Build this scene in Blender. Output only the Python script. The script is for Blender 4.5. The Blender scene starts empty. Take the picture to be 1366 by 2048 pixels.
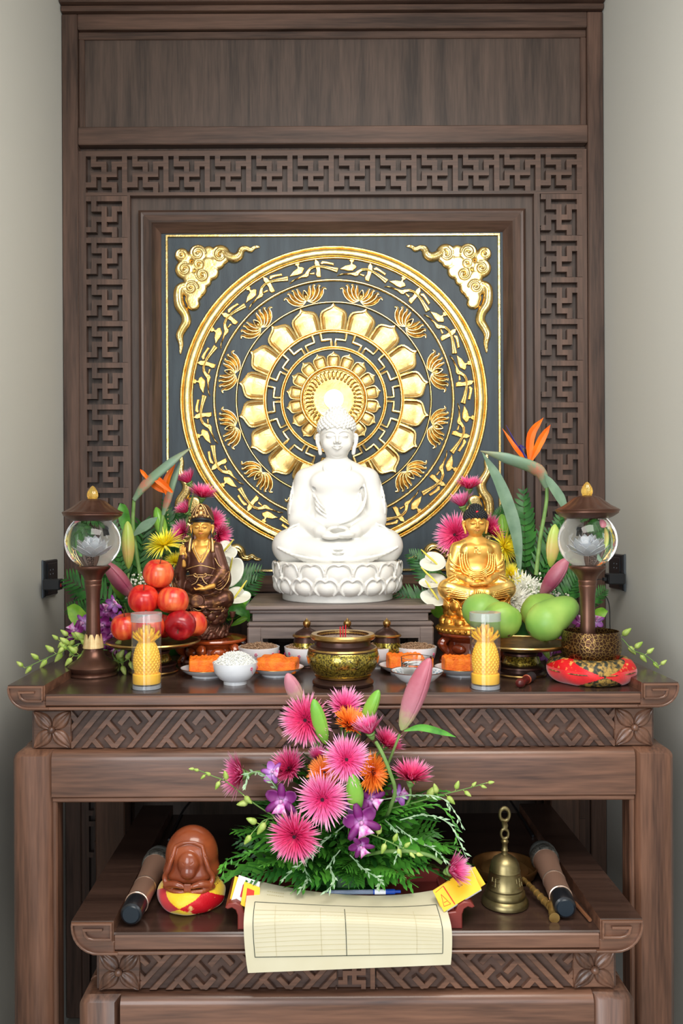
import bpy, math, random
import numpy as np
from mathutils import Vector, Matrix, Euler
random.seed(7); np.random.seed(7)
PI = math.pi
R = math.radians
# ------------------------------------------------------------------ camera
F = 1700.0; CAMX = -0.053; CAMD = 1.96; CAMH = 1.67; ROLL = 0.0047
scn = bpy.context.scene
cam = bpy.data.cameras.new('camera'); camo = bpy.data.objects.new('camera', cam)
scn.collection.objects.link(camo); scn.camera = camo
cam.sensor_fit = 'VERTICAL'; cam.sensor_height = 36.0; cam.sensor_width = 24.0
cam.lens = F / 2048 * 36.0
cam.shift_x = (683 - 640) / 2048; cam.shift_y = 16 / 2048
cam.clip_start = 0.05
_c, _s = math.cos(ROLL), math.sin(ROLL)
camo.matrix_world = Matrix(((_c, _s, 0, CAMX), (0, 0, -1, -CAMD), (-_s, _c, 0, CAMH), (0, 0, 0, 1)))
# ------------------------------------------------------------------ world, lights, exposure
w = bpy.data.worlds.new('world'); scn.world = w; w.use_nodes = True
w.node_tree.nodes['Background'].inputs[0].default_value = (0.80, 0.90, 1.0, 1)
w.node_tree.nodes['Background'].inputs[1].default_value = 0.60
def area(name, loc, target, sx, sy, power, col):
    l = bpy.data.lights.new(name, 'AREA'); l.shape = 'RECTANGLE'; l.size = sx; l.size_y = sy
    l.energy = power; l.color = col
    o = bpy.data.objects.new(name, l); scn.collection.objects.link(o)
    o.location = loc
    o.rotation_euler = (Vector(target) - Vector(loc)).to_track_quat('-Z', 'Y').to_euler()
    return o
area('ceiling_light_panel', (0.25, -1.05, 2.92), (0.05, 0.2, 1.2), 1.5, 0.9, 34, (1.0, 0.95, 0.87))
area('added_daylight_left', (-1.7, -4.0, 1.75), (0, 0.4, 1.2), 2.6, 2.4, 112, (0.93, 0.97, 1.0))  # area light added behind the camera: front daylight for the gold to reflect
area('added_daylight_right', (1.7, -4.3, 1.75), (0, 0.4, 1.2), 2.2, 2.4, 34, (0.93, 0.97, 1.0))  # dimmer added panel on the right, also there for reflections
_l = bpy.data.lights.new('niche_spotlight', 'SPOT'); _l.energy = 4.5; _l.spot_size = R(42); _l.spot_blend = 0.7
_l.color = (1.0, 0.95, 0.86); _l.shadow_soft_size = 0.04
_o = bpy.data.objects.new('niche_spotlight', _l); scn.collection.objects.link(_o)
_o.location = (0.02, -0.25, 2.88)
_o.rotation_euler = (Vector((0.0, 0.62, 1.62)) - Vector(_o.location)).to_track_quat('-Z', 'Y').to_euler()
scn.view_settings.view_transform = 'Standard'; scn.view_settings.look = 'None'
scn.view_settings.gamma = 1.0; scn.view_settings.use_curve_mapping = False
scn.view_settings.exposure = 0.25
scn.cycles.max_bounces = 10; scn.cycles.transmission_bounces = 8; scn.cycles.transparent_max_bounces = 12
scn.cycles.use_denoising = True
scn.cycles.sample_clamp_indirect = 6.0
# ------------------------------------------------------------------ projection helper: pixel (1366x2048) on the depth plane Y -> world point
def P(px, py, Y):
    d = Y + CAMD; u = (px - 640) / F * d; v = (py - 1040) / F * d
    return Vector((CAMX + u * _c - v * _s, Y, CAMH - u * _s - v * _c))
def S(Y): return F / (Y + CAMD)          # pixels per metre at depth Y
def onz(px, py, z):                       # pixel meets the horizontal plane z
    d = (CAMH - z) * F / (py - 1040 + ROLL * (px - 640))
    return P(px, py, d - CAMD)
# ------------------------------------------------------------------ materials
def srgb(r, g, b):
    f = lambda c: c / 12.92 if c <= 0.04045 else ((c + 0.055) / 1.055) ** 2.4
    return (f(r / 255), f(g / 255), f(b / 255), 1)
def mat(name, col, rough=0.5, metal=0.0, col2=None, nscale=20.0, stretch=(1, 1, 1), bump=0.0, bscale=None, trans=0.0, ior=1.45,
        sss=0.0, coat=0.0, emit=0.0, detail=3.0, lo=0.35, hi=0.65, sheen=0.0, spec=None, coords='Object'):
    m = bpy.data.materials.new(name); m.use_nodes = True
    nt = m.node_tree; b = nt.nodes['Principled BSDF']
    b.inputs['Base Color'].default_value = col
    b.inputs['Roughness'].default_value = rough; b.inputs['Metallic'].default_value = metal
    b.inputs['IOR'].default_value = ior
    b.inputs['Transmission Weight'].default_value = trans
    b.inputs['Coat Weight'].default_value = coat
    if spec is not None: b.inputs['Specular IOR Level'].default_value = spec
    if sheen: b.inputs['Sheen Weight'].default_value = sheen
    if sss:
        b.inputs['Subsurface Weight'].default_value = sss
        b.inputs['Subsurface Radius'].default_value = (1, 0.8, 0.6); b.inputs['Subsurface Scale'].default_value = 0.01
    if emit:
        b.inputs['Emission Color'].default_value = col; b.inputs['Emission Strength'].default_value = emit
    if col2 is not None or bump:
        tc = nt.nodes.new('ShaderNodeTexCoord'); mp = nt.nodes.new('ShaderNodeMapping')
        mp.inputs['Scale'].default_value = stretch
        nt.links.new(tc.outputs[coords], mp.inputs[0])
        n = nt.nodes.new('ShaderNodeTexNoise'); n.inputs['Scale'].default_value = nscale; n.inputs['Detail'].default_value = detail
        nt.links.new(mp.outputs[0], n.inputs['Vector'])
        if col2 is not None:
            r = nt.nodes.new('ShaderNodeValToRGB'); r.color_ramp.elements[0].color = col; r.color_ramp.elements[1].color = col2
            r.color_ramp.elements[0].position = lo; r.color_ramp.elements[1].position = hi
            nt.links.new(n.outputs[0], r.inputs[0]); nt.links.new(r.outputs[0], b.inputs['Base Color'])
        if bump:
            n2 = n
            if bscale:
                n2 = nt.nodes.new('ShaderNodeTexNoise'); n2.inputs['Scale'].default_value = bscale; n2.inputs['Detail'].default_value = 3
                nt.links.new(mp.outputs[0], n2.inputs['Vector'])
            bp = nt.nodes.new('ShaderNodeBump'); bp.inputs['Strength'].default_value = bump; bp.inputs['Distance'].default_value = 0.002
            nt.links.new(n2.outputs[0], bp.inputs['Height']); nt.links.new(bp.outputs[0], b.inputs['Normal'])
    return m
def wood(name, a, bcol, axis='z', rough=0.42, scale=1.0, bump=0.25, off=0.0, coat=0.0):
    m = bpy.data.materials.new(name); m.use_nodes = True
    nt = m.node_tree; b = nt.nodes['Principled BSDF']; b.inputs['Roughness'].default_value = rough; b.inputs['Coat Weight'].default_value = coat; b.inputs['Coat Roughness'].default_value = .16
    tc = nt.nodes.new('ShaderNodeTexCoord'); mp = nt.nodes.new('ShaderNodeMapping')
    st = {'x': (1.4, 22, 22), 'y': (22, 1.4, 22), 'z': (22, 22, 1.4)}[axis]
    mp.inputs['Scale'].default_value = [q * scale for q in st]; mp.inputs['Location'].default_value = (off, off, off)
    nt.links.new(tc.outputs['Object'], mp.inputs[0])
    n = nt.nodes.new('ShaderNodeTexNoise'); n.inputs['Scale'].default_value = 1.0; n.inputs['Detail'].default_value = 5
    n.inputs['Distortion'].default_value = 0.6
    n2 = nt.nodes.new('ShaderNodeTexNoise'); n2.inputs['Scale'].default_value = 7.0; n2.inputs['Detail'].default_value = 2
    nt.links.new(mp.outputs[0], n.inputs['Vector']); nt.links.new(mp.outputs[0], n2.inputs['Vector'])
    mx = nt.nodes.new('ShaderNodeMath'); mx.operation = 'MULTIPLY_ADD'; mx.inputs[1].default_value = 0.45
    nt.links.new(n2.outputs[0], mx.inputs[0]); nt.links.new(n.outputs[0], mx.inputs[2])
    r = nt.nodes.new('ShaderNodeValToRGB'); e = r.color_ramp.elements
    e[0].position = 0.48; e[0].color = a; e[1].position = 0.98; e[1].color = bcol
    nt.links.new(mx.outputs[0], r.inputs[0]); nt.links.new(r.outputs[0], b.inputs['Base Color'])
    bp = nt.nodes.new('ShaderNodeBump'); bp.inputs['Strength'].default_value = bump; bp.inputs['Distance'].default_value = 0.001
    nt.links.new(mx.outputs[0], bp.inputs['Height']); nt.links.new(bp.outputs[0], b.inputs['Normal'])
    return m
# ------------------------------------------------------------------ mesh builder
class MB:
    def __init__(s): s.v = []; s.f = []; s.m = []
    def add(s, vs, fs, mi=0, M=None):
        o = len(s.v)
        if M is not None: vs = [tuple(M @ Vector(p)) for p in vs]
        s.v.extend([tuple(map(float, p)) for p in vs]); s.f.extend([tuple(i + o for i in f) for f in fs]); s.m.extend([mi] * len(fs))
        return s
def link(name, me, parent=None):
    o = bpy.data.objects.new(name, me); scn.collection.objects.link(o)
    if parent is not None: o.parent = parent
    return o
def mesh(mb, mats, sharp=35):
    me = bpy.data.meshes.new('m'); me.from_pydata(mb.v, [], mb.f)
    for m in (mats if isinstance(mats, (list, tuple)) else [mats]): me.materials.append(m)
    if len(set(mb.m)) > 1: me.polygons.foreach_set('material_index', mb.m)
    me.polygons.foreach_set('use_smooth', [True] * len(mb.f))
    if sharp: me.set_sharp_from_angle(angle=R(sharp))
    me.update(); return me
def part(name, mb, mats, parent=None, sharp=35, label=None, kind=None, loc=None, rot=None):
    o = link(name, mesh(mb, mats, sharp), parent)
    if label: o['label'] = label
    if kind: o['kind'] = kind
    if loc is not None: o.location = loc
    if rot is not None: o.rotation_euler = rot
    return o
def thing(name, label, cat, loc=(0, 0, 0), rot=(0, 0, 0), group=None):
    o = bpy.data.objects.new(name, None); scn.collection.objects.link(o); o.empty_display_size = 0.02
    o.location = loc; o.rotation_euler = rot; o['label'] = label; o['category'] = cat
    if group: o['group'] = group
    return o
def tag(o, label, cat, group=None):
    o['label'] = label; o['category'] = cat
    if group: o['group'] = group
    return o
KIDS = {}
def dup(root, loc=None, rot=None, label=None, scale=None, name=None):
    c = root.copy(); scn.collection.objects.link(c)
    if loc is not None: c.location = loc
    if rot is not None: c.rotation_euler = rot
    if scale is not None: c.scale = scale if hasattr(scale, '__len__') else (scale,) * 3
    if label: c['label'] = label
    for ch in list(root.children):
        d = ch.copy(); scn.collection.objects.link(d); d.parent = c
        for g in list(ch.children):
            e = g.copy(); scn.collection.objects.link(e); e.parent = d
    return c
def rep(o, parent=None):                # linked copy of a single part
    c = o.copy(); scn.collection.objects.link(c)
    if parent is not None: c.parent = parent
    return c
# ------------------------------------------------------------------ primitives
def box(x0, x1, y0, y1, z0, z1, b=0.0, mb=None, mi=0, M=None):
    mb = mb or MB()
    if b <= 0:
        vs = [(x, y, z) for x in (x0, x1) for y in (y0, y1) for z in (z0, z1)]
        fs = [(0, 1, 3, 2), (4, 6, 7, 5), (0, 4, 5, 1), (2, 3, 7, 6), (0, 2, 6, 4), (1, 5, 7, 3)]
        return mb.add(vs, fs, mi, M)
    b = min(b, abs(x1 - x0) * .45, abs(y1 - y0) * .45, abs(z1 - z0) * .45)
    lo = (x0, y0, z0); hi = (x1, y1, z1); vs = []; idx = {}
    for sx in (0, 1):
        for sy in (0, 1):
            for sz in (0, 1):
                s = (sx, sy, sz)
                for ax in range(3):
                    p = []
                    for q in range(3):
                        c = hi[q] if s[q] else lo[q]
                        if q != ax: c += -b if s[q] else b
                        p.append(c)
                    idx[(s, ax)] = len(vs); vs.append(tuple(p))
    fs = []
    def flip(f, n):
        a, bb, c = (Vector(vs[f[0]]), Vector(vs[f[1]]), Vector(vs[f[2]]))
        return f if (bb - a).cross(c - a).dot(Vector(n)) > 0 else tuple(reversed(f))
    for ax in range(3):
        u, v = [q for q in range(3) if q != ax]
        for s in (0, 1):
            ring = []
            for (a, c) in ((0, 0), (1, 0), (1, 1), (0, 1)):
                t = [0, 0, 0]; t[ax] = s; t[u] = a; t[v] = c; ring.append(idx[(tuple(t), ax)])
            n = [0, 0, 0]; n[ax] = 1 if s else -1; fs.append(flip(tuple(ring), n))
        for a in (0, 1):
            for c in (0, 1):
                t0 = [0, 0, 0]; t0[u] = a; t0[v] = c; t1 = list(t0); t1[ax] = 1; t0, t1 = tuple(t0), tuple(t1)
                n = [0, 0, 0]; n[u] = 1 if a else -1; n[v] = 1 if c else -1
                fs.append(flip((idx[(t0, u)], idx[(t1, u)], idx[(t1, v)], idx[(t0, v)]), n))
    for sx in (0, 1):
        for sy in (0, 1):
            for sz in (0, 1):
                s = (sx, sy, sz); fs.append(flip(tuple(idx[(s, a)] for a in range(3)), [1 if q else -1 for q in s]))
    return mb.add(vs, fs, mi, M)
def lathe(prof, n=32, mb=None, mi=0, M=None, wob=None, closed=False):
    mb = mb or MB(); vs = []; fs = []
    for j, (r, z) in enumerate(prof):
        for i in range(n):
            a = 2 * PI * i / n; rr = r * (wob(a, j) if wob else 1)
            vs.append((rr * math.cos(a), rr * math.sin(a), z))
    m = len(prof)
    for j in range(m - 1 + (1 if closed else 0)):
        k = (j + 1) % m
        for i in range(n):
            i2 = (i + 1) % n
            fs.append((j * n + i, j * n + i2, k * n + i2, k * n + i))
    if not closed:
        if prof[0][0] > 1e-5: fs.append(tuple(reversed(range(n))))
        if prof[-1][0] > 1e-5: fs.append(tuple((m - 1) * n + i for i in range(n)))
    return mb.add(vs, fs, mi, M)
def catmull(pts, k=6):
    p = [Vector(q) for q in pts]; p = [p[0] * 2 - p[1]] + p + [p[-1] * 2 - p[-2]]; out = []
    for i in range(1, len(p) - 2):
        for j in range(k):
            t = j / k
            out.append(0.5 * ((2 * p[i]) + (p[i + 1] - p[i - 1]) * t + (2 * p[i - 1] - 5 * p[i] + 4 * p[i + 1] - p[i + 2]) * t * t
                              + (3 * p[i] - 3 * p[i + 1] + p[i + 2] - p[i - 1]) * t ** 3))
    out.append(p[-2]); return out
def lerpl(vals, t):
    x = t * (len(vals) - 1); i = min(int(x), len(vals) - 2); f = x - i
    return vals[i] * (1 - f) + vals[i + 1] * f
def tube(pts, rad, n=8, mb=None, mi=0, M=None, flat=None, closed=False, up=None):
    """tube along pts; rad a number or list; flat = squash factor along the second frame axis"""
    mb = mb or MB(); pts = [Vector(p) for p in pts]; N = len(pts)
    rad = [lerpl(rad, i / (N - 1)) for i in range(N)] if hasattr(rad, '__len__') else [rad] * N
    vs = []; nrm = None
    for i, p in enumerate(pts):
        if closed: t = pts[(i + 1) % N] - pts[i - 1]
        else: t = pts[min(i + 1, N - 1)] - pts[max(i - 1, 0)]
        t.normalize() if t.length > 0 else None
        if up is not None:
            nrm = Vector(up); nrm = (nrm - t * nrm.dot(t)).normalized()
        elif nrm is None:
            nrm = t.orthogonal().normalized()
        else:
            nrm = (nrm - t * nrm.dot(t)); nrm = nrm.normalized() if nrm.length > 1e-6 else t.orthogonal().normalized()
        bn = t.cross(nrm)
        for j in range(n):
            a = 2 * PI * j / n
            vs.append(p + (nrm * math.cos(a) * (flat or 1) + bn * math.sin(a)) * rad[i])
    fs = []
    for i in range(N - (0 if closed else 1)):
        k = (i + 1) % N
        for j in range(n):
            j2 = (j + 1) % n
            fs.append((i * n + j, i * n + j2, k * n + j2, k * n + j))
    if not closed:
        fs.append(tuple(reversed(range(n)))); fs.append(tuple((N - 1) * n + j for j in range(n)))
    return mb.add(vs, fs, mi, M)
def sphere(c, r, n=12, m=8, mb=None, mi=0, M=None):
    r = r if hasattr(r, '__len__') else (r, r, r); mb = mb or MB(); vs = [(c[0], c[1], c[2] - r[2])]; fs = []
    for j in range(1, m):
        ph = PI * j / m
        for i in range(n):
            a = 2 * PI * i / n
            vs.append((c[0] + r[0] * math.sin(ph) * math.cos(a), c[1] + r[1] * math.sin(ph) * math.sin(a), c[2] - r[2] * math.cos(ph)))
    vs.append((c[0], c[1], c[2] + r[2])); L = len(vs) - 1
    for i in range(n):
        i2 = (i + 1) % n
        fs.append((0, 1 + i2, 1 + i)); fs.append((L, 1 + (m - 2) * n + i, 1 + (m - 2) * n + i2))
        for j in range(m - 2):
            fs.append((1 + j * n + i, 1 + j * n + i2, 1 + (j + 1) * n + i2, 1 + (j + 1) * n + i))
    return mb.add(vs, fs, mi, M)
def prism(poly, y0, y1, ch=0.0, mb=None, mi=0, M=None, plane='xz'):
    """2-D polygon (x,z) extruded from y0 (front, towards the viewer) back to y1; ch = chamfer on the front edge"""
    mb = mb or MB(); n = len(poly)
    ar = sum(poly[i][0] * poly[(i + 1) % n][1] - poly[(i + 1) % n][0] * poly[i][1] for i in range(n))
    if ar < 0: poly = list(reversed(poly))
    inner = poly
    if ch > 0:
        inner = []
        for i in range(n):
            a, b, c = Vector(poly[i - 1]), Vector(poly[i]), Vector(poly[(i + 1) % n])
            d1 = (b - a).normalized(); d2 = (c - b).normalized()
            n1 = Vector((-d1.y, d1.x)); n2 = Vector((-d2.y, d2.x)); q = n1 + n2
            q = q / max(0.35, q.length_squared) * 2 * 0.5 if q.length > 1e-6 else n1
            k = q * 2 * ch
            if k.length > 2.2 * ch: k = k.normalized() * 2.2 * ch
            inner.append((b.x + k.x, b.y + k.y))
    vs = [(p[0], y0, p[1]) for p in inner] + [(p[0], y0 + ch, p[1]) for p in poly] + [(p[0], y1, p[1]) for p in poly]
    fs = [tuple(range(n)), tuple(reversed([2 * n + i for i in range(n)]))]
    for i in range(n):
        j = (i + 1) % n
        if ch > 0: fs.append((i, n + i, n + j, j))
        fs.append((n + i, 2 * n + i, 2 * n + j, n + j))
    if plane == 'xy': vs = [(p[0], -p[2] if False else p[2], -p[1]) for p in vs]
    return mb.add(vs, fs, mi, M)
def grid(fn, nu, nv, mb=None, mi=0, M=None, thick=0.0, wrap=False):
    """surface fn(u,v)->point, u,v in 0..1; thick gives it a back"""
    mb = mb or MB(); A = [[Vector(fn(i / nu, j / nv)) for j in range(nv + 1)] for i in range(nu + 1)]
    W = nv + 1; vs = [p for r in A for p in r]
    fs = [(i * W + j, (i + 1) * W + j, (i + 1) * W + j + 1, i * W + j + 1) for i in range(nu) for j in range(nv)]
    if thick:
        N = len(vs); nr = []
        for i in range(nu + 1):
            for j in range(nv + 1):
                du = A[min(i + 1, nu)][j] - A[max(i - 1, 0)][j]; dv = A[i][min(j + 1, nv)] - A[i][max(j - 1, 0)]
                q = du.cross(dv); nr.append(q.normalized() if q.length > 1e-12 else Vector((0, 0, 1)))
        vs = vs + [vs[i] - nr[i] * thick for i in range(N)]
        fs = fs + [tuple(reversed([k + N for k in f])) for f in fs]
        bd = [i * W for i in range(nu + 1)] + [nu * W + j for j in range(1, W)] + [i * W + nv for i in range(nu - 1, -1, -1)] + [j for j in range(nv - 1, 0, -1)]
        for a in range(len(bd)):
            b2 = bd[(a + 1) % len(bd)]; fs.append((b2, bd[a], bd[a] + N, b2 + N))
    return mb.add(vs, fs, mi, M)
def strip(poly, w, y0, y1, ch=0.0, mb=None, mi=0, M=None, closed=False):
    """raised band of width w following a 2-D polyline with mitred corners"""
    mb = mb or MB(); p = [Vector(q) for q in poly]; n = len(p); L = []; Rr = []
    for i in range(n):
        if closed: d1 = (p[i] - p[i - 1]).normalized(); d2 = (p[(i + 1) % n] - p[i]).normalized()
        else:
            d1 = (p[i] - p[i - 1]).normalized() if i > 0 else (p[1] - p[0]).normalized()
            d2 = (p[i + 1] - p[i]).normalized() if i < n - 1 else d1
        nn = Vector((-d1.y, d1.x)) + Vector((-d2.y, d2.x)); nn = nn.normalized()
        k = w / 2 / max(0.4, nn.dot(Vector((-d2.y, d2.x))))
        L.append(p[i] + nn * k); Rr.append(p[i] - nn * k)
    c = min(ch, w * .45)
    vs = []
    for i in range(n):
        q = (L[i] - Rr[i]).normalized() * c
        vs += [(L[i].x, y1, L[i].y), (L[i].x, y0 + c, L[i].y), (L[i].x - q.x, y0, L[i].y - q.y),
               (Rr[i].x + q.x, y0, Rr[i].y + q.y), (Rr[i].x, y0 + c, Rr[i].y), (Rr[i].x, y1, Rr[i].y)]
    fs = []
    for i in range(n - (0 if closed else 1)):
        j = (i + 1) % n
        for k in range(5): fs.append((i * 6 + k, j * 6 + k, j * 6 + k + 1, i * 6 + k + 1))
    if not closed: fs.append(tuple(reversed(range(6)))); fs.append(tuple((n - 1) * 6 + k for k in range(6)))
    return mb.add(vs, fs, mi, M)
def aim(d, up=(0, 0, 1)):                # rotation that turns local +Z towards d
    return Vector(d).to_track_quat('Z', 'Y')
# ------------------------------------------------------------------ signed distance modelling, polygonised with surface nets
class SD:
    def __init__(s, lo, hi, h):
        s.lo = np.array(lo, np.float32); s.h = h
        s.n = [int((hi[i] - lo[i]) / h) + 2 for i in range(3)]
        s.ax = [np.float32(lo[i]) + np.arange(s.n[i], dtype=np.float32) * np.float32(h) for i in range(3)]
        s.d = np.full(s.n, 50.0, np.float32)
    def op(s, fn, lo, hi, k=0.0, mode='u'):
        pad = k + 3 * s.h; sl = []
        for i in range(3):
            a = int(max(0, math.floor((lo[i] - pad - s.lo[i]) / s.h))); b = int(min(s.n[i], math.ceil((hi[i] + pad - s.lo[i]) / s.h) + 1))
            if b <= a: return s
            sl.append(slice(a, b))
        X = s.ax[0][sl[0]][:, None, None]; Y = s.ax[1][sl[1]][None, :, None]; Z = s.ax[2][sl[2]][None, None, :]
        f = fn(X, Y, Z).astype(np.float32); sl = tuple(sl); a = s.d[sl]
        if mode == 's': f = -f
        if mode in ('s', 'i'):
            r = np.maximum(a, f)
            if k > 0: hh = np.maximum(k - np.abs(a - f), 0) / k; r = r + hh * hh * k * .25
        else:
            r = np.minimum(a, f)
            if k > 0: hh = np.maximum(k - np.abs(a - f), 0) / k; r = r - hh * hh * k * .25
        s.d[sl] = r; return s
    def ell(s, c, r, k=0.0, mode='u', rot=None):
        r = r if hasattr(r, '__len__') else (r, r, r); m = max(r) if rot is not None else None
        Rm = np.array(Euler(rot).to_matrix().transposed()) if rot is not None else None
        def fn(X, Y, Z):
            x, y, z = X - c[0], Y - c[1], Z - c[2]
            if Rm is not None:
                x, y, z = (Rm[0, 0] * x + Rm[0, 1] * y + Rm[0, 2] * z, Rm[1, 0] * x + Rm[1, 1] * y + Rm[1, 2] * z, Rm[2, 0] * x + Rm[2, 1] * y + Rm[2, 2] * z)
            k0 = np.sqrt((x / r[0]) ** 2 + (y / r[1]) ** 2 + (z / r[2]) ** 2)
            k1 = np.sqrt((x / r[0] ** 2) ** 2 + (y / r[1] ** 2) ** 2 + (z / r[2] ** 2) ** 2)
            return k0 * (k0 - 1) / np.maximum(k1, 1e-6)
        e = (m, m, m) if m else r
        return s.op(fn, [c[i] - e[i] for i in range(3)], [c[i] + e[i] for i in range(3)], k, mode)
    def cap(s, a, b, ra, rb=None, k=0.0, mode='u', sq=None):
        rb = ra if rb is None else rb; q = [b[i] - a[i] for i in range(3)]; L = max(1e-9, sum(t * t for t in q))
        def fn(X, Y, Z):
            x, y, z = X - a[0], Y - a[1], Z - a[2]
            t = np.clip((x * q[0] + y * q[1] + z * q[2]) / L, 0, 1)
            return np.sqrt((x - t * q[0]) ** 2 + (y - t * q[1]) ** 2 + (z - t * q[2]) ** 2) - (ra + (rb - ra) * t)
        m = max(ra, rb)
        return s.op(fn, [min(a[i], b[i]) - m for i in range(3)], [max(a[i], b[i]) + m for i in range(3)], k, mode)
    def path(s, pts, rad, k=0.0, mode='u', sm=0):
        if sm: pts = [tuple(q) for q in catmull(pts, sm)]
        n = len(pts)
        rr = [lerpl(rad, i / (n - 1)) for i in range(n)] if hasattr(rad, '__len__') else [rad] * n
        for i in range(n - 1): s.cap(pts[i], pts[i + 1], rr[i], rr[i + 1], k, mode)
        return s
    def box(s, c, r, k=0.0, mode='u', rd=0.0):
        def fn(X, Y, Z):
            x, y, z = np.abs(X - c[0]) - r[0] + rd, np.abs(Y - c[1]) - r[1] + rd, np.abs(Z - c[2]) - r[2] + rd
            return np.sqrt(np.maximum(x, 0) ** 2 + np.maximum(y, 0) ** 2 + np.maximum(z, 0) ** 2) + np.minimum(np.maximum(x, np.maximum(y, z)), 0) - rd
        return s.op(fn, [c[i] - r[i] for i in range(3)], [c[i] + r[i] for i in range(3)], k, mode)
    def mesh(s, sc=1.0, off=(0, 0, 0), mb=None, matfn=None):
        d = s.d; h = s.h; ins = d < 0
        cs = np.zeros([q - 1 for q in s.n], np.int8); C = [(i, j, k) for i in (0, 1) for j in (0, 1) for k in (0, 1)]
        nx, ny, nz = s.n
        for (i, j, k) in C: cs += ins[i:nx - 1 + i, j:ny - 1 + j, k:nz - 1 + k]
        act = (cs > 0) & (cs < 8); ids = np.full(act.shape, -1, np.int64); I, J, K = np.nonzero(act); ids[act] = np.arange(len(I))
        acc = np.zeros((len(I), 3)); cnt = np.zeros(len(I))
        for a in C:
            for q in range(3):
                if a[q]: continue
                b = list(a); b[q] = 1
                da = d[I + a[0], J + a[1], K + a[2]]; db = d[I + b[0], J + b[1], K + b[2]]; m = (da < 0) != (db < 0)
                t = np.where(m, da / np.where(m, da - db, 1), 0)
                for w_ in range(3): acc[:, w_] += np.where(m, a[w_] + (t if w_ == q else 0), 0)
                cnt += m
        pos = (acc / cnt[:, None] + np.stack([I, J, K], 1)) * h + s.lo
        fs = []
        for q in range(3):
            u, v = (q + 1) % 3, (q + 2) % 3
            A = [slice(None)] * 3; B = [slice(None)] * 3; A[q] = slice(0, s.n[q] - 1); B[q] = slice(1, s.n[q])
            for L_ in (A, B): L_[u] = slice(1, s.n[u] - 1); L_[v] = slice(1, s.n[v] - 1)
            sa = ins[tuple(A)]; sb = ins[tuple(B)]; ch = sa != sb; X = list(np.nonzero(ch)); sg = sa[ch]
            X[u] = X[u] + 1; X[v] = X[v] + 1
            def g(du, dv):
                Y_ = list(X); Y_[u] = X[u] + du; Y_[v] = X[v] + dv; return ids[tuple(Y_)]
            Q = np.stack([g(-1, -1), g(0, -1), g(0, 0), g(-1, 0)], 1); Q[~sg] = Q[~sg][:, ::-1]; fs.append(Q)
        Fq = np.concatenate(fs); Fq = Fq[(Fq >= 0).all(1)]
        mi = None
        if matfn is not None: mi = matfn(pos[Fq].mean(1))
        mb = mb or MB(); o = len(mb.v)
        mb.v.extend(map(tuple, (pos * sc + np.array(off)).tolist())); mb.f.extend(map(tuple, (Fq + o).tolist()))
        mb.m.extend([0] * len(Fq) if mi is None else [int(q) for q in mi]); return mb
# ================================================================== materials used across the scene
wd = (srgb(60, 38, 29), srgb(132, 92, 71)); wp = (srgb(48, 34, 28), srgb(98, 73, 61)); wt = (srgb(46, 32, 27), srgb(78, 57, 48))
W_PZ = wood('panel_wood_vertical', *wp, 'z'); W_PX = wood('panel_wood_horizontal', *wp, 'x'); W_PB = wood('panel_wood_field', srgb(45, 35, 30), srgb(84, 67, 58), 'z', 0.5, 1.2)
W_X = wood('table_wood_horizontal', *wd, 'x', 0.36, coat=.35); W_Z = wood('table_wood_vertical', *wd, 'z', 0.38, off=3, coat=.2); W_TOP = wood('tabletop_wood', *wt, 'x', 0.22, 0.7, 0.08)
W_GR = wood('carving_ground_wood', srgb(60, 42, 35), srgb(98, 72, 60), 'x', 0.55); W_MID = wood('box_stand_wood', srgb(78, 66, 62), srgb(134, 118, 110), 'x', 0.45)
PLASTER = mat('wall_plaster', srgb(190, 189, 182), 0.9, bump=0.05, nscale=60)
GOLD = mat('gold_leaf', srgb(240, 214, 152), 0.27, 1.0, col2=srgb(228, 192, 118), nscale=34, bump=0.35, bscale=130)
GOLDD = mat('gold_leaf_deep', srgb(238, 202, 126), 0.3, 1.0, col2=srgb(212, 166, 88), nscale=60, bump=0.4, bscale=160)
GOLDP = mat('gold_leaf_petal', srgb(230, 198, 132), 0.34, 1.0, col2=srgb(204, 166, 98), nscale=22, bump=0.6, bscale=60)
GOLD3 = mat('gold_leaf_recess', srgb(176, 124, 52), 0.34, 1.0, col2=srgb(126, 82, 30), nscale=50, bump=0.4, bscale=160)
BOARD = mat('charcoal_lacquer_board', srgb(44, 54, 62), 0.5, col2=srgb(56, 68, 76), nscale=6, stretch=(6, 1, .6), bump=0.2, bscale=90)
# ================================================================== room
def struct(name, mb, m): o = part(name, mb, m); o['kind'] = 'structure'; return o
XL, XR, YP = -0.905, 0.896, 0.86
struct('floor', box(-2.4, 2.4, -4.6, 1.1, -0.06, 0, 0), mat('floor_tile', srgb(150, 142, 130), 0.35, col2=srgb(160, 152, 140), nscale=3))
struct('wall_back', box(-2.4, 2.4, 0.93, 1.05, 0, 3.75), PLASTER)
struct('wall_left', box(XL - 0.12, XL, -1.5, 0.93, 0, 3.75), PLASTER)
struct('wall_right', box(XR, XR + 0.12, -1.5, 0.93, 0, 3.75), PLASTER)
struct('ceiling', box(-2.4, 2.4, -1.5, 1.05, 3.75, 3.85), mat('ceiling_paint', srgb(226, 224, 218), 0.9, bump=0.03, nscale=40))
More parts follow.
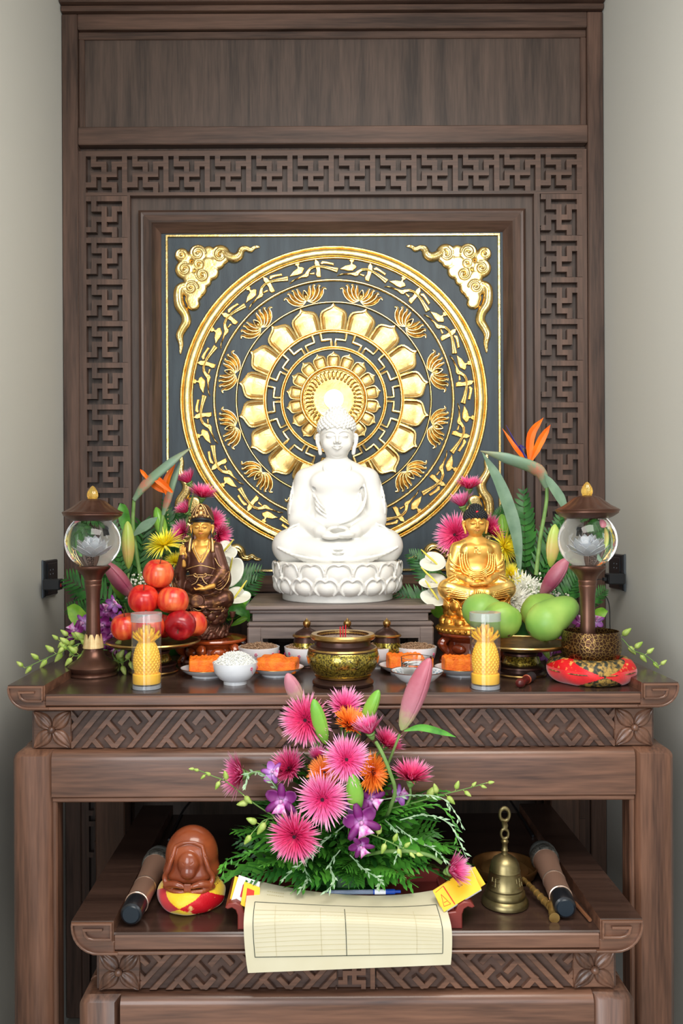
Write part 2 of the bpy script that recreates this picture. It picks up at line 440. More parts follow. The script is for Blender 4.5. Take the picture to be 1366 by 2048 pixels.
# ================================================================== fret cell used in the lattice borders (7 x 7 units, rotational hook)
HOLES = set()
for k in range(4):
    for (c, r) in [(0, 0), (0, 1), (0, 2), (0, 3), (0, 4), (1, 2), (2, 2)]:
        for _ in range(k): c, r = 6 - r, c
        HOLES.add((c, r))
def fret_cell(u, dep, mirror=False, margin=1):
    """8 x 8 unit square, origin at its lower left, front at y=0, open down to y=dep"""
    mb = MB(); N = 8
    solid = lambda i, j: not (0 <= i - 0 < 7 and 0 <= j < 7 and ((6 - i if mirror else i), 6 - j) in HOLES)
    for i in range(N):
        for j in range(N):
            if not solid(i, j): continue
            x0, z0, x1, z1 = i * u, j * u, i * u + u, j * u + u
            mb.add([(x0, 0, z0), (x1, 0, z0), (x1, 0, z1), (x0, 0, z1)], [(0, 1, 2, 3)])
            for (di, dj, a, b) in ((-1, 0, (x0, z0), (x0, z1)), (1, 0, (x1, z1), (x1, z0)), (0, -1, (x1, z0), (x0, z0)), (0, 1, (x0, z1), (x1, z1))):
                ii, jj = i + di, j + dj
                if 0 <= ii < N and 0 <= jj < N and not solid(ii, jj):
                    mb.add([(a[0], 0, a[1]), (b[0], 0, b[1]), (b[0], dep, b[1]), (a[0], dep, a[1])], [(0, 1, 2, 3)])
    return mb
# ================================================================== carved backdrop behind the altar
def X_(px): return CAMX + (px - 640) / S(YP) - 0.0  # centre line of the backdrop
cx0 = 0.5 * (X_(122) + X_(1210)) + 0.0
def xz(px, py): p = P(px, py, YP); return p.x, p.z
bp = thing('backdrop_panel', 'tall dark wood backdrop with carved fret border filling the niche behind the altar', 'panel', (0, 0.93, 0))
YB = -0.02                              # back of the pieces, local
def pbox(x0, x1, y, z0, z1, b=0.003, name=None, m=W_PZ, back=YB): return part(name, box(x0, x1, y - 0.93, back, z0, z1, b), m, bp)
zt = lambda py: xz(668, py)[1]
xl, xr = XL + 0.002, XR - 0.002
pbox(xl, xr, YP + 0.035, 0.0, 3.6, 0, 'back_board', W_PB)
sw = 0.052
for (a, b, c, d) in ((xl, xl + sw, 0, 1), (xr - sw, xr, 0, 1)): pbox(a, b, YP, 0.02, zt(25), 0.003, 'stile')
pbox(xl + sw, xr - sw, YP, zt(56), zt(25), 0.003, 'rail', W_PX)
pbox(xl + sw, xr - sw, YP, zt(287), zt(251), 0.003, 'rail', W_PX)
pbox(xl + sw, xr - sw, YP + 0.012, zt(72), zt(57), 0.003, 'bead', W_PX)
pbox(xl + sw, xl + sw + 0.02, YP + 0.012, zt(251), zt(72), 0.003, 'bead'); pbox(xr - sw - 0.02, xr - sw, YP + 0.012, zt(251), zt(72), 0.003, 'bead')
pbox(xl + sw + .02, xr - sw - .02, YP + 0.02, zt(251), zt(72), 0.0, 'upper_field', W_PB)
# crown mouldings
pbox(xl, xr, YP - 0.012, zt(23), zt(12), 0.003, 'crown_moulding', W_PX); pbox(xl, xr, YP - 0.03, zt(11), zt(3), 0.003, 'crown_moulding', W_PX)
pbox(xl, xr, YP - 0.05, zt(2), zt(-25), 0.004, 'crown_moulding', W_PX); pbox(xl, xr, YP - 0.02, zt(-26), 3.6, 0.0, 'crown_board', W_PX)
# lattice border
u = 83.0 / 8 / S(YP); n_top = 12; lx0 = cx0 - 48 * u + 0 * u + 0.5 * u; ztop = zt(308) + 83.0 / 8 / S(YP)
part('lattice_rail', box(xl + sw + .012, xr - sw - .012, YP + .01 - .93, YB, ztop, zt(296), 0.001), W_PX, bp)
part('lattice_rail', box(lx0 - 1.4 * u, lx0 + 0 * u, YP + .01 - .93, YB, 0.03, ztop, 0), W_PZ, bp)
part('lattice_rail', box(lx0 + 96 * u - 1.0 * u + 1.0 * u, lx0 + 97.2 * u - .3 * u, YP + .01 - .93, YB, 0.03, ztop, 0), W_PZ, bp)
cell = mesh(fret_cell(u, 0.02), W_PX, None); cellv = mesh(fret_cell(u, 0.02), W_PZ, None)
for i in range(n_top):
    o = link('fret_tile', cell, bp); o.location = (lx0 + i * 8 * u, YP + .01 - .93, ztop - 8 * u + u)
    o.location.z = ztop - 8 * u
part('lattice_rail', box(lx0, lx0 + 96 * u, YP + .01 - .93, YB, ztop - 8.6 * u, ztop - 8 * u, 0), W_PX, bp)
for sx in (0, 1):
    x = lx0 + (88 * u if sx else 0)
    for j in range(16):
        z = ztop - 8.6 * u - (j + 1) * 8 * u * 1.008
        if z < 0.05: break
        o = link('fret_tile', cellv, bp); o.location = (x, YP + .01 - .93, z)
    xx = (x - 0.2 * u) if sx else (x + 8 * u)
    part('lattice_rail', box(xx - (1.1 * u if sx else 0), xx + (0 if sx else .5 * u), YP + .01 - .93, YB, 0.03, ztop - 8.6 * u, 0), W_PZ, bp)
# inner flat field and picture-frame moulding round the gold panel
def frame_part(name, x0, x1, z0, z1, w, yf, yi, m1=W_PX, m2=W_PZ):
    """mitred frame: outer rectangle, width w, front depth yf at the outer edge sloping to yi at the inner edge"""
    for k in range(4):
        c = [(x0, z0), (x1, z0), (x1, z1), (x0, z1)]; i = [(x0 + w, z0 + w), (x1 - w, z0 + w), (x1 - w, z1 - w), (x0 + w, z1 - w)]
        a, b = k, (k + 1) % 4; q = lambda p, y: (p[0], y - .93, p[1]); mid = [((c[j][0] + i[j][0]) / 2, (c[j][1] + i[j][1]) / 2) for j in range(4)]
        ym = min(yf, yi) - 0.004
        vs = [q(c[a], .91), q(c[a], yf), q(mid[a], ym), q(i[a], yi), q(i[a], .91), q(c[b], .91), q(c[b], yf), q(mid[b], ym), q(i[b], yi), q(i[b], .91)]
        fs = [(j, j + 5, j + 6, j + 1) for j in range(4)] + [(0, 1, 2, 3, 4), (9, 8, 7, 6, 5)]
        part(name, MB().add(vs, fs), m1 if k % 2 == 0 else m2, bp)
fx0, fz1 = xz(275, 418); fx1 = xz(1053, 418)[0]; fz0 = xz(668, 1196)[1]
frame_part('outer_moulding', fx0, fx1, fz0, fz1, 0.022, YP + .012, YP + .004)
frame_part('picture_moulding', fx0 + .022, fx1 - .022, fz0 + .022, fz1 - .022, 0.052, YP - .006, YP + .022)
# ================================================================== gold mandala panel
MY = 0.885
bx0, bz1 = xz(319, 460); bx1 = xz(1011, 460)[0]; bz0 = fz0 + .07
mc = P(667.5, 799, MY - .004); mp_ = thing('mandala_panel', 'square charcoal panel with raised gold rings, birds, lotuses and corner clouds', 'panel', (mc.x, MY, mc.z))
k = 1 / S(MY)                           # metres per photo pixel on this panel
part('board', box(bx0 - mc.x, bx1 - mc.x, 0, .02, bz0 - mc.z, bz1 - mc.z), BOARD, mp_)
def gp(name, mb, m=GOLD, sharp=40, kind=None): return part(name, mb, m, mp_, sharp, kind=kind)
rc = [((-332) * k, (-341) * k), ((331) * k, (-341) * k), ((331) * k, 328 * k), ((-332) * k, 328 * k)]
gp('border_bead', strip(rc, 5 * k, -.007, 0.0, .002, closed=True))
def ring(r0, r1, h, seg=96, steps=5):
    prof = [((r0 + (r1 - r0) * (i / steps)) * k, -h * (0.35 + 0.65 * max(0, math.sin(PI * i / steps)) ** (.35 if r1 - r0 > 12 else 1))) for i in range(steps + 1)]
    prof = [(r0 * k, .001)] + prof + [(r1 * k, .001)]
    mb = MB(); return lathe([(r, -z) for r, z in prof], seg, mb, closed=True, M=Matrix.Rotation(R(90), 4, 'X'))
gp('outer_ring', ring(286, 302, .012)); gp('outer_ring_edge', ring(302, 308, .008)); gp('outer_ring_edge', ring(281, 285.5, .006))
gp('thin_ring', ring(236, 242, .008)); gp('thin_ring', ring(192, 197, .008))
gp('fret_ring', ring(133, 138.5, .009)); gp('fret_ring', ring(138.5, 142, .006)); gp('fret_ring', ring(99, 103, .006)); gp('fret_ring', ring(103, 108, .009))
gp('inner_ring', ring(62, 69, .013)); gp('inner_ring', ring(59, 62, .008)); gp('base_disc', ring(1, 60, .003, 48, 2), GOLDD)
def pol(r, a, z=0): return (r * k * math.sin(a), z, r * k * math.cos(a))
# petals
def petal_mb(r0, r1, half):
    mb = MB(); prof = [(0, .92), (.25, 1.0), (.48, 1.04), (.62, 1.0), (.71, .86), (.78, .58), (.84, .30), (.89, .13), (.94, .05), (1.0, 0.0)]
    out = [(w_ * half, r0 + (r1 - r0) * t) for t, w_ in prof]; nu = 12; vs = []; fs = []; n_ = len(out)
    for j, (w_, r) in enumerate(out):
        t = prof[j][0]; gr = (r / r0) ** .15
        for i in range(nu + 1):
            s_ = -1 + 2 * i / nu; inner = abs(s_) < .74 and t < .70
            if inner:
                e = (1 - (abs(s_) / .74) ** 2) * math.sin(PI * min(1, t / .72) * .9 + .25) if t < .7 else 0
                h = -.0030 - .0045 * max(0, e)
            else: h = -.0062 - .0015 * (1 - abs(s_)) if abs(s_) < .99 else -.001
            vs.append((w_ * s_ * k * gr, h, r * k))
    for j in range(n_ - 1):
        for i in range(nu): fs.append((j * (nu + 1) + i, j * (nu + 1) + i + 1, (j + 1) * (nu + 1) + i + 1, (j + 1) * (nu + 1) + i))
    mb.add(vs, fs, 0)
    rim = [(-w_ * k * (r / r0) ** .15, -.0065, r * k) for w_, r in out] + [(w_ * k * (r / r0) ** .15, -.0065, r * k) for w_, r in reversed(out[:-1])]
    tube(rim, (r1 - r0) * .06 * k, 6, mb, 1)
    for s_ in (-.5, -.2, .2, .5): tube([(s_ * half * k * .35, -.0068, (r0 + (r1 - r0) * .12) * k), (s_ * half * k * .8, -.0078, (r0 + (r1 - r0) * (.42 - .2 * abs(s_))) * k)], .5 * k, 4, mb, 1)
    return mb
big = mesh(petal_mb(139, 190, 23.6), [GOLDP, GOLD], 30); sml = mesh(petal_mb(67, 95, 11.4), [GOLDP, GOLD], 30)
for i in range(18):
    for (nm, me) in (('large_petal', big), ('small_petal', sml)):
        o = link(nm, me, mp_); o.rotation_euler = (0, R(20) * i, 0)
# key fret
fm = MB()
for i in range(12):
    a0 = R(30) * i
    for sg in (1, -1):
        pts = []
        for (a, r) in ((2.2, 106), (2.2, 120), (11.3, 120), (11.3, 134)) if sg > 0 else ((-2.2, 106), (-2.2, 120), (-11.3, 120), (-11.3, 134)):
            pts.append((a, r))
        q = []
        for (a, r), (a2, r2) in zip(pts, pts[1:]): q += [(a + (a2 - a) * t / 3, r + (r2 - r) * t / 3) for t in range(3)]
        q.append(pts[-1]); tube([pol(r, a0 + R(a), -.005) for a, r in q], 2.8 * k, 6, fm)
gp('key_fret', fm)
am = MB()
for i in range(40):
    a = 2 * PI * i / 40; tube([pol(46, a - .05, -.006), pol(54, a - .055, -.007), pol(58, a, -.007), pol(54, a + .055, -.007), pol(46, a + .05, -.006)], 1.5 * k, 5, am)
gp('arch_band', am, GOLDD, kind='stuff')
bm_ = MB()
for i in range(34): sphere(pol(43, 2 * PI * i / 34, -.006), 2.9 * k, 8, 6, bm_)
gp('pearl_band', bm_, GOLD, kind='stuff')
gp('halo_disc', lathe([(0, .004), (14 * k, .0045), (39 * k, .011), (39.5 * k, .003)][::-1], 48, M=Matrix.Rotation(R(90), 4, 'X')), GOLDP)
hl = gp('halo_lamp', lathe([(19 * k, .005), (19.5 * k, .012), (17.5 * k, .016), (0, .018)], 32, M=Matrix.Rotation(R(90), 4, 'X')), mat('lit_lamp_lens', (1, .97, .9, 1), 0.4, emit=1.7)); hl['label'] = 'glowing white round lamp lens'
# birds: outlines taken in a canonical upright frame (px from the motif centre)
def poly_c(pts): return [((x / 8.54 - 103), -(y / 8.54 - 43.5)) for x, y in pts]
rot0 = R(12.3)
def canon(pts):
    o = []
    for x, y in pts:
        dx, dy = (620 + x / 8.54) - 667.5, 799 - (500 + y / 8.54)
        o.append(((dx * math.cos(rot0) - dy * math.sin(rot0)) * k, (dx * math.sin(rot0) + dy * math.cos(rot0)) * k))
    return o
BODY = [(390, 437), (450, 408), (600, 390), (690, 375), (735, 340), (800, 305), (880, 298), (960, 318), (1060, 368), (1180, 435), (1268, 482), (1215, 548), (1120, 468), (1030, 402), (960, 362), (880, 338), (815, 348), (770, 385), (745, 432), (700, 442), (620, 418), (500, 418), (395, 445)]
WING = [(945, 195), (990, 262), (985, 335), (960, 425), (932, 525), (868, 500), (862, 455), (895, 400), (905, 320), (905, 265)]
CREST = [(1000, 298), (1050, 272), (1110, 303), (1222, 375), (1205, 415), (1180, 395), (1100, 345), (1050, 325), (1020, 330)]
FOOT = [(765, 388), (855, 405), (850, 442), (768, 412)]
SMALLB = [(425, 330), (520, 265), (605, 243), (612, 205), (583, 182), (600, 155), (672, 162), (665, 195), (643, 212), (650, 235), (692, 250), (718, 285), (690, 312), (650, 350), (570, 354), (500, 338)]
mb = MB()
for pl, y in ((BODY, -.0075), (WING, -.0065), (CREST, -.006), (FOOT, -.005)): prism(canon(pl), y, 0, .0016, mb)
tube([(x, -.008, z) for x, z in canon([(800, 325), (880, 318), (960, 342), (1060, 388), (1230, 512)])], .9 * k, 5, mb)
for q in range(6): sphere((canon([(1075 + 22 * q, 400 + 14 * q)])[0][0], -.0078, canon([(1075 + 22 * q, 400 + 14 * q)])[0][1]), 1.0 * k, 6, 4, mb)
for q in range(5): tube([(x, -.0068, z) for x, z in canon([(905 - 6 * q, 405 + 22 * q), (940 - 6 * q, 412 + 22 * q)])], .5 * k, 4, mb)
cb = canon([(715, 402)])[0]; sphere((cb[0], -.0078, cb[1]), (1.6 * k, .001, 1.6 * k), 8, 6, mb)
bird = mesh(mb, GOLDD, 40)
mb = MB(); prism(canon(SMALLB), -.0065, 0, .0016, mb)
for q in range(5): tube([(x, -.007, z) for x, z in canon([(520 + 30 * q, 300), (545 + 26 * q, 325)])], .6 * k, 4, mb)
bird2 = mesh(mb, GOLDD, 40)
for i in range(16):
    for nm, me in (('crane_motif', bird), ('duckling_motif', bird2)):
        o = link(nm, me, mp_); o.rotation_euler = (0, R(-7.9 + 22.5 * i) , 0)
# lotus motifs (upright at top of the ring, radius 218)
mb = MB(); r0 = 207
prism([(a * k, (r0 + b) * k) for a, b in ((-34, 16), (-29, 8), (-24, -2), (-14, -7), (-3, -3), (0, 0), (3, -3), (14, -7), (24, -2), (29, 8), (34, 16), (26, 14), (18, 10), (0, 12), (-18, 10), (-26, 14))], -.0015, 0, .0005, mb, 1)
for sg in (-1, 1):
    for q, (cp_, w_) in enumerate((([(1, -2), (12, -7), (25, -3), (33, 5), (36, 11), (40, 13), (44, 10)], 3.0), ([(1, -1), (10, -3), (20, 3), (26, 11), (28, 16), (31, 20), (34, 19)], 3.3), ([(1, 0), (7, 0), (14, 6), (18, 14), (19, 19), (21, 23), (24, 23)], 3.2), ([(1, 1), (4, 3), (8, 9), (10, 15), (11, 19), (12, 23), (14, 24)], 2.7))):
        pts = catmull([(sg * x, r0 + z, 0) for x, z in cp_], 4)
        pts = [Vector((p_[0], p_[1])) for p_ in [(v_.x, v_.y) for v_ in pts]]; n_ = len(pts); ws = [lerpl([1.2, w_, w_, w_, w_ * .7, 1.1, .3], i / (n_ - 1)) for i in range(n_)]
        dr = [(pts[min(i + 1, n_ - 1)] - pts[max(i - 1, 0)]).normalized() for i in range(n_)]
        A_ = [pts[i] + Vector((-dr[i].y, dr[i].x)) * ws[i] for i in range(n_)]; B_ = [pts[i] - Vector((-dr[i].y, dr[i].x)) * ws[i] for i in range(n_)]
        pl = [(v_.x * k, v_.y * k) for v_ in A_ + B_[::-1]]
        yy = -.0022 - .0006 * q; prism(pl, yy, 0, .0004, mb, 1)
        tube([(x, yy - .0014, z) for x, z in pl], .95 * k, 5, mb, closed=True)
tube(catmull([(0, -.006, (r0 - 2) * k), (-5 * k, -.0075, (r0 + 6) * k), (0, -.0075, (r0 + 18) * k), (5 * k, -.0075, (r0 + 6) * k), (0, -.006, (r0 - 2) * k)], 5), 1.4 * k, 6, mb)
sphere((0, -.004, (r0 + 6) * k), (2.5 * k, .003, 4 * k), 8, 6, mb)
lot = mesh(mb, [GOLD, GOLD3], 50)
for i in range(12):
    o = link('lotus_motif', lot, mp_); o.rotation_euler = (0, R(15 + 30 * i), 0)
# corner clouds (top left traced in px from the panel centre), mirrored into the other corners
sd = SD((-318, -16, 90), (-145, 3, 316), 1.25)
def cp(x, y): return (340 + x / 7.19 - 667.5, 799 - (470 + y / 7.19))
def blob(x, y, r, h=9, kk=2.5):
    a, b = cp(x, y); sd.ell((a, 0, b), (r * 1.22, h, r * 1.22), kk)
for (x, y, r) in ((185, 285, 14), (235, 330, 12), (415, 265, 18), (225, 490, 19), (570, 250, 13), (735, 285, 20), (695, 385, 15), (430, 420, 14), (560, 410, 15), (600, 530, 16), (490, 580, 19), (520, 660, 12), (300, 610, 14), (350, 650, 14), (310, 770, 18), (410, 760, 18), (330, 920, 14), (345, 985, 13), (395, 860, 11), (530, 470, 12)):
    a, b = cp(x, y); sd.ell((a, 0, b), (r * 1.05, 13, r * 1.05), 1.5)
sd.op(lambda X, Y, Z: -8.5 - Y + 0 * X + 0 * Z, (-318, -16, 90), (-145, 3, 316), 3, 'i')
for (x, y, r, t0) in ((415, 265, 15.5, 0), (735, 285, 14, 2), (228, 490, 13, 1), (480, 575, 13, 2.4), (315, 760, 14, 0), (430, 425, 10, 3), (180, 285, 8, 2)):
    a, b = cp(x, y); sp = [(a + rr * math.cos(t), -8.6, b + rr * math.sin(t)) for t, rr in [(q * .36 + t0, r * (1 - q / 34)) for q in range(26)]]
    sd.path(sp, 1.7, 1.2, 's'); sd.ell((a, -7.5, b), (3.2, 3.4, 3.2), 1)
def tail(pts, rad, h=1.0):
    q = [cp(*p_) for p_ in pts]; sd.path([(a, -1.5, b) for a, b in q], rad, 2, sm=6)
    off = [(a, -1.5 - lerpl(rad, i / (len(q) - 1)) * 1.0, b) for i, (a, b) in enumerate(q)]; sd.path(off, [1.0, 1.0, .7], .6, 's', sm=6)
tail([(780, 250), (850, 300), (940, 330), (1010, 290), (1040, 210), (1110, 190), (1170, 215), (1230, 175), (1305, 165)], [7, 8.5, 9, 8, 6, 4.5, 4.5, 3, 1])
tail([(220, 720), (150, 760), (130, 860), (150, 1010), (225, 1130), (245, 1240), (190, 1340), (145, 1440), (165, 1560), (155, 1700)], [7, 8.5, 9.5, 10, 9, 9, 8, 7, 4.5, 1.5])
cm = sd.mesh(k)
cl = mesh(cm, GOLD, 0)
cm2 = MB(); cm2.v = [(-x, y, z) for x, y, z in cm.v]; cm2.f = [tuple(reversed(f)) for f in cm.f]; cm2.m = cm.m; cl2 = mesh(cm2, GOLD, 0)
cm3 = MB(); cm3.v = [(x, y, -z - 13 * k) for x, y, z in cm.v]; cm3.f = cm2.f; cm3.m = cm.m; cl3 = mesh(cm3, GOLD, 0)
cm4 = MB(); cm4.v = [(-x, y, -z - 13 * k) for x, y, z in cm.v]; cm4.f = cm.f; cm4.m = cm.m; cl4 = mesh(cm4, GOLD, 0)
for me in (cl, cl2, cl3, cl4): link('cloud_motif', me, mp_)
# ================================================================== the two altar tables
U = 84.5 / 5.692                        # lattice unit in photo px
BARS = [('s', 1025, 0, 435), ('s', 1193, 0, 435), ('s', 511, 0, 435), ('d', 645, 0, 160), ('s', 688, 16, 160), ('d', 814, 0, 146), ('d', 476, 213, 352), ('d', 307, 104, 268), ('d', -31, 300, 435), ('d', 138, 305, 435), ('s', 849, 305, 425)]
def clip(poly, ax, lim, keep_less):
    out = []; n = len(poly)
    ins = lambda p: (p[ax] <= lim + 1e-9) if keep_less else (p[ax] >= lim - 1e-9)
    for i in range(n):
        a, b = poly[i], poly[(i + 1) % n]
        if ins(a): out.append(a)
        if ins(a) != ins(b):
            t = (lim - a[ax]) / (b[ax] - a[ax]); q = [a[j] + (b[j] - a[j]) * t for j in range(2)]; q[ax] = lim; out.append(tuple(q))
    return out
def carve(x0, x1, z0, z1, period, ph, mirror, parent, yf, yb, xc):
    """diagonal key-fret bars between x0..x1; every bar a piece of its own"""
    H = z1 - z0; n = 0
    for t in range(-1, int((x1 - x0) / period) + 3):
        for (kind, c, a, b) in BARS:
            sg = -1 if kind == 's' else 1
            def at(y): return (c + sg * .83 * y)
            w = 37; full = (a == 0 and b == 435); a_ = a - (30 if a == 0 else 0); b_ = b + (30 if b == 435 else 0)
            L = math.hypot(.83, 1); dx, dy = sg * .83 / L, 1 / L; nx, ny = dy, -dx; w2 = w * dy
            pl = [(at(a_) + nx * w2 * s_, a_ + ny * w2 * s_) for s_ in (-1, 1)] + [(at(b_) + nx * w2 * s_, b_ + ny * w2 * s_) for s_ in (1, -1)]
            pl = clip(clip(pl, 1, 0, False), 1, 435, True)
            if len(pl) < 3: continue
            q = [((x / 845 + t) * period + ph, z1 - y / 435 * H) for x, y in pl]
            q = clip(clip(q, 0, 0, False), 0, x1 - x0, True)
            if len(q) < 3: continue
            q = [((x1 - x) if mirror else (x0 + x), z) for x, z in q]
            n += 1; mn = min(math.hypot(q[i][0] - q[i - 1][0], q[i][1] - q[i - 1][1]) for i in range(len(q))); part('fret_bar', prism(q, yf + (.0003 if kind == 'd' else 0), yb, .0012 if mn > .004 else 0), W_X, parent, 30)
def rosette(cx, cz, rw, rh, yf, parent):
    e = part('rosette', box(cx - rw, cx + rw, yf + .006, yf + .02, cz - rh, cz + rh, .002), W_X, parent)
    for sx in (-1, 1):
        for sz in (-1, 1):
            L = math.hypot(rw, rh) * .98; a = math.atan2(sz * rh, sx * rw); ca, sa = math.cos(a), math.sin(a)
            def f(u_, v_, ca=ca, sa=sa, L=L):
                w_ = .30 * L * math.sin(PI * min(1, u_ * 1.0) ** .8) ** .8; s_ = (v_ * 2 - 1)
                h = (1 - abs(s_) ** 2.5) * .008 * math.sin(PI * min(.92, u_ + .1)) ** .5 + .0015 * math.cos(s_ * 9)
                x, z = L * (.06 + .92 * u_), s_ * w_
                return (cx + x * ca - z * sa, yf + .006 - h, cz + x * sa + z * ca)
            mb = grid(f, 12, 14); mb.f = [tuple(reversed(q)) for q in mb.f]
            part('petal', mb, W_Z, e, 60)
    part('bead', sphere((cx, yf - .002, cz), (.0085, .008, .0085), 14, 10), W_X, e)
def table(root, X0, X1, zs, zt_, depth, plate_h, apron, rail, leg_w, ph, period, tabw, rx, yleg, bead=.012):
    """X0..X1 plate ends, zs surface height, zt_ scroll top; apron=(z1,z0), rail=(z1,z0); all in root-local coords, front at y=0"""
    m = W_X; zb = zs - plate_h; sc_w = tabw
    part('tabletop', box(X0 + sc_w * .96, X1 - sc_w * .96, 0.004, depth, zb + .006, zs, .003), W_TOP, root)
    part('tabletop_edge', box(X0 + sc_w, X1 - sc_w, 0.0, .012, zb + .009, zs - .004, .003), W_X, root)
    part('tabletop_edge', box(X0 + .045, X1 - .045, -0.003, .014, zb, zb + .007, .002), W_X, root)
    for sg in (-1, 1):
        def q(x, z): return ((X0 + x) if sg < 0 else (X1 - x), z)
        hh = zt_ - zb; rr = min(.058, hh * .8)
        arc = [q(rr * (1 - math.cos(t)), zb + hh * .86 - hh * .86 * math.sin(t)) for t in [i * PI / 2 / 8 for i in range(9)]]
        pl = [q(0.002, zt_)] + arc + [q(sc_w + .002, zb), q(sc_w + .002, zs - .016), q(sc_w, zs - .016), q(sc_w, zt_)]
        pm = prism(pl, 0.0, depth, .002)
        for fi, f_ in enumerate(pm.f):
            if all(pm.v[v_][2] > zt_ - .0025 for v_ in f_) and len(f_) == 4: pm.m[fi] = 1
        se = part('scroll_end', pm, [W_X, W_TOP], root)
        bl = [q(sc_w - .004, zs - .013), q(sc_w - .004, zt_ - .004), q(.006, zt_ - .004)] + [q(.005 + (rr - .002) * (1 - math.cos(t)), zb + .005 + (hh * .86 - .005) * (1 - math.sin(t))) for t in [i * PI / 2 / 7 for i in range(8)]] + [q(sc_w + .01, zb + .005)]
        part('scroll_bead', strip(bl, .0045, -.0075, .002, .001), W_X, se)
        hk = [q(sc_w - .022, zt_ - .016), q(.030, zt_ - .016)] + [q(.030 + .020 * (1 - math.cos(t)), zt_ - .0185 - .0175 * math.sin(t)) for t in (.5, 1.0, 1.57)] + [q(sc_w - .004, zt_ - .036)]
        part('scroll_hook', strip(hk, .005, -.0085, .002, .001), W_X, se)
    # apron
    az1, az0 = apron; ax0, ax1 = X0 + .05, X1 - .05; ya = .030
    part('apron_board', box(ax0, ax1, ya + .0125, ya + .034, az0 - .002, az1 + .004), W_GR, root)
    for xs in (ax0, ax1): part('apron_board', box(xs - .006, xs + .006, ya + .012, depth - .05, az0 - .002, az1 + .004), W_GR, root)
    cxm = (X0 + X1) / 2; rw = rx / 2; hc = (az1 - az0) / 2
    for sg in (-1, 1): rosette(ax0 + rw if sg < 0 else ax1 - rw, (az0 + az1) / 2, rw, hc, ya - .004, root)
    cw = hc * 1.02
    ap = part('apron_carving', MB().add([(cxm - .001, ya + .012, az0), (cxm + .001, ya + .012, az0), (cxm, ya + .012, az1)], [(0, 1, 2)]), W_GR, root)
    carve(ax0 + 2 * rw, cxm - cw, az0, az1, period, ph, False, ap, ya, ya + .013, cxm); carve(cxm + cw, ax1 - 2 * rw, az0, az1, period, ph, True, ap, ya, ya + .013, cxm)
    fu = 2 * cw / 8.6; o = link('fret_tile', mesh(fret_cell(fu, .013), W_X, None), ap); o.location = (cxm - 4 * fu, ya, az0)
    # rail with rounded upper edge, mitre block and legs
    rz1, rz0 = rail; lx = yleg
    prof = [(0, rz0 + .014)] + [(0, rz1 - .022)] + [(.022 * (1 - math.cos(t)), rz1 - .022 * (1 - math.sin(t))) for t in [i * PI / 2 / 6 for i in range(1, 7)]] + [(.09, rz1), (.09, rz0 + .014)]
    L0, L1 = X0 + lx, X1 - lx
    vs = []; 
    for x in (L0 + leg_w, L1 - leg_w): vs += [(x, .012 + y, z) for y, z in prof]
    n = len(prof); fs = [(i, n + i, n + (i + 1) % n, (i + 1) % n) for i in range(n)]
    part('front_rail', MB().add(vs, [tuple(reversed(f)) for f in fs] + [tuple(range(n)), tuple(reversed(range(n, 2 * n)))]), W_X, root, 50)
    part('rail_bead', box(L0 + leg_w, L1 - leg_w, .014, .03, rz0, rz0 + .0125, .003), W_X, root)
    for xs, sg in ((L0, 1), (L1, -1)):
        rr = .024; pl = [(xs, 0.0), (xs, rz1 - rr)] + [(xs + sg * rr * (1 - math.cos(t)), rz1 - rr * (1 - math.sin(t))) for t in [i * PI / 2 / 6 for i in range(1, 7)]] + [(xs + sg * leg_w, rz1), (xs + sg * leg_w, 0.0)]
        mb = prism(pl, .012, .10, .012); part('front_leg', mb, W_Z, root, 45)
        part('leg_bead', box(*sorted((xs + sg * leg_w, xs + sg * (leg_w + bead))), .016, .05, 0.0, rz0 + .0125, .003), W_Z, root)
        part('back_leg', box(*sorted((xs, xs + sg * leg_w * 1.02)), depth - .1, depth - .015, 0, rz1 - .01, .004), W_Z, root)
        part('side_rail', box(*sorted((xs + sg * .004, xs + sg * .07)), .09, depth - .1, rz0 + .01, rz1, .008), W_Z, root)
    part('back_rail', box(L0 + leg_w, L1 - leg_w, depth - .08, depth - .03, rz0, rz1, .004), W_X, root)
DT = YP - 0.022
up = thing('altar_table', 'large carved dark wood altar table with scroll ends holding the statues', 'table', (0, 0, 0))
table(up, -.777, .774, 1.27, 1.292, DT, .036, (1.2265, 1.138), (1.136, 1.016), .092, -.001, .1742, .087, .089, .006)
low = thing('altar_table', 'lower nested dark wood altar table holding bell, tray and wooden fish', 'table', (0, -.19, 0))
table(low, -.577, .617, .81, .8365, .72, .044, (.758, .676), (.672, .555), .088, .03, .180, .09, .088, .012, .012)
# two-tier box stand under the white statue
bs = thing('box_stand', 'low stepped dark wood stand under the white marble statue', 'stand', (.003, .42, 1.27))
wv, hw = .266, .16
part('top_plate', box(-wv, wv, 0, .415, hw - .012, hw, .003), W_MID, bs)
part('cove', box(-wv + .01, wv - .01, .008, .40, hw - .022, hw - .012, .003), W_MID, bs)
part('frieze', box(-wv + .018, wv - .018, .016, .395, hw - .045, hw - .022, .001), W_MID, bs)
part('shoulder_moulding', box(-wv + .004, wv - .004, .004, .41, hw - .060, hw - .046, .005), W_MID, bs)
part('apron', box(-wv + .004, wv - .004, .008, .03, hw - .092, hw - .060, .003), W_MID, bs)
for sg in (-1, 1):
    part('foot', box(*sorted((sg * (wv - .004), sg * (wv - .045))), .006, .05, 0, hw - .06, .004), W_MID, bs)
    part('foot', box(*sorted((sg * (wv - .004), sg * (wv - .045))), .36, .405, 0, hw - .06, .004), W_MID, bs)
part('apron_bead', strip([(-wv + .045, .004), (-wv + .045, .07), (wv - .045, .07), (wv - .045, .004)], .006, .004, .02, .002), W_MID, bs)
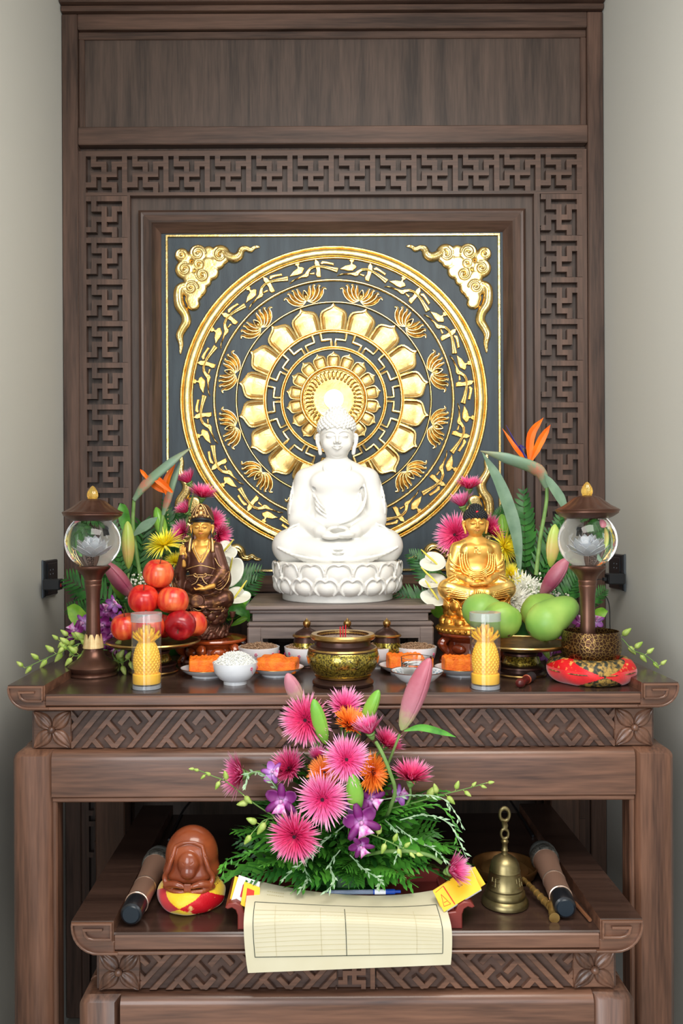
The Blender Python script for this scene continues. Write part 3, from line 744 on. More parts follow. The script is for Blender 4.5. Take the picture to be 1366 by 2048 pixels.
# ================================================================== things on the upper altar
Z0 = 1.27
def onT(px, py): p = onz(px, py, Z0); return (p.x, p.y, Z0)
BRZ = mat('brown_bronze', srgb(92, 62, 52), 0.34, 0.75, col2=srgb(110, 78, 64), nscale=14)
BRZD = mat('dark_bronze', srgb(74, 52, 46), 0.3, 0.7)
BRASS = mat('satin_brass', srgb(196, 164, 104), 0.3, 1.0, col2=srgb(170, 134, 78), nscale=30)
FLECK = mat('olive_gold_flecked_lacquer', srgb(62, 52, 16), 0.25, 0.8, col2=srgb(206, 184, 74), nscale=230, lo=.38, hi=.68, detail=4, coat=.6)
GLASS = mat('clear_glass', (1, 1, 1, 1), 0.0, trans=1.0, ior=1.45)
def thinclear(name, tint, diff, fac):
    m = bpy.data.materials.new(name); m.use_nodes = True; nt = m.node_tree; nt.nodes.remove(nt.nodes['Principled BSDF']); out = nt.nodes['Material Output']
    tr = nt.nodes.new('ShaderNodeBsdfTransparent'); tr.inputs[0].default_value = tint; gl = nt.nodes.new('ShaderNodeBsdfGlossy'); gl.inputs['Roughness'].default_value = .05
    df = nt.nodes.new('ShaderNodeBsdfDiffuse'); df.inputs[0].default_value = diff; lw = nt.nodes.new('ShaderNodeLayerWeight'); lw.inputs[0].default_value = .5; pw = nt.nodes.new('ShaderNodeMath'); pw.operation = 'POWER'; pw.inputs[1].default_value = 4; nt.links.new(lw.outputs['Facing'], pw.inputs[0]); fr = nt.nodes.new('ShaderNodeMath'); fr.operation = 'MULTIPLY_ADD'; fr.inputs[1].default_value = .55; fr.inputs[2].default_value = .03; nt.links.new(pw.outputs[0], fr.inputs[0])
    m1 = nt.nodes.new('ShaderNodeMixShader'); m1.inputs[0].default_value = fac; nt.links.new(tr.outputs[0], m1.inputs[1]); nt.links.new(df.outputs[0], m1.inputs[2])
    m2 = nt.nodes.new('ShaderNodeMixShader'); nt.links.new(fr.outputs[0], m2.inputs[0]); nt.links.new(m1.outputs[0], m2.inputs[1]); nt.links.new(gl.outputs[0], m2.inputs[2])
    nt.links.new(m2.outputs[0], out.inputs[0]); return m
PLAST = thinclear('clear_plastic', (.985, .99, 1, 1), srgb(220, 224, 228), .02)
AMBER = mat('amber_crystal', srgb(255, 214, 110), 0.08, trans=.75, ior=1.5, bump=.8, nscale=60)
FROST = mat('frosted_white', srgb(236, 240, 244), 0.35, trans=.35, ior=1.3, sss=.2)
PORC = mat('white_porcelain', srgb(226, 228, 232), 0.12, coat=.5)
# ---- crystal ball lamps
def lamp(loc, label):
    t = thing('crystal_ball_lamp', label, 'lamp', loc, group='crystal ball lamps')
    part('base', lathe([(.061, 0), (.0625, .003), (.0615, .007), (.058, .0095), (.059, .011), (.0645, .019), (.065, .024), (.060, .030), (.049, .037), (.039, .043), (.031, .051), (.026, .062), (.0245, .067), (.0245, .071), (.0, .071)], 48), BRZ, t)
    mb = MB()
    for i in range(8):
        a = 2 * PI * i / 8
        def f(u_, v_, a=a):
            s_ = v_ * 2 - 1; r = .0255 - .006 * u_ - .0012 * s_ * s_ + .001
            return (r * math.cos(a + s_ * .42 * (1 - u_ ** 4 * .7)), r * math.sin(a + s_ * .42 * (1 - u_ ** 4 * .7)), .071 + .036 * u_)
        grid(f, 6, 5, mb, thick=.001)
    part('lotus_collar', mb, mat('ivory_gilt', srgb(226, 204, 150), 0.35, 0.3, col2=srgb(206, 168, 116), nscale=50), t)
    part('stem', lathe([(.0215, .071), (.0195, .10), (.0178, .14), (.0172, .18), (.0185, .215), (.0215, .232), (.0218, .234), (.0208, .236), (.0225, .244), (.0228, .246), (.0218, .248), (.026, .258), (.034, .268), (.043, .276), (.0445, .279), (.0445, .283), (.036, .286), (.0, .284)], 40), BRZ, t)
    cz = .347; rg = .0715
    g = part('globe', sphere((0, 0, cz), rg, 64, 40), GLASS, t, 0)
    mb = MB()
    for ring_, (n, rr, tilt, L) in enumerate(((8, .012, .35, .03), (8, .018, .85, .033), (8, .02, 1.25, .034))):
        for i in range(n):
            a = 2 * PI * (i + .5 * ring_) / n
            def f(u_, v_, a=a, tilt=tilt, L=L, rr=rr):
                s_ = v_ * 2 - 1; wdt = .012 * math.sin(PI * min(1, u_ * .93 + .07)) ** .7
                rad = .004 + L * u_ * math.sin(tilt) ; z = L * u_ * math.cos(tilt) + .008 * u_ * u_
                x, y = rad, s_ * wdt
                return (x * math.cos(a) - y * math.sin(a), x * math.sin(a) + y * math.cos(a), cz - .026 + z)
            grid(f, 6, 4, mb, thick=.0012)
    part('lotus', mb, FROST, t, 60)
    wob = lambda a, j: 1 + (.06 * (abs(math.cos(a * 8)) ** .6 - .6) if 8 <= j <= 12 else 0)
    part('cap', lathe([(.0, .398), (.048, .4), (.060, .405), (.071, .412), (.0745, .4145), (.075, .418), (.077, .4205), (.0775, .423), (.068, .427), (.055, .434), (.043, .443), (.032, .452), (.019, .457), (.0, .458)], 112, wob=wob), BRZ, t, 30)
    pz = .455; prof = [(.006, 0), (.0115, .003), (.0142, .009), (.0145, .015), (.0125, .022), (.0085, .029), (.004, .0345), (0, .037)]
    part('finial', lathe([(r, pz + z) for r, z in prof], 9), AMBER, t, 5)
    return t
pA = onT(187, 1350); lampA = lamp(pA, 'bronze lamp with crystal ball at the left, in front of the orchids')
pB = onT(1176, 1360); dup(lampA, pB, label='bronze lamp with crystal ball at the right, behind the hammered bowl')
# ---- footed offering trays
def tray(loc, label, r=.122):
    t = thing('footed_tray', label, 'tray', loc, group='footed fruit trays')
    part('foot', lathe([(.062, 0), (.064, .002), (.064, .006), (.060, .009), (.058, .011), (.058, .018), (.061, .020), (.060, .024), (.05, .029), (.0, .029)], 40), BRZD, t)
    part('foot_ring', lathe([(.0645, .0015), (.0655, .004), (.0645, .0065), (.063, .004)], 40, closed=True), BRASS, t)
    part('waist', lathe([(.046, .027), (.0475, .032), (.044, .041), (.040, .048), (.0405, .052), (.0, .052)], 40), FLECK, t)
    part('collar', lathe([(.04, .05), (.043, .052), (.043, .057), (.036, .062), (.038, .066), (.07, .069), (.0, .07)], 40), BRZD, t)
    part('dish', lathe([(.0, .066), (.07, .067), (r - .012, .073), (r - .001, .079), (r, .082), (r - .004, .083), (r - .014, .078), (.07, .0725), (.0, .0715)], 56), mat('aged_brass_dish', srgb(150, 118, 70), .38, .8, col2=srgb(96, 68, 44), nscale=30), t)
    part('dish_rim', lathe([(r - .005, .082), (r, .0795), (r + .002, .082), (r, .0852), (r - .004, .0845)], 56, closed=True), BRASS, t)
    return t
TA = onT(307, 1344); ta = tray(TA, 'footed brass tray holding the pile of red apples')
TB = onT(1041, 1349); dup(ta, TB, label='footed brass tray holding the green mangoes')
# ---- apples
def apple_mb(seed, R0=.041):
    rnd = random.Random(seed); ph = rnd.random() * 6
    prof = []
    for i in range(19):
        a = PI * i / 18
        r = R0 * (math.sin(a) ** .86) * (1 + .06 * math.cos(a)); z = -R0 * .93 * math.cos(a)
        if i < 4: z += .010 * (1 - i / 4) ** 1.5
        if i > 13: z -= .013 * ((i - 13) / 5) ** 1.6
        prof.append((r, z))
    prof[0] = (0, prof[0][1]); prof[-1] = (0, prof[-1][1])
    return lathe(prof, 28, wob=lambda a, j: 1 + .02 * math.cos(2 * a + ph) + (.018 * math.cos(5 * a) if j < 6 else 0))
def apple_mat(name, red, yel, th, sc=1):
    m = bpy.data.materials.new(name); m.use_nodes = True; nt = m.node_tree; b = nt.nodes['Principled BSDF']
    b.inputs['Roughness'].default_value = .28; b.inputs['Coat Weight'].default_value = .25
    tc = nt.nodes.new('ShaderNodeTexCoord'); mp = nt.nodes.new('ShaderNodeMapping'); mp.inputs['Scale'].default_value = (70, 70, 9)
    nt.links.new(tc.outputs['Object'], mp.inputs[0]); n = nt.nodes.new('ShaderNodeTexNoise'); n.inputs['Scale'].default_value = 1; n.inputs['Detail'].default_value = 4
    nt.links.new(mp.outputs[0], n.inputs[0]); n2 = nt.nodes.new('ShaderNodeTexNoise'); n2.inputs['Scale'].default_value = 16
    nt.links.new(tc.outputs['Object'], n2.inputs[0]); a = nt.nodes.new('ShaderNodeMath'); a.operation = 'ADD'
    nt.links.new(n.outputs[0], a.inputs[0]); nt.links.new(n2.outputs[0], a.inputs[1])
    r = nt.nodes.new('ShaderNodeValToRGB'); r.color_ramp.elements[0].position = th; r.color_ramp.elements[0].color = red
    r.color_ramp.elements[1].position = th + .38; r.color_ramp.elements[1].color = yel
    a2 = nt.nodes.new('ShaderNodeMath'); a2.operation = 'MULTIPLY'; a2.inputs[1].default_value = .8; nt.links.new(a.outputs[0], a2.inputs[0]); nt.links.new(a2.outputs[0], r.inputs[0])
    nt.links.new(r.outputs[0], b.inputs['Base Color']); return m
AP1 = apple_mat('apple_skin_red', srgb(190, 20, 26), srgb(228, 74, 46), .70); AP2 = apple_mat('apple_skin_dark', srgb(150, 10, 26), srgb(190, 40, 40), .8); AP3 = apple_mat('apple_skin_blush', srgb(206, 36, 32), srgb(240, 118, 62), .68)
STEM = mat('fruit_stem', srgb(84, 58, 34), .8)
sT = S(TA[1])
def apple(px, py, dy, m, label, rot, r=.039):
    p = P(px, py, TA[1] + dy); t = thing('apple', label, 'apple', p, rot, 'apples on the tray')
    part('flesh', apple_mb(px, r), m, t, 0); part('stem', tube([(0, 0, r * .6), (.001, 0, r * .93), (.004, .001, r * 1.12)], [.0013, .0012, .0016], 6), STEM, t)
apple(317, 1146, -.004, AP3, 'red apple on top of the pile', (.25, .2, 0), .0415)
apple(287, 1197, -.034, AP1, 'bright red apple in the second row, left above the candle', (.3, -.3, 1), .0405)
apple(346, 1200, -.036, AP3, 'red apple in the second row, at the right beside the bronze statue', (.2, .25, 2), .0405)
apple(316, 1190, .045, AP1, 'red apple half hidden at the back of the second row', (-.3, .1, 3), .0405)
apple(252, 1252, -.010, AP3, 'orange red apple at the left end of the bottom row', (.1, -.2, .5), .0405)
apple(300, 1253, -.062, AP3, 'red apple in the bottom row seen through the candle tube', (.2, .1, 4), .039)
apple(360, 1251, -.055, AP2, 'dark crimson apple in the bottom row', (1.9, .1, 0), .0405)
apple(384, 1247, .028, AP3, 'orange red apple at the right end of the bottom row', (.1, .3, 2.2), .040)
apple(317, 1250, .068, AP1, 'red apple hidden behind the bottom row', (.1, .3, 1.2), .040)
# ---- mangoes
MANG = mat('green_mango_skin', srgb(112, 156, 62), .42, col2=srgb(152, 186, 84), nscale=16, sss=.08, bump=.03, bscale=200, lo=.3, hi=.7); MANG2 = mat('pale_green_mango_skin', srgb(150, 184, 88), .42, col2=srgb(118, 162, 72), nscale=12, sss=.08)
def mango(px0, py0, px1, py1, Y0, Y1, r, m, label):
    """stem end (fat) to tip (narrow)"""
    a, b = P(px0, py0, Y0), P(px1, py1, Y1); L = (b - a).length; q = aim(b - a)
    t = thing('mango', label, 'mango', a, q.to_euler(), 'mangoes on the tray')
    prof = [(0, -.80), (.30, -.76), (.58, -.62), (.82, -.36), (.96, -.05), (1.0, .2)]
    body = [(x * r, z * r) for x, z in prof]
    zz = .2 * r
    for i in range(1, 13):
        u_ = i / 12; body.append((r * (math.cos(u_ * PI / 2) ** .75) * (1 - .10 * math.sin(u_ * PI)) if i < 12 else 0, zz + (L - zz) * math.sin(u_ * PI / 2) ** 1.25 if i < 12 else L))
    mb = lathe(body, 36)
    mb.v = [(x * 1.0 + .10 * r * math.sin(max(0, z) / L * PI), y * .9, z) for x, y, z in mb.v]
    part('flesh', mb, m, t, 0); part('stem_scar', sphere((0, 0, -.80 * r), (.004, .004, .0018), 10, 6), STEM, t)
TY = TB[1]
mango(957, 1221, 1022, 1240, TY + .045, TY + .03, .054, MANG2, 'pale green mango at the left, in front of the gold statue')
mango(1006, 1243, 992, 1210, TY - .030, TY + .0, .0525, MANG, 'green mango at the front left of the tray, behind the candle')
mango(1074, 1226, 1116, 1202, TY + .075, TY + .07, .054, MANG, 'green mango at the back of the tray with a dark nick')
mango(1087, 1246, 1152, 1204, TY - .035, TY - .02, .056, MANG2, 'big green mango at the front right pointing at the lamp stem')
# ---- pineapple candles
YEL = mat('yellow_wax', srgb(255, 196, 30), .42, sss=.08, col2=srgb(250, 190, 40), nscale=10)
def pine(loc, rz, label):
    t = thing('candle', label, 'candle', loc, (0, 0, rz), 'pineapple candles'); r = .0355; H = .178
    part('container', lathe([(0, 0), (r + .0015, 0), (r + .002, .004), (r, .008), (r, H - .018), (r, H), (r - .0012, H), (r - .0012, .012), (0, .012)], 48), PLAST, t)
    part('container_base', lathe([(0, .0005), (r - .002, .0005), (r - .002, .009), (0, .010)], 40), thinclear('clear_base', (.9, .92, .94, 1), srgb(200, 204, 208), .45), t)
    part('lid', lathe([(r + .0004, H - .018), (r + .0016, H - .018), (r + .0016, H + .001), (r + .0006, H + .002), (0, H + .002), (0, H + .0008), (r + .0004, H + .0008)], 48), thinclear('frosted_plastic_lid', (.96, .96, .96, 1), srgb(206, 208, 208), .34), t)
    c = part('wax', lathe([(0, .0125), (.032, .0125), (.033, .014), (.033, .034), (.031, .036), (.0, .036)], 40), YEL, t)
    n, rows = 18, 13
    def f(u_, v_):
        z = .034 + .077 * u_; rr = .0325 * math.sin(PI * (.26 + .60 * u_)) ** .6 * 1.0
        a = v_ * 2 * PI; s1 = (v_ * n + u_ * rows * .5) % 1; s2 = (v_ * n - u_ * rows * .5) % 1
        b = min(s1, 1 - s1, s2, 1 - s2) * 2
        rr *= 1 - .13 * (1 - min(1, b * 1.6)); return (rr * math.cos(a), rr * math.sin(a), z)
    part('pineapple', grid(lambda u_, v_: f(u_, v_), 52, 144), YEL, t, 0)
    mb = MB()
    for q, (nn, r0, lean, L) in enumerate(((9, .0165, 1.02, .024), (9, .015, .7, .031), (8, .011, .42, .037), (6, .006, .16, .043))):
        for i in range(nn):
            a = 2 * PI * (i + .5 * q) / nn + .2; ca, sa = math.cos(a), math.sin(a)
            def f2(u_, v_):
                s_ = v_ * 2 - 1; w_ = .0075 * (1 - u_) ** .75 * (1 + .4 * u_); rad = r0 * .7 + L * math.sin(lean) * u_ * .8 + .006 * u_ * u_ * (1 if q < 2 else 0); z = .108 + L * u_ * math.cos(lean * .7)
                x, y = rad - .002 * s_ * s_, s_ * w_
                return (x * ca - y * sa, x * sa + y * ca, z)
            grid(f2, 5, 4, mb, thick=.003)
    sphere((0, 0, .113), (.013, .013, .012), 12, 8, mb)
    part('crown', mb, YEL, t, 50); part('wick', tube([(0, 0, .148), (.001, 0, .158)], .0009, 6), PORC, t)
    return t
pn = pine(onT(293.5, 1376), 0, 'yellow pineapple candle in a clear tube before the apples')
dup(pn, onT(971, 1376), (0, 0, 1.0), label='yellow pineapple candle in a clear tube before the mangoes')
# ---- incense burner and lidded jars
t = thing('incense_burner', 'round olive lacquer incense burner with brass rim and red sticks', 'burner', onT(686, 1369))
part('base', lathe([(.0, 0), (.071, 0), (.074, .004), (.0745, .009), (.071, .013), (.067, .015), (.064, .019), (0, .019)], 56), BRZD, t)
part('body', lathe([(.05, .017), (.058, .019), (.066, .026), (.078, .040), (.086, .055), (.0885, .070), (.085, .083), (.0795, .090), (.0, .09)], 64), FLECK, t)
part('lower_ring', lathe([(.060, .018), (.068, .022), (.069, .026), (.066, .027)], 64, closed=True), BRASS, t)
part('shoulder', lathe([(.0835, .083), (.0845, .0865), (.081, .091), (.074, .095), (.069, .098), (.067, .104), (.066, .110), (.0, .11)], 64), BRZD, t)
part('shoulder_ring', lathe([(.0815, .086), (.085, .0875), (.083, .0915), (.079, .092)], 64, closed=True), BRASS, t)
part('rim', lathe([(.066, .108), (.074, .110), (.079, .115), (.0795, .120), (.076, .1245), (.070, .125), (.0635, .1235), (.0625, .119), (.063, .112)], 64, closed=True), BRASS, t)
part('cup', lathe([(.063, .11), (.063, .123), (.0625, .11)], 48, closed=True), BRZD, t)
mb = MB(); rnd = random.Random(4)
def fa(u_, v_):
    r = .063 * u_; a = v_ * 2 * PI; return (r * math.cos(a), r * math.sin(a), .113 + .0022 * math.sin(r * 180 + 3 * a) * (1 - u_))
part('ash', grid(fa, 10, 40, mb), mat('incense_ash', srgb(112, 92, 80), .95, col2=srgb(170, 152, 138), nscale=160, bump=1), t)
for i, (dx, dy) in enumerate(((-.006, -.02), (0, -.022), (.006, -.019))):
    part('incense_stick', tube([(dx, dy, .116), (dx * 1.1 + .0, dy, .143 + .002 * i)], .0014, 6), mat('red_incense', srgb(196, 22, 44), .7), t)
def jar(px, label):
    t = thing('lidded_jar', label, 'jar', onT(px, 1335), group='small lidded jars'); sc = 1
    part('base', lathe([(0, 0), (.026, 0), (.027, .004), (.024, .008), (0, .008)], 36), BRZD, t)
    part('body', lathe([(.022, .007), (.030, .016), (.0375, .034), (.0385, .048), (.0375, .062), (.035, .072), (0, .072)], 40), FLECK, t)
    part('neck', lathe([(.0365, .070), (.0345, .080), (.0335, .084), (0, .084)], 40), BRZD, t)
    l = part('lid', lathe([(.034, .089), (.030, .096), (.020, .102), (.012, .106), (.010, .109), (0, .109)], 40), BRZD, t)
    part('lid_ring', lathe([(.033, .084), (.0385, .085), (.0392, .088), (.036, .091), (.033, .0905)], 40, closed=True), BRASS, l)
    part('knob', lathe([(.0, .107), (.006, .108), (.0095, .114), (.0108, .120), (.0095, .125), (.005, .1285), (.0025, .131), (0, .135)], 24), BRASS, l)
    return t
j = jar(614, 'small lidded jar with brass knob left of the incense burner')
dup(j, onT(695, 1335), label='small lidded jar hidden behind the burner, only its knob showing'); dup(j, onT(774, 1335), label='small lidded jar with brass knob right of the incense burner')
# ---- bowls
PATR = mat('pink_blossom_print', srgb(196, 60, 110), .2)
def bowl(px, py, label, r=.0565, h=.056, fill=None, top=0, group='small porcelain bowls', name='bowl', pat=True):
    t = thing(name, label, 'bowl', onT(px, py), (0, 0, px * .37), group=group)
    part('shell', lathe([(0, .004), (r * .46, .004), (r * .47, 0), (r * .52, 0), (r * .52, .007), (r * .72, .014), (r * .9, .028), (r * .975, .042), (r, h), (r - .0018, h + .0004), (r - .003, h - .002), (r * .93, .040), (r * .85, .028), (r * .6, .012), (0, .009)], 56), PORC, t)
    if pat:
        mb = MB(); rnd = random.Random(px)
        for q in range(9):
            if fill and (q % 9) in (1, 2, 3, 5, 6, 7): continue
            a = 2 * PI * q / 9 + rnd.random() * .3 - (px * .37 if fill else 0); z = .034 + rnd.random() * .01
            for e in range(5):
                b_ = 2 * PI * e / 5; rr = r * lerpl([.93, .965, .985], (z - .028) / .02 if z < .048 else 1) + .0006; da = .0028 * math.cos(b_) / rr
                sphere((rr * math.cos(a + da), rr * math.sin(a + da), z + .0028 * math.sin(b_)), (.0018, .0018, .0014), 6, 4, mb)
            tube([(rr * math.cos(a + .02 + .04 * u_), rr * math.sin(a + .02 + .04 * u_), z - .004 - .008 * u_) for u_ in (0, .5, 1)], .0005, 4, mb)
        part('flower_print', mb, [PATR], t, kind='stuff')
    return t
RICE = mat('white_rice', srgb(232, 232, 226), .6, sss=.3); MIX = mat('mixed_grain', srgb(176, 146, 116), .8, col2=srgb(120, 84, 60), nscale=300, bump=.5)
def grains(t, r, z, h, n, m, name, size, seed, tri=6):
    rnd = random.Random(seed); mb = MB()
    grid(lambda u_, v_: (r * u_ * math.cos(2 * PI * v_), r * u_ * math.sin(2 * PI * v_), z + h * (1 - u_ ** 2.2) - .0015), 6, 28, mb)
    for i in range(n):
        u_ = math.sqrt(rnd.random()); a = rnd.random() * 2 * PI; zz = z + h * (1 - u_ ** 2.2) + .0005 + (rnd.random() - .5) * size * 1.6
        M = Matrix.Translation((r * u_ * math.cos(a), r * u_ * math.sin(a), zz)) @ Euler((rnd.random() * 3, rnd.random() * 3, rnd.random() * 6)).to_matrix().to_4x4()
        sphere((0, 0, 0), (size * .5, size * .5, size * 1.3), 5, 4, mb, M=M)
    o = part(name, mb, m, t); o['kind'] = 'stuff'
b1 = bowl(470.5, 1367, 'white bowl heaped with white rice at the front', r=.0555, h=.053, fill=1); grains(b1, .050, .050, .026, 900, RICE, 'rice', .0028, 3)
for (px, lab) in ((518, 'white bowl of mixed grain behind the second orange cake plate'), (610, 'white bowl of grain half hidden behind the left edge of the burner'), (752, 'white bowl of grain mostly hidden behind the right edge of the burner'), (832, 'white bowl of mixed grain right of the burner behind the water glass')):
    b = bowl(px, 1334, lab); grains(b, .052, .054, .009, 420, MIX, 'grain', .0026, px)
# ---- plates with orange cakes
ORG = mat('orange_sticky_rice', srgb(240, 126, 24), .6, sss=.1, col2=srgb(222, 98, 14), nscale=60, bump=1.0, bscale=260)
def plate(px, py, lab, lab2, rz, mould):
    t = thing('plate', lab, 'plate', onT(px, py), group='white plates'); r = .0695
    part('dish', lathe([(0, .003), (r * .52, .003), (r * .53, 0), (r * .57, 0), (r * .57, .004), (r * .8, .010), (r, .021), (r - .0008, .0224), (r - .003, .0215), (r * .8, .0125), (r * .5, .0075), (0, .007)], 56), PORC, t)
    part('gilt_rim', lathe([(r - .0012, .0212), (r + .0004, .0212), (r + .0004, .0222), (r - .0012, .0226)], 56, closed=True), BRASS, t)
    L = onT(px, py); sd = SD((-.062, -.05, 0), (.062, .05, .06), .0016); rnd = random.Random(px)
    if mould == 0:
        sd.box((0, 0, .028), (.047, .036, .019), rd=.006)
        for q in range(60): sd.ell(((rnd.random() - .5) * .088, (rnd.random() - .5) * .068, .047), (.004, .004, .002 + rnd.random() * .0015), .002)
    else:
        sd.box((0, 0, .025), (.054, .040, .016), rd=.006); sd.box((-.012, .0, .036), (.03, .032, .013), .008, rd=.006); sd.ell((.0, 0, .044), (.02, .02, .012), .006)
        for q in range(60): sd.ell(((rnd.random() - .5) * .1, (rnd.random() - .5) * .07, .040), (.004, .004, .003), .002)
    mb = sd.mesh(); k_ = tag(part('sticky_rice_cake', mb, ORG, None, 0), lab2, 'cake', 'orange sticky rice cakes'); k_.location = (L[0], L[1], L[2] + .0); k_.rotation_euler = (0, 0, rz)
plate(415, 1352, 'white plate left of the rice bowl, under an orange cake', 'orange sticky rice cake left of the rice bowl', .15, 0)
plate(554, 1350, 'white plate right of the rice bowl, under an orange cake', 'orange sticky rice cake right of the rice bowl', -.1, 1)
plate(811, 1346, 'white plate behind the water glass, under an orange cake', 'orange sticky rice cake behind the water glass', .05, 0)
plate(923, 1350, 'white plate between the water glass and right candle, under an orange cake', 'orange sticky rice cake beside the right pineapple candle', 0, 0)
# ---- glass in a patterned saucer bowl
L = onT(834.5, 1371); t = thing('saucer_bowl', 'blue patterned white saucer bowl holding the water glass', 'bowl', L)
r = .0635
part('shell', lathe([(0, .004), (r * .34, .004), (r * .36, 0), (r * .42, 0), (r * .42, .006), (r * .7, .016), (r * .93, .030), (r, .035), (r - .001, .0365), (r - .003, .0355), (r * .9, .0305), (r * .66, .0175), (r * .4, .0095), (0, .009)], 56), PORC, t)
part('brown_rim', lathe([(r - .001, .0345), (r + .0006, .0348), (r + .0004, .037), (r - .0018, .0368)], 56, closed=True), mat('brown_glaze', srgb(92, 70, 66), .25), t)
mb = MB()
for q in range(22):
    a = 2 * PI * q / 22
    for e, (r0, z0_) in enumerate(((.905, .0313), (.80, .0262))):
        rr = r * r0; c = (rr * math.cos(a), rr * math.sin(a), z0_ + .0008); dd = Vector((-math.sin(a), math.cos(a), 0)); rd = Vector((math.cos(a), math.sin(a), .45))
        tube([Vector(c) + dd * .0028 * math.cos(b_) + rd * .003 * math.sin(b_) for b_ in [i * PI / 3 for i in range(5)]], .0006, 4, mb)
part('swirl_print', mb, mat('blue_glaze', srgb(70, 130, 160), .3), t)
t = thing('water_glass', 'short clear water glass standing in the patterned saucer bowl', 'glass', (L[0], L[1], L[2] + .0098))
part('wall', lathe([(0, 0), (.034, 0), (.0375, .003), (.0385, .02), (.0395, .058), (.0385, .059), (.0372, .058), (.0362, .02), (.035, .007), (0, .006)], 48), GLASS, t)
part('water', lathe([(0, .0062), (.0345, .0072), (.0360, .02), (.0366, .044), (0, .044)], 48), mat('water', (1, 1, 1, 1), 0, trans=1, ior=1.33), t)
# ---- singing bowl, cushion, mallet
def cushion(name, label, loc, r, h, dent, mats, fn, rz=0):
    sd_ = None; mb = MB(); n = 260
    prof = []
    for i in range(57):
        a = -PI / 2 + PI * i / 56; rr = r * (.72 + .28 * math.cos(a)) if abs(a) < PI / 2 - .01 else r * .72
        prof.append((rr, h / 2 + h / 2 * math.sin(a)))
    lo_ = [(0, .004), (r * .4, .001)]; hi_ = [(r * .5, h - dent), (r * .25, h - dent * 1.4), (0, h - dent * 1.5)]
    allp = lo_ + prof + hi_
    wob = lambda a, j: 1 + .02 * math.cos(4 * a + 1) + .012 * math.cos(9 * a + j * .13)
    lathe(allp, n, mb, wob=wob)
    mi = []
    for f in mb.f:
        c = Vector((0, 0, 0))
        for v in f: c += Vector(mb.v[v])
        mi.append(fn(c / len(f)))
    mb.m = mi
    t = thing(name, label, 'cushion', loc, (0, 0, rz)); part('cover', mb, mats, t, 0); return t
REDS = mat('red_silk', srgb(208, 18, 30), .45, sheen=.4, col2=srgb(226, 34, 34), nscale=30, bump=.3, bscale=300)
BROC = mat('dark_gold_brocade', srgb(44, 48, 40), .5, .2, col2=srgb(176, 140, 70), nscale=95, lo=.44, hi=.62, detail=4, bump=.6)
REDG = mat('red_gold_brocade', srgb(206, 22, 30), .42, .1, col2=srgb(226, 160, 84), nscale=70, lo=.56, hi=.66, detail=5, bump=.5)
def cfn(c):
    a = math.atan2(c.x, -c.y); z = c.z / .062; s_ = abs(a); base = abs(z - .45)
    for ctr in (-1.0, 1.0, 2.9, -2.9, .0):
        if ctr == 0: continue
        if abs(a - ctr) / 1.0 + base / .64 < 1: return 1 if z < .62 else 2
    return 0
cu = cushion('round_cushion', 'round red and gold brocade cushion under the hammered bowl', onT(1182, 1362), .104, .062, .014, [BROC, REDS, REDG], cfn)
part('piping', tube([(.1035 * math.cos(a) * (1 + .02 * math.cos(4 * a + 1)), .1035 * math.sin(a) * (1 + .02 * math.cos(4 * a + 1)), .031) for a in [2 * PI * i / 48 for i in range(48)]], .0016, 5, closed=True), BROC, cu)
HAM = bpy.data.materials.new('hammered_bronze'); HAM.use_nodes = True; nt = HAM.node_tree; b = nt.nodes['Principled BSDF']
b.inputs['Metallic'].default_value = .85; b.inputs['Roughness'].default_value = .3
tc = nt.nodes.new('ShaderNodeTexCoord'); vo = nt.nodes.new('ShaderNodeTexVoronoi'); vo.feature = 'DISTANCE_TO_EDGE'; vo.inputs['Scale'].default_value = 118
nt.links.new(tc.outputs['Object'], vo.inputs['Vector']); rr_ = nt.nodes.new('ShaderNodeValToRGB')
rr_.color_ramp.elements[0].position = .0; rr_.color_ramp.elements[0].color = srgb(176, 142, 80); rr_.color_ramp.elements[1].position = .065; rr_.color_ramp.elements[1].color = srgb(70, 46, 30)
nt.links.new(vo.outputs['Distance'], rr_.inputs[0]); nt.links.new(rr_.outputs[0], b.inputs['Base Color'])
bq = nt.nodes.new('ShaderNodeBump'); bq.inputs['Strength'].default_value = .6; bq.inputs['Distance'].default_value = .002; bq.invert = True
nt.links.new(vo.outputs['Distance'], bq.inputs['Height']); nt.links.new(bq.outputs[0], b.inputs['Normal'])
t = thing('singing_bowl', 'hammered dark bronze bowl resting on the red cushion', 'bowl', (cu.location.x + .001, cu.location.y, Z0 + .0445))
part('bowl', lathe([(0, 0), (.046, .001), (.059, .007), (.067, .018), (.071, .034), (.0715, .05), (.069, .070), (.0665, .080), (.0645, .0803), (.064, .078), (.066, .066), (.067, .05), (.066, .035), (.060, .018), (.045, .008), (0, .006)], 72), HAM, t)
a, b_ = onT(1040, 1376), onT(1104, 1338); v = Vector(b_) - Vector(a); t = thing('mallet', 'dark red turned wooden mallet lying beside the red cushion', 'mallet', (a[0], a[1], Z0 + .0115), aim(v).to_euler())
part('handle', lathe([(0, -.012), (.006, -.010), (.0105, -.004), (.0115, .004), (.010, .014), (.0088, .03), (.0092, .05), (.0105, .062), (.0, .062)], 20), mat('red_lacquer_wood', srgb(96, 34, 30), .28, col2=srgb(70, 24, 24), nscale=30), t)
part('ring', lathe([(.0095, .054), (.0115, .056), (.0095, .058)], 20, closed=True), mat('amber_wood', srgb(150, 70, 44), .35), t); part('head', lathe([(.0, .061), (.0105, .061), (.0115, .07), (.0115, .10), (.0, .104)], 20), mat('dark_leather', srgb(44, 40, 42), .6), t)
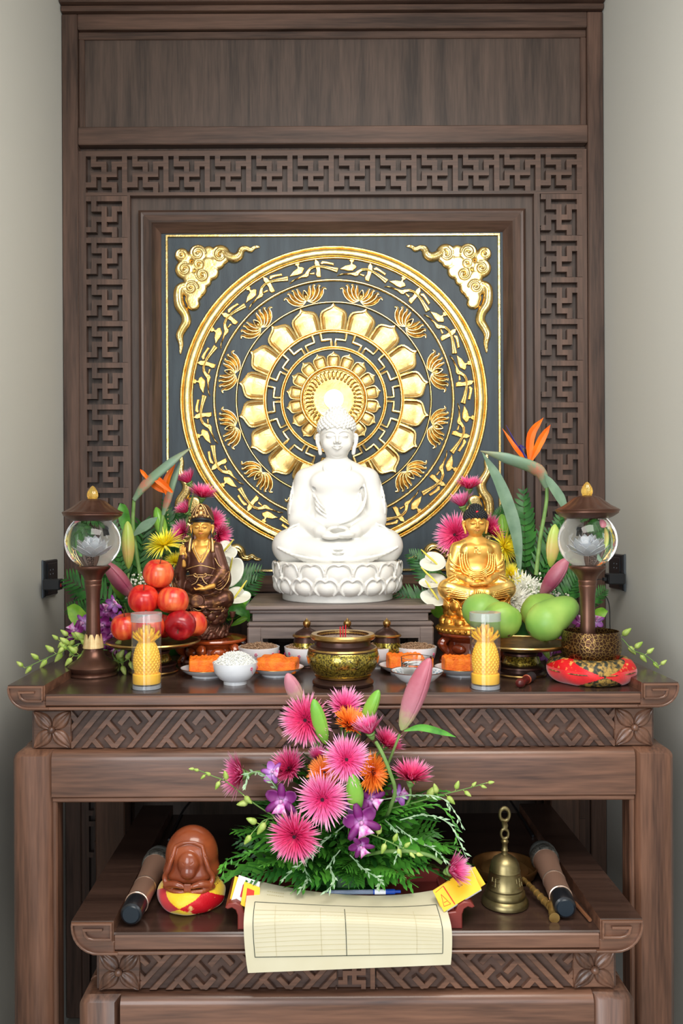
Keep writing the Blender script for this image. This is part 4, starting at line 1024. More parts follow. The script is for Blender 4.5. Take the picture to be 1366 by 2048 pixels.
# ---- wall sockets with chargers
BLK = mat('black_plastic', srgb(26, 28, 32), .3, coat=.3); GREYM = mat('grey_metal_trim', srgb(110, 118, 128), .3, .8)
def outlet(Y, py, side, label):
    x = XL + .001 if side < 0 else XR - .001; p = P(0, py, Y); sg = 1 if side < 0 else -1
    t = thing('wall_socket', label, 'socket', (x, Y, p.z), group='black wall sockets')
    part('plate', box(*sorted((0, sg * .011)), -.062, .062, -.056, .056, .003), BLK, t)
    fp = part('face', box(*sorted((sg * .011, sg * .0135)), -.045, .045, -.046, .046, .001), BLK, t)
    part('trim', box(*sorted((sg * .0005, sg * .006)), -.066, -.062, -.058, .058, .001), GREYM, t)
    for (yy, zz) in ((-.02, .025), (.006, .025), (-.02, .012), (.006, .012)):
        part('slot', tube([(sg * .0134, yy, zz), (sg * .0142, yy, zz)], .0025, 8), GREYM, fp)
    return t
def charger(Y, py, side, label, tox):
    x = XL + .0145 if side < 0 else XR - .0145; sg = 1 if side < 0 else -1; p = P(0, py, Y)
    t = thing('charger', label, 'charger', (x, Y, p.z), group='black plug chargers')
    part('body', box(*sorted((0, sg * .052)), -.02, .02, -.015, .018, .003), BLK, t)
    part('plug', box(*sorted((sg * .052, sg * .064)), -.006, .006, -.006, .006, .002), BLK, t)
    if side < 0: part('red_mark', box(.0525, .0535, -.012, .012, -.006, .004), mat('red_print', srgb(180, 30, 30), .5), t)
    c = catmull([(sg * .064, 0, 0), (sg * .085, 0, -.002), (sg * .11, -.02, -.012), (sg * tox, -.12, -.05), (sg * (tox + .02), -.2, -.13)], 6)
    part('cable', tube(c, .0016, 6), BLK, t)
outlet(.70, 1156, -1, 'black wall socket on the left wall behind the lamp'); charger(.62, 1170, -1, 'black charger with cable plugged in at the left wall', .12)
outlet(.74, 1149, 1, 'black wall socket on the right wall behind the lamp'); charger(.66, 1164, 1, 'black charger with cable plugged in at the right wall', .09)
# ================================================================== white marble statue (units: photo px at its depth, z up from the stand)
MARB = mat('white_marble', srgb(222, 220, 214), .45, sss=.05, bump=.04, nscale=40)
YB_ = .635; kb = 1 / S(YB_)
wb = thing('buddha_statue', 'large white marble seated Buddha on a white lotus base before the gold panel', 'statue', (P(675, 1190, YB_).x, YB_, Z0 + .16))
def lotus_petals(t, name, m, n, r0, r1, z0, z1, wd_, up, sc, off=0.0, bulge=.16, notch=0.0, nu=9, nv=8, thick=2.0, tip=.25, rim=None):
    """ring of separate cupped petals; up=+1 opens upwards from z0 to z1"""
    def f(u_, v_):
        s_ = v_ * 2 - 1; e = math.sqrt(max(0, 1 - abs(s_) ** 2.2))
        zz = z0 + (z1 - z0) * u_ * (tip + (1 - tip) * e) if up > 0 else z0 + (z1 - z0) * u_ * (tip + (1 - tip) * e)
        w_ = wd_ * (math.sin(PI * (.18 + .62 * u_)) ** .6); a = s_ * w_
        r = r0 + (r1 - r0) * u_ ** .8 + bulge * wd_ * math.sin(PI * u_) * e * 22 / 10
        return (r * math.sin(a) * sc, -r * math.cos(a) * sc, zz * sc)
    mb = grid(f, nu, nv, thick=thick * sc)
    me = mesh(mb, m, 60)
    for i in range(n):
        o = link(name, me, t); o.rotation_euler = (0, 0, 2 * PI * (i + off) / n)
def rows(t, m, sc, spec):
    for s_ in spec: lotus_petals(t, 'lotus_petal', m, *s_[:7], sc, **s_[7])
# base: plinth and a lotus body with two rows of modelled petals (one SDF surface)
sd = SD((-146, -146, -2), (146, 146, 86), 1.55)
def cyl(sd, r, z0, z1, k=0, rd=2):
    def fn(X, Y, Z):
        dx = np.sqrt(X * X + Y * Y) - r + rd; dz = np.abs(Z - (z0 + z1) / 2) - (z1 - z0) / 2 + rd
        return np.sqrt(np.maximum(dx, 0) ** 2 + np.maximum(dz, 0) ** 2) + np.minimum(np.maximum(dx, dz), 0) - rd
    return sd.op(fn, (-r, -r, z0), (r, r, z1), k)
cyl(sd, 110, 0, 20); cyl(sd, 124, 17, 76, 3, 12)
n_up = 15; n_lo = 16
for i in range(n_up):
    a = 2 * PI * (i) / n_up - PI / 2; x, y = math.cos(a), math.sin(a)
    sd.ell((x * 113, y * 113, 55), (17, 25, 22), 2.0, rot=(0, 0, a))
    for e in (-1, 1):
        pts = [(x * (121 + 6 * q_ ** .5) - e * y * w_, y * (121 + 6 * q_ ** .5) + e * x * w_, z) for w_, z, q_ in ((24, 44, 0), (25, 58, .6), (20, 70, 1), (9, 74.5, 1), (0, 71.5, 1))]
        sd.path(pts, 1.9, 1.6, sm=3)
for i in range(n_lo):
    a = 2 * PI * (i + .5) / n_lo - PI / 2; x, y = math.cos(a), math.sin(a)
    sd.ell((x * 110, y * 110, 30), (20, 22, 17), 1.2, rot=(0, 0, a))
    for e in (-1, 1):
        pts = [(x * (122 + r_) - e * y * w_, y * (122 + r_) + e * x * w_, z) for w_, z, r_ in ((14, 16, -4), (22, 26, 0), (22, 36, 3), (15, 44, 5), (7, 46, 6), (0, 42, 6.5))]
        sd.path(pts, 2.0, 1.8, sm=3)
part('lotus_base', sd.mesh(kb), MARB, wb, 0)
# body
def seated(sd, sleeve=True, k=6):
    """robed figure seated cross-legged, hands in the lap"""
    sd.ell((0, 2, 205), (60, 36, 72), k); sd.ell((0, 0, 232), (62, 31, 36), k); sd.ell((0, -4, 158), (62, 40, 42), k)
    for s_ in (-1, 1):
        sd.cap((s_ * 20, 6, 262), (s_ * 58, 8, 236), 17, 25, 12); sd.cap((s_ * 60, 6, 236), (s_ * 77, 0, 178), 25, 22, 7)
        sd.cap((s_ * 76, 0, 182), (s_ * 78, -4, 158), 23, 19, 6); sd.cap((s_ * 78, -4, 158), (s_ * 34, -50, 136), 19.5, 12, 6)
        sd.ell((s_ * 24, -24, 232), (28, 12, 20), 10)
        sd.cap((s_ * 28, 4, 104), (s_ * 90, -18, 104), 36, 33, 10); sd.cap((s_ * 92, -18, 104), (s_ * 26, -62, 94), 32, 20, 10)
        sd.ell((s_ * 98, -16, 106), (31, 34, 31), 8)
        sd.ell((s_ * 74, -10, 132), (26, 30, 16), 8)
    sd.ell((0, -28, 100), (72, 46, 24), 10); sd.ell((0, 0, 86), (112, 70, 14), 6)
sd = SD((-134, -92, 66), (134, 72, 288), 1.5)
seated(sd)
# hands, one resting in the other, thumb tips touching
for s_ in (-1, 1):
    sd.cap((s_ * 36, -51, 136), (s_ * 20, -62, 130), 11, 9, 4); sd.ell((s_ * 14, -66, 127 + s_ * 1.5), (18, 12, 6.5), 3)
    for j in range(4): sd.cap((s_ * 10, -64 - j * 4.4 + 8, 128 + s_ * 2), (-s_ * (12 - j), -66 - j * 4.2 + 8, 126 + s_ * 2), 3.4, 2.6, 1.0)
    sd.path([(s_ * 22, -64, 134), (s_ * 14, -69, 141), (s_ * 3, -71, 143)], [4.2, 3.6, 2.8], 1.2, sm=3)
# robe: neckline, folds over arms, lap and knees
sd.path([(-22, 0, 272), (-26, -24, 258), (-12, -31, 246), (0, -33, 240), (12, -31, 246), (26, -24, 258), (22, 0, 272)], 1.6, 3, sm=4)
for q in range(6):
    sd.path([(52 - q * 3, -22 - q * 1.0, 232 - q * 8), (56 - q * 3.4, -32, 205 - q * 7), (48 - q * 4, -40, 178 - q * 4), (30 - q * 5, -44, 160 - q * 2)], [1.4, 2.6, 2.6, 1.4], 2.2, sm=4)
for q in range(3): sd.path([(-50 + q * 2, -18, 222 - q * 12), (-40, -36, 196 - q * 9), (-22, -42, 176 - q * 7)], [1.0, 2.4, 1.0], 2.2, sm=4)
sd.path([(-36, -12, 240), (-47, -27, 214), (-51, -30, 190), (-47, -31, 165)], 3.2, 3, 's', sm=4); sd.path([(40, -12, 236), (50, -27, 212), (52, -31, 190), (48, -33, 165)], 2.8, 3, 's', sm=4)
for s_ in (-1, 1):
    for q in range(4): sd.path([(s_ * (60 + q * 2), -20, 150 - q * 3), (s_ * (86 + q * 2), -34 + q * 2, 146 - q * 7), (s_ * (108 + q), -34, 128 - q * 8)], [1.0, 2.4, 1.0], 2.2, sm=4)
    for q in range(4): sd.path([(s_ * (118 - q * 6), -46 + q * 2, 104 - q * 3), (s_ * (90 - q * 8), -62, 92 - q * 4), (s_ * (50 - q * 6), -74 + q, 84 - q * 2), (s_ * 16, -78 + q, 82 - q * 2)], [1.2, 2.8, 2.6, 1.2], 2.2, sm=4)
    sd.path([(s_ * 86, 12, 240), (s_ * 92, -14, 205), (s_ * 96, -16, 170)], [1.0, 2.4, 1.0], 2.2, sm=4)
for q in range(4): sd.path([(-30 + q, -72 - q, 108 - q * 7), (0, -78 - q, 101 - q * 7), (30 - q, -72 - q, 108 - q * 7)], 1.4, 3, sm=4)
sd.ell((0, -54, 80), (62, 26, 9), 6)
sd.cap((0, 2, 262), (0, 3, 282), 23, 21, 8)
part('body', sd.mesh(kb, (0, 0, 0)), MARB, wb, 0)
def head(h, zc, curls=True, hair=True, ush=True, skin=None):
    """head centred at z=zc (units px); returns face SDF and hair SDF"""
    f = SD((-46, -50, zc - 48), (46, 46, zc + 30), h)
    f.cap((0, 3, zc - 60), (0, 2, zc - 34), 21, 21, 0); f.ell((0, -1, zc + 4), (35, 37, 36), 6); f.ell((0, -8, zc - 14), (29, 27, 27), 9); f.ell((0, -16, zc - 29), (15, 13, 11), 7)
    for s_ in (-1, 1):
        f.ell((s_ * 17, -24, zc - 13), (12, 9, 12), 7)
        f.path([(s_ * 4, -37, zc + 7), (s_ * 12, -36, zc + 12), (s_ * 22, -30, zc + 11), (s_ * 28, -22, zc + 6)], [1.2, 1.5, 1.3, .8], 2.5, sm=4)
        f.ell((s_ * 14, -33.5, zc + 2), (8.5, 5, 5.2), 1.5)
        f.path([(s_ * 5, -36.6, zc + .5), (s_ * 13, -38.6, zc - 2.2), (s_ * 23, -34, zc + 0)], [1.0, 1.7, 1.0], .6, 's', sm=4); f.path([(s_ * 5, -37, zc + 6), (s_ * 13, -37.5, zc + 8), (s_ * 22, -33, zc + 6)], [1.0, 1.5, 1.0], 1.5, 's', sm=4)
        f.path([(s_ * 36, -1, zc + 8), (s_ * 40, 2, zc + 4), (s_ * 38.5, 0, zc - 12), (s_ * 35.5, -3, zc - 20), (s_ * 34, -4, zc - 31)], [3.2, 4.8, 3.6, 3.6, 3.8], 2, sm=3)
        f.ell((s_ * 41, -4, zc - 4), (3, 3, 8), 1.0, 's')
        f.ell((s_ * 4.6, -38.5, zc - 11.5), (3.4, 4, 3), 1.4)
    f.path([(0, -36, zc + 8), (0, -39, zc), (0, -43, zc - 9)], [2.2, 2.8, 3.8], 2.2)
    f.path([(-10, -35, zc - 20), (-4, -38.4, zc - 18.6), (0, -38.2, zc - 19.4), (4, -38.4, zc - 18.6), (10, -35, zc - 20)], [.8, 2.1, 2.0, 2.1, .8], 1.2)
    f.path([(-8, -35, zc - 22), (0, -37.4, zc - 24), (8, -35, zc - 22)], [1, 2.8, 1], 1.4); f.path([(-11, -36.6, zc - 20.4), (0, -40.4, zc - 21.4), (11, -36.6, zc - 20.4)], 1.0, .5, 's', sm=3)
    g = SD((-50, -50, zc - 34), (50, 56, zc + 74), h) if hair else None
    if hair:
        g.ell((0, 3, zc + 22), (38.5, 40, 32)); g.ell((0, 16, zc), (36, 30, 34), 5); g.op(lambda X, Y, Z: (zc + 17.5) - Z + 0 * X + np.maximum(0, (Y - 2)) * 9.0 * -1, (-60, -60, zc - 60), (60, 60, zc + 80), 1, 'i') if False else None
        g.box((0, -40, zc - 12), (60, 36, 30.5), 1.5, 's')
        if ush: g.ell((0, 5, zc + 47), (22, 22, 19), 6)
        if curls:
            ga = PI * (3 - 5 ** .5)
            for (c, r, n) in (((0, 3, zc + 22), (38.5, 40, 32), 330), ((0, 5, zc + 47), (22, 22, 19), 90)):
                for i in range(n):
                    zz = 1 - 2 * (i + .5) / n; rr = math.sqrt(1 - zz * zz); a = ga * i
                    p = (c[0] + r[0] * rr * math.cos(a), c[1] + r[1] * rr * math.sin(a), c[2] + r[2] * zz)
                    if (p[1] < 6 and p[2] < zc + 17) or p[2] < zc - 16: continue
                    g.ell(p, 3.2, .6)
    return f, g
f, g = head(.85, 320)
part('head', f.mesh(kb * .97, (0, 0, 320 * .03 * kb)), MARB, wb, 0); hr_ = part('hair', g.mesh(kb * .97, (0, 0, 320 * .03 * kb)), MARB, wb, 0); hr_['label'] = 'tight curls with a raised bun'
# ================================================================== gilded seated statue
GSK = mat('satin_gold_skin', srgb(232, 178, 92), .42, .55, col2=srgb(220, 160, 72), nscale=12); BLKH = mat('black_hair_paint', srgb(20, 22, 26), .4)
GRB = mat('bright_gold_robe', srgb(255, 216, 130), .3, .9, col2=srgb(244, 186, 88), nscale=14, bump=.15, bscale=200)
CARV = mat('carved_red_brown_wood', srgb(86, 32, 20), .18, col2=srgb(140, 58, 26), nscale=20, coat=.6)
def round_stand(name, label, loc, r, h, m, leafy=True):
    t = thing(name, label, 'stand', loc)
    part('top', lathe([(0, h - .012), (r * .9, h - .012), (r, h - .008), (r * 1.01, h - .004), (r * .99, h), (0, h)], 56), m, t)
    part('waist', lathe([(r * .78, .016), (r * .84, .022), (r * .76, h - .026), (r * .86, h - .012), (0, h - .012)], 48), m, t)
    for i in range(6):
        a = 2 * PI * i / 6 + .3
        mb = tube(catmull([(r * .80, 0, h - .014), (r * .98, 0, h * .62), (r * .84, 0, h * .32), (r * .95, 0, .004), (r * 1.04, 0, .003)], 5), [.010, .014, .010, .009, .006], 10)
        part('leg', mb, m, t, rot=(0, 0, a))
        mb = sphere((r * .83, 0, h * .5), (.010, .022, .013), 12, 8); part('carved_leaf', mb, m, t, rot=(0, 0, a + PI / 6))
    part('foot_ring', lathe([(r * .8, 0), (r * .95, 0), (r * .97, .006), (r * .93, .012), (r * .8, .012)], 48, closed=True), m, t)
    return t
GOLDL = mat('lotus_gold', srgb(236, 176, 80), .34, .9, col2=srgb(196, 132, 50), nscale=16)
YG = .45; kg = 1 / S(YG) * .60
gc = onz(952, 1266, 1.27 + .084); gx = P(952, 1266, YG).x
round_stand('round_stand', 'round dark red carved wood stand under the gilded statue', (gx, YG, Z0), .108, .084, CARV)
gs = thing('buddha_statue', 'gilded seated Buddha with black curly hair on a gold lotus base', 'statue', (gx, YG, Z0 + .084))
sd = SD((-122, -122, -2), (122, 122, 74), 1.5); cyl(sd, 112, 0, 12, 0, 3); cyl(sd, 104, 10, 20, 3, 4); cyl(sd, 92, 16, 34, 6, 8); cyl(sd, 80, 30, 62, 4, 8)
for i in range(44):
    a = 2 * PI * i / 44; sd.ell((112 * math.cos(a), 112 * math.sin(a), 7), 3.6, .8)
def sdf_lotus(sd, rws):
    """rows of fat pointed petals: (count, offset, radius, z, half width, half height, depth)"""
    rims = []
    for (n, off, rad, z, hw, hh, dp) in rws:
        for i in range(n):
            a = 2 * PI * (i + off) / n - PI / 2; x, y = math.cos(a), math.sin(a)
            sd.ell((x * rad, y * rad, z), (dp, hw, hh), 1.0, rot=(0, 0, a)); sd.cap((x * (rad + dp * .35), y * (rad + dp * .35), z + hh * .5), (x * (rad + dp * .9), y * (rad + dp * .9), z + hh * 1.12), dp * .45, 1.5, 3)
            rims.append([(x * (rad + dp * q) - y * w_ * hw, y * (rad + dp * q) + x * w_ * hw, z + hh * v_) for w_, v_, q in ((-.95, -.3, .35), (-.98, .25, .45), (-.66, .72, .66), (-.25, .98, .88), (0, 1.16, .98), (.25, .98, .88), (.66, .72, .66), (.98, .25, .45), (.95, -.3, .35))])
    return rims
for i in range(14):
    a = 2 * PI * i / 14; sd.ell((94 * math.cos(a), 94 * math.sin(a), 24), (12, 16, 10), 1.0, rot=(0, 0, a))
rims = sdf_lotus(sd, ((14, .5, 78, 44, 18, 14, 16), (14, 0, 84, 60, 19, 15, 14)))
part('lotus_base', sd.mesh(kg), GOLDL, gs, 0)
mb = MB()
for q in rims: tube([Vector(p_) * kg for p_ in catmull(q, 2)], 1.1 * kg, 5, mb)
part('petal_rims', mb, GRB, gs, 0, kind='stuff')
sd = SD((-134, -92, 62), (134, 72, 288), 1.35)
seated(sd)
for s_ in (-1, 1):
    sd.cap((s_ * 36, -51, 136), (s_ * 20, -62, 130), 11, 9, 4); sd.ell((s_ * 14, -66, 127 + s_ * 1.5), (18, 12, 6.5), 3)
    for j in range(4): sd.cap((s_ * 10, -64 - j * 4.4 + 8, 128 + s_ * 2), (-s_ * (12 - j), -66 - j * 4.2 + 8, 126 + s_ * 2), 3.4, 2.6, 1.0)
    sd.path([(s_ * 22, -64, 134), (s_ * 14, -69, 141), (s_ * 3, -71, 143)], [4.2, 3.6, 2.8], 1.2, sm=3)
    for q in range(4):        # robe edges hanging from the shoulders, folded
        sd.path([(s_ * (24 + q * 8), 0 - q, 268 - q * 4.4), (s_ * (32 + q * 8), -29 + q * 4.5, 244 - q * 5), (s_ * (36 + q * 7), -38 + q * 3, 205 - q * 3), (s_ * (26 + q * 8), -44 + q, 176 - q * 4), (s_ * (6 + q * 3), -47, 164 - q * 5)], [1.4, 2.6, 2.8, 2.6, 1.6], 1.4, sm=4)
    for q in range(4): sd.path([(s_ * (72 + q * 5), 10 - q, 250 - q * 22), (s_ * (88 + q * 2), -12, 214 - q * 18), (s_ * (76 + q), -26 - q, 190 - q * 13), (s_ * (54), -38, 178 - q * 9)], [1.2, 2.6, 2.6, 1.2], 1.4, sm=4)
    for q in range(5): sd.path([(s_ * (126 - q * 5), -36 - q * 2, 116 - q * 8), (s_ * (96 - q * 6), -58 - q * 2, 112 - q * 8), (s_ * (56 - q * 4), -72 - q, 102 - q * 6), (s_ * 20, -78 - q, 96 - q * 5)], [1.2, 2.3, 2.3, 1.2], .9, sm=4)
    for q in range(3): sd.path([(s_ * 70, -40, 156 - q * 9), (s_ * 92, -40, 146 - q * 9), (s_ * 108, -26, 134 - q * 8)], [1, 2.0, 1], .9, sm=4)
for q in range(5): sd.path([(-36 + q, -42, 178 - q * 7), (-12, -48 - q, 166 - q * 6), (12, -49 - q, 168 - q * 6), (40 - q, -42, 186 - q * 7)], [1.2, 2.0, 2.0, 1.2], .8, sm=4)
for q in range(6): sd.path([(-14 + q * 5.6, -78, 112), (-16 + q * 6.4, -84, 98), (-20 + q * 8, -82, 84)], [1, 1.9, 1], .8, sm=3)
sd.cap((0, 2, 262), (0, 3, 282), 23, 21, 8)
def gm(c):
    chest = (np.abs(c[:, 0]) < 33 - np.maximum(0, 215 - c[:, 2]) * .15) & (c[:, 2] > 182) & (c[:, 1] < 0); neck = c[:, 2] > 268
    hands = (c[:, 1] < -52) & (c[:, 2] > 119) & (np.abs(c[:, 0]) < 40)
    return (chest | neck | hands).astype(int)
part('body', sd.mesh(kg, matfn=gm), [GRB, GSK], gs, 0)
f, g = head(1.0, 322); part('head', f.mesh(kg), GSK, gs, 0); h_ = part('hair', g.mesh(kg), BLKH, gs, 0); h_['label'] = 'black curls with a red jewel'
part('jewel', sphere((0, -31 * kg, 361 * kg), (5 * kg, 4 * kg, 4 * kg), 12, 8), mat('red_jewel', srgb(214, 30, 50), .2), h_)
def brow(t, zc, k_, m, ex=0):
    for s_ in (-1, 1):
        part('eyebrow', tube([(s_ * x * k_, y * k_, (zc + z) * k_) for x, y, z in ((5, -38.6, 9), (13, -38, 14), (23, -31.2, 12.4), (29, -23.5, 7))], [.35 * k_, .8 * k_, .3 * k_], 5), m, t)
        part('eyelid_line', tube([(s_ * x * k_, y * k_, (zc + z) * k_) for x, y, z in ((6, -38.2, -.6), (14, -39.0, -2.6), (22, -35.2, -1))], [.3 * k_, .7 * k_, .3 * k_], 5), m, t)
DKL = mat('painted_brow_line', srgb(84, 50, 26), .6); brow(gs, 322, kg, DKL)
part('lips', tube([(x * kg, y * kg, z * kg) for x, y, z in ((-9, -37, 301.5), (0, -41.5, 301), (9, -37, 301.5))], [.5 * kg, 1.6 * kg, .5 * kg], 6), mat('painted_lip', srgb(196, 110, 70), .5), gs)
# chest emblem as in the photograph: a left-facing Buddhist swastika in flat relief
cz_, eu = 236, 3.4; mb = MB()
for pl in ([(-3, 0), (3, 0)], [(0, -3), (0, 3)]): strip([(x * eu * kg, (cz_ + z * eu) * kg) for x, z in pl], 1.1 * eu * kg, -40.2 * kg, -30 * kg, .0002, mb)
for (a, b_) in (((0, 3), (-3, 3)), ((3, 0), (3, 3)), ((0, -3), (3, -3)), ((-3, 0), (-3, -3))): strip([(a[0] * eu * kg, (cz_ + a[1] * eu) * kg), (b_[0] * eu * kg, (cz_ + b_[1] * eu) * kg)], 1.1 * eu * kg, -40.2 * kg, -30 * kg, .0002, mb)
part('chest_emblem', mb, GRB, gs)
for o in gs.children:
    if o.name.startswith(('lotus_base', 'petal_rims')): o.scale = (1.17, 1.17, 1.46)
    else: o.location.z += 21 / S(YG)
# ================================================================== bronze Guanyin
YQ = .46; kq = 1 / S(YQ) * .665
qx = P(405, 1266, YQ).x
round_stand('round_stand', 'round reddish carved wood stand under the bronze statue', (P(426, 1300, YQ).x, YQ, Z0), .097, .068, mat('carved_orange_brown_wood', srgb(120, 46, 20), .16, col2=srgb(168, 74, 30), nscale=18, coat=.7))
RB = mat('brown_bronze_robe', srgb(82, 50, 40), .3, .55, col2=srgb(104, 68, 54), nscale=10); RBG = mat('gilt_brown_robe', srgb(82, 50, 38), .32, .65, col2=srgb(172, 122, 72), nscale=70, lo=.48, hi=.8, detail=6)
GT = mat('gilt_edge', srgb(214, 174, 116), .35, .8)
qs = thing('guanyin_statue', 'brown and gold seated bodhisattva with tall crown and raised hand on a lotus', 'statue', (qx, YQ, Z0 + .068))
sd = SD((-96, -90, -2), (96, 90, 96), 1.5)
cyl(sd, 72, 0, 30, 0, 10); cyl(sd, 58, 24, 50, 6, 6); cyl(sd, 60, 44, 92, 5, 6)
for i in range(26):
    a = 2 * PI * i / 26; rr = 70 + 5 * (i % 2); pts = [(rr * math.cos(a + t_ * .1), rr * math.sin(a + t_ * .1), 6 + 9 * t_ + 3 * (i % 3)) for t_ in (0, 1, 2, 3)]
    sd.path(pts, [5, 6, 4, 2], 2, sm=2)
for i in range(10):
    a = 2 * PI * i / 10; sd.path([(76 * math.cos(a + .13 * t_), 76 * math.sin(a + .13 * t_), 18 + 10 * math.sin(t_ * 1.2)) for t_ in range(4)], [3, 5, 4, 2], 2, sm=3)
part('wave_base', sd.mesh(kq), RB, qs, 0)
sd = SD((-100, -100, 34), (100, 100, 100), 1.4); cyl(sd, 60, 40, 92, 0, 6); rims = sdf_lotus(sd, ((12, .5, 58, 54, 16, 13, 15), (12, 0, 64, 68, 17, 14, 14), (12, .5, 68, 82, 17, 13, 12)))
part('lotus_throne', sd.mesh(kq), RB, qs, 0); mb = MB()
for q in rims: tube([Vector(p_) * kq for p_ in catmull(q, 2)], 1.3 * kq, 5, mb)
part('petal_rims', mb, GT, qs, 0, kind='stuff')
sd = SD((-110, -84, 84), (100, 66, 320), 1.5)
sd.ell((0, 2, 212), (42, 30, 66), 6); sd.ell((0, 0, 250), (44, 26, 30), 6); sd.ell((0, 0, 150), (60, 38, 40), 8)
for s_ in (-1, 1):
    sd.cap((s_ * 16, 6, 284), (s_ * 40, 6, 268), 13, 19, 8); sd.cap((s_ * 22, 4, 112), (s_ * 66, -14, 116), 26, 26, 9); sd.cap((s_ * 66, -14, 112), (s_ * 14, -52, 104), 25, 18, 9)
    sd.ell((s_ * 70, -12, 118), (26, 28, 26), 8)
# left of the picture: raised forearm in a wide sleeve; right: forearm into the lap
sd.cap((-40, 4, 264), (-58, -6, 210), 20, 17, 6); sd.cap((-58, -6, 210), (-52, -30, 244), 15, 10, 5)
sd.ell((-66, -8, 176), (19, 24, 52), 8); sd.ell((-72, -8, 150), (20, 24, 32), 8); sd.cap((-52, -30, 240), (-68, -20, 190), 13, 14, 8)
sd.cap((42, 4, 264), (60, -2, 206), 20, 21, 6); sd.cap((60, -4, 200), (34, -40, 162), 20, 13, 6); sd.ell((66, -4, 176), (22, 24, 38), 8)
sd.ell((0, -24, 106), (60, 40, 20), 9)
for q in range(5): sd.path([(-82 + q * 5, -26, 196 - q * 14), (-72 + q * 5, -34, 166 - q * 12), (-58, -32, 138 - q * 6)], [1, 1.9, 1], .9, sm=4)
for q in range(5): sd.path([(82 - q * 3, -20, 200 - q * 10), (66 - q * 2, -30, 176 - q * 9), (40, -44, 158 - q * 6)], [1, 2.0, 1], .9, sm=4)
for s_ in (-1, 1):
    for q in range(4): sd.path([(s_ * 92, -24, 118 - q * 6), (s_ * (64 - q * 5), -46, 108 - q * 5), (s_ * 16, -66, 100 - q * 4)], [1, 2.0, 1], .9, sm=4)
for q in range(4): sd.path([(-44, -30, 188 - q * 3), (0, -38 - q, 180 - q * 8), (44, -30, 190 - q * 3)], [1, 2.0, 1], .9, sm=4)
sd.path([(-36, -70 + 8, 100), (-14, -76, 96), (6, -76, 97), (30, -68, 100)], [4, 7, 7, 4], 3, sm=3)
sd.ell((0, -66, 92), (74, 20, 7), 3)
sd.cap((0, 2, 280), (0, 3, 306), 15, 14, 6)
def qm(c):
    chest = (np.abs(c[:, 0]) < 4 + (c[:, 2] - 222) * .55) & (c[:, 2] > 226) & (c[:, 1] < 0); neck = c[:, 2] > 288
    gilt = (c[:, 2] < 150) | ((c[:, 0] > 40) & (c[:, 2] < 205)) | ((c[:, 0] < -62) & (c[:, 2] < 196))
    return np.where(chest | neck, 1, np.where(gilt, 2, 0))
part('robe', sd.mesh(kq, matfn=qm), [RB, GSK, RBG], qs, 0)
def gl(pts, r=1.2, name='gilt_trim', m=GT): return part(name, tube([Vector(p) * kq for p in catmull(pts, 5)], r * kq, 6), m, qs, 0)
gl([(-22, -10, 292), (-19, -27, 268), (-8, -31, 244), (2, -33, 228)], 1.6); gl([(22, -10, 292), (19, -27, 268), (8, -31, 244), (-2, -33, 226)], 1.6)
gl([(-44, -28, 206), (-20, -37, 214), (0, -38, 218), (20, -37, 214), (44, -28, 206)], 1.5); gl([(-44, -30, 186), (-16, -40, 190), (16, -40, 190), (44, -30, 186)], 1.3)
gl([(-8, -42, 186), (-14, -46, 194), (-20, -44, 190), (-12, -44, 184), (0, -44, 184), (12, -44, 184), (20, -44, 190), (14, -46, 194), (8, -42, 186)], 1.6, 'bow'); gl([(-4, -43, 184), (-12, -46, 168), (-26, -46, 160)], 1.5, 'bow'); gl([(4, -43, 184), (12, -46, 170), (22, -48, 162)], 1.5, 'bow')
gl([(-84, -22, 206), (-88, -26, 170), (-76, -32, 136), (-54, -36, 132)], 1.3); gl([(-44, -34, 222), (-64, -30, 206), (-84, -20, 204)], 1.5)
gl([(40, -24, 240), (56, -26, 214), (84, -14, 196)], 1.5); gl([(84, -14, 196), (80, -28, 170), (60, -36, 146), (44, -46, 150)], 1.4)
gl([(-60, -62, 96), (-40, -68, 90), (-20, -74, 94), (0, -76, 88), (20, -74, 94), (42, -68, 88), (66, -54, 96)], 1.3)
gl([(-18, -22, 262), (-8, -30, 252), (0, -32, 248), (8, -30, 252), (18, -22, 262)], 1.0, 'necklace'); gl([(0, -32, 248), (0, -34, 240)], 1.4, 'necklace')
for x_, sg in ((-28, -1), (28, 1)):
    part('hair_tress', tube([Vector(p) * kq for p in catmull([(sg * 27, 0, 330), (sg * 29, -6, 305), (sg * 30, -14, 285), (sg * 31, -24, 262)], 5)], [2.2 * kq, 3.4 * kq, 2.6 * kq], 8), BLKH, qs, 0)
    part('ribbon', tube([Vector(p) * kq for p in catmull([(sg * 31, -16, 300), (sg * 34, -20, 280), (sg * 35, -27, 256)], 4)], [2.0 * kq, 4.4 * kq, 4.8 * kq], 8), GT, qs, 0)
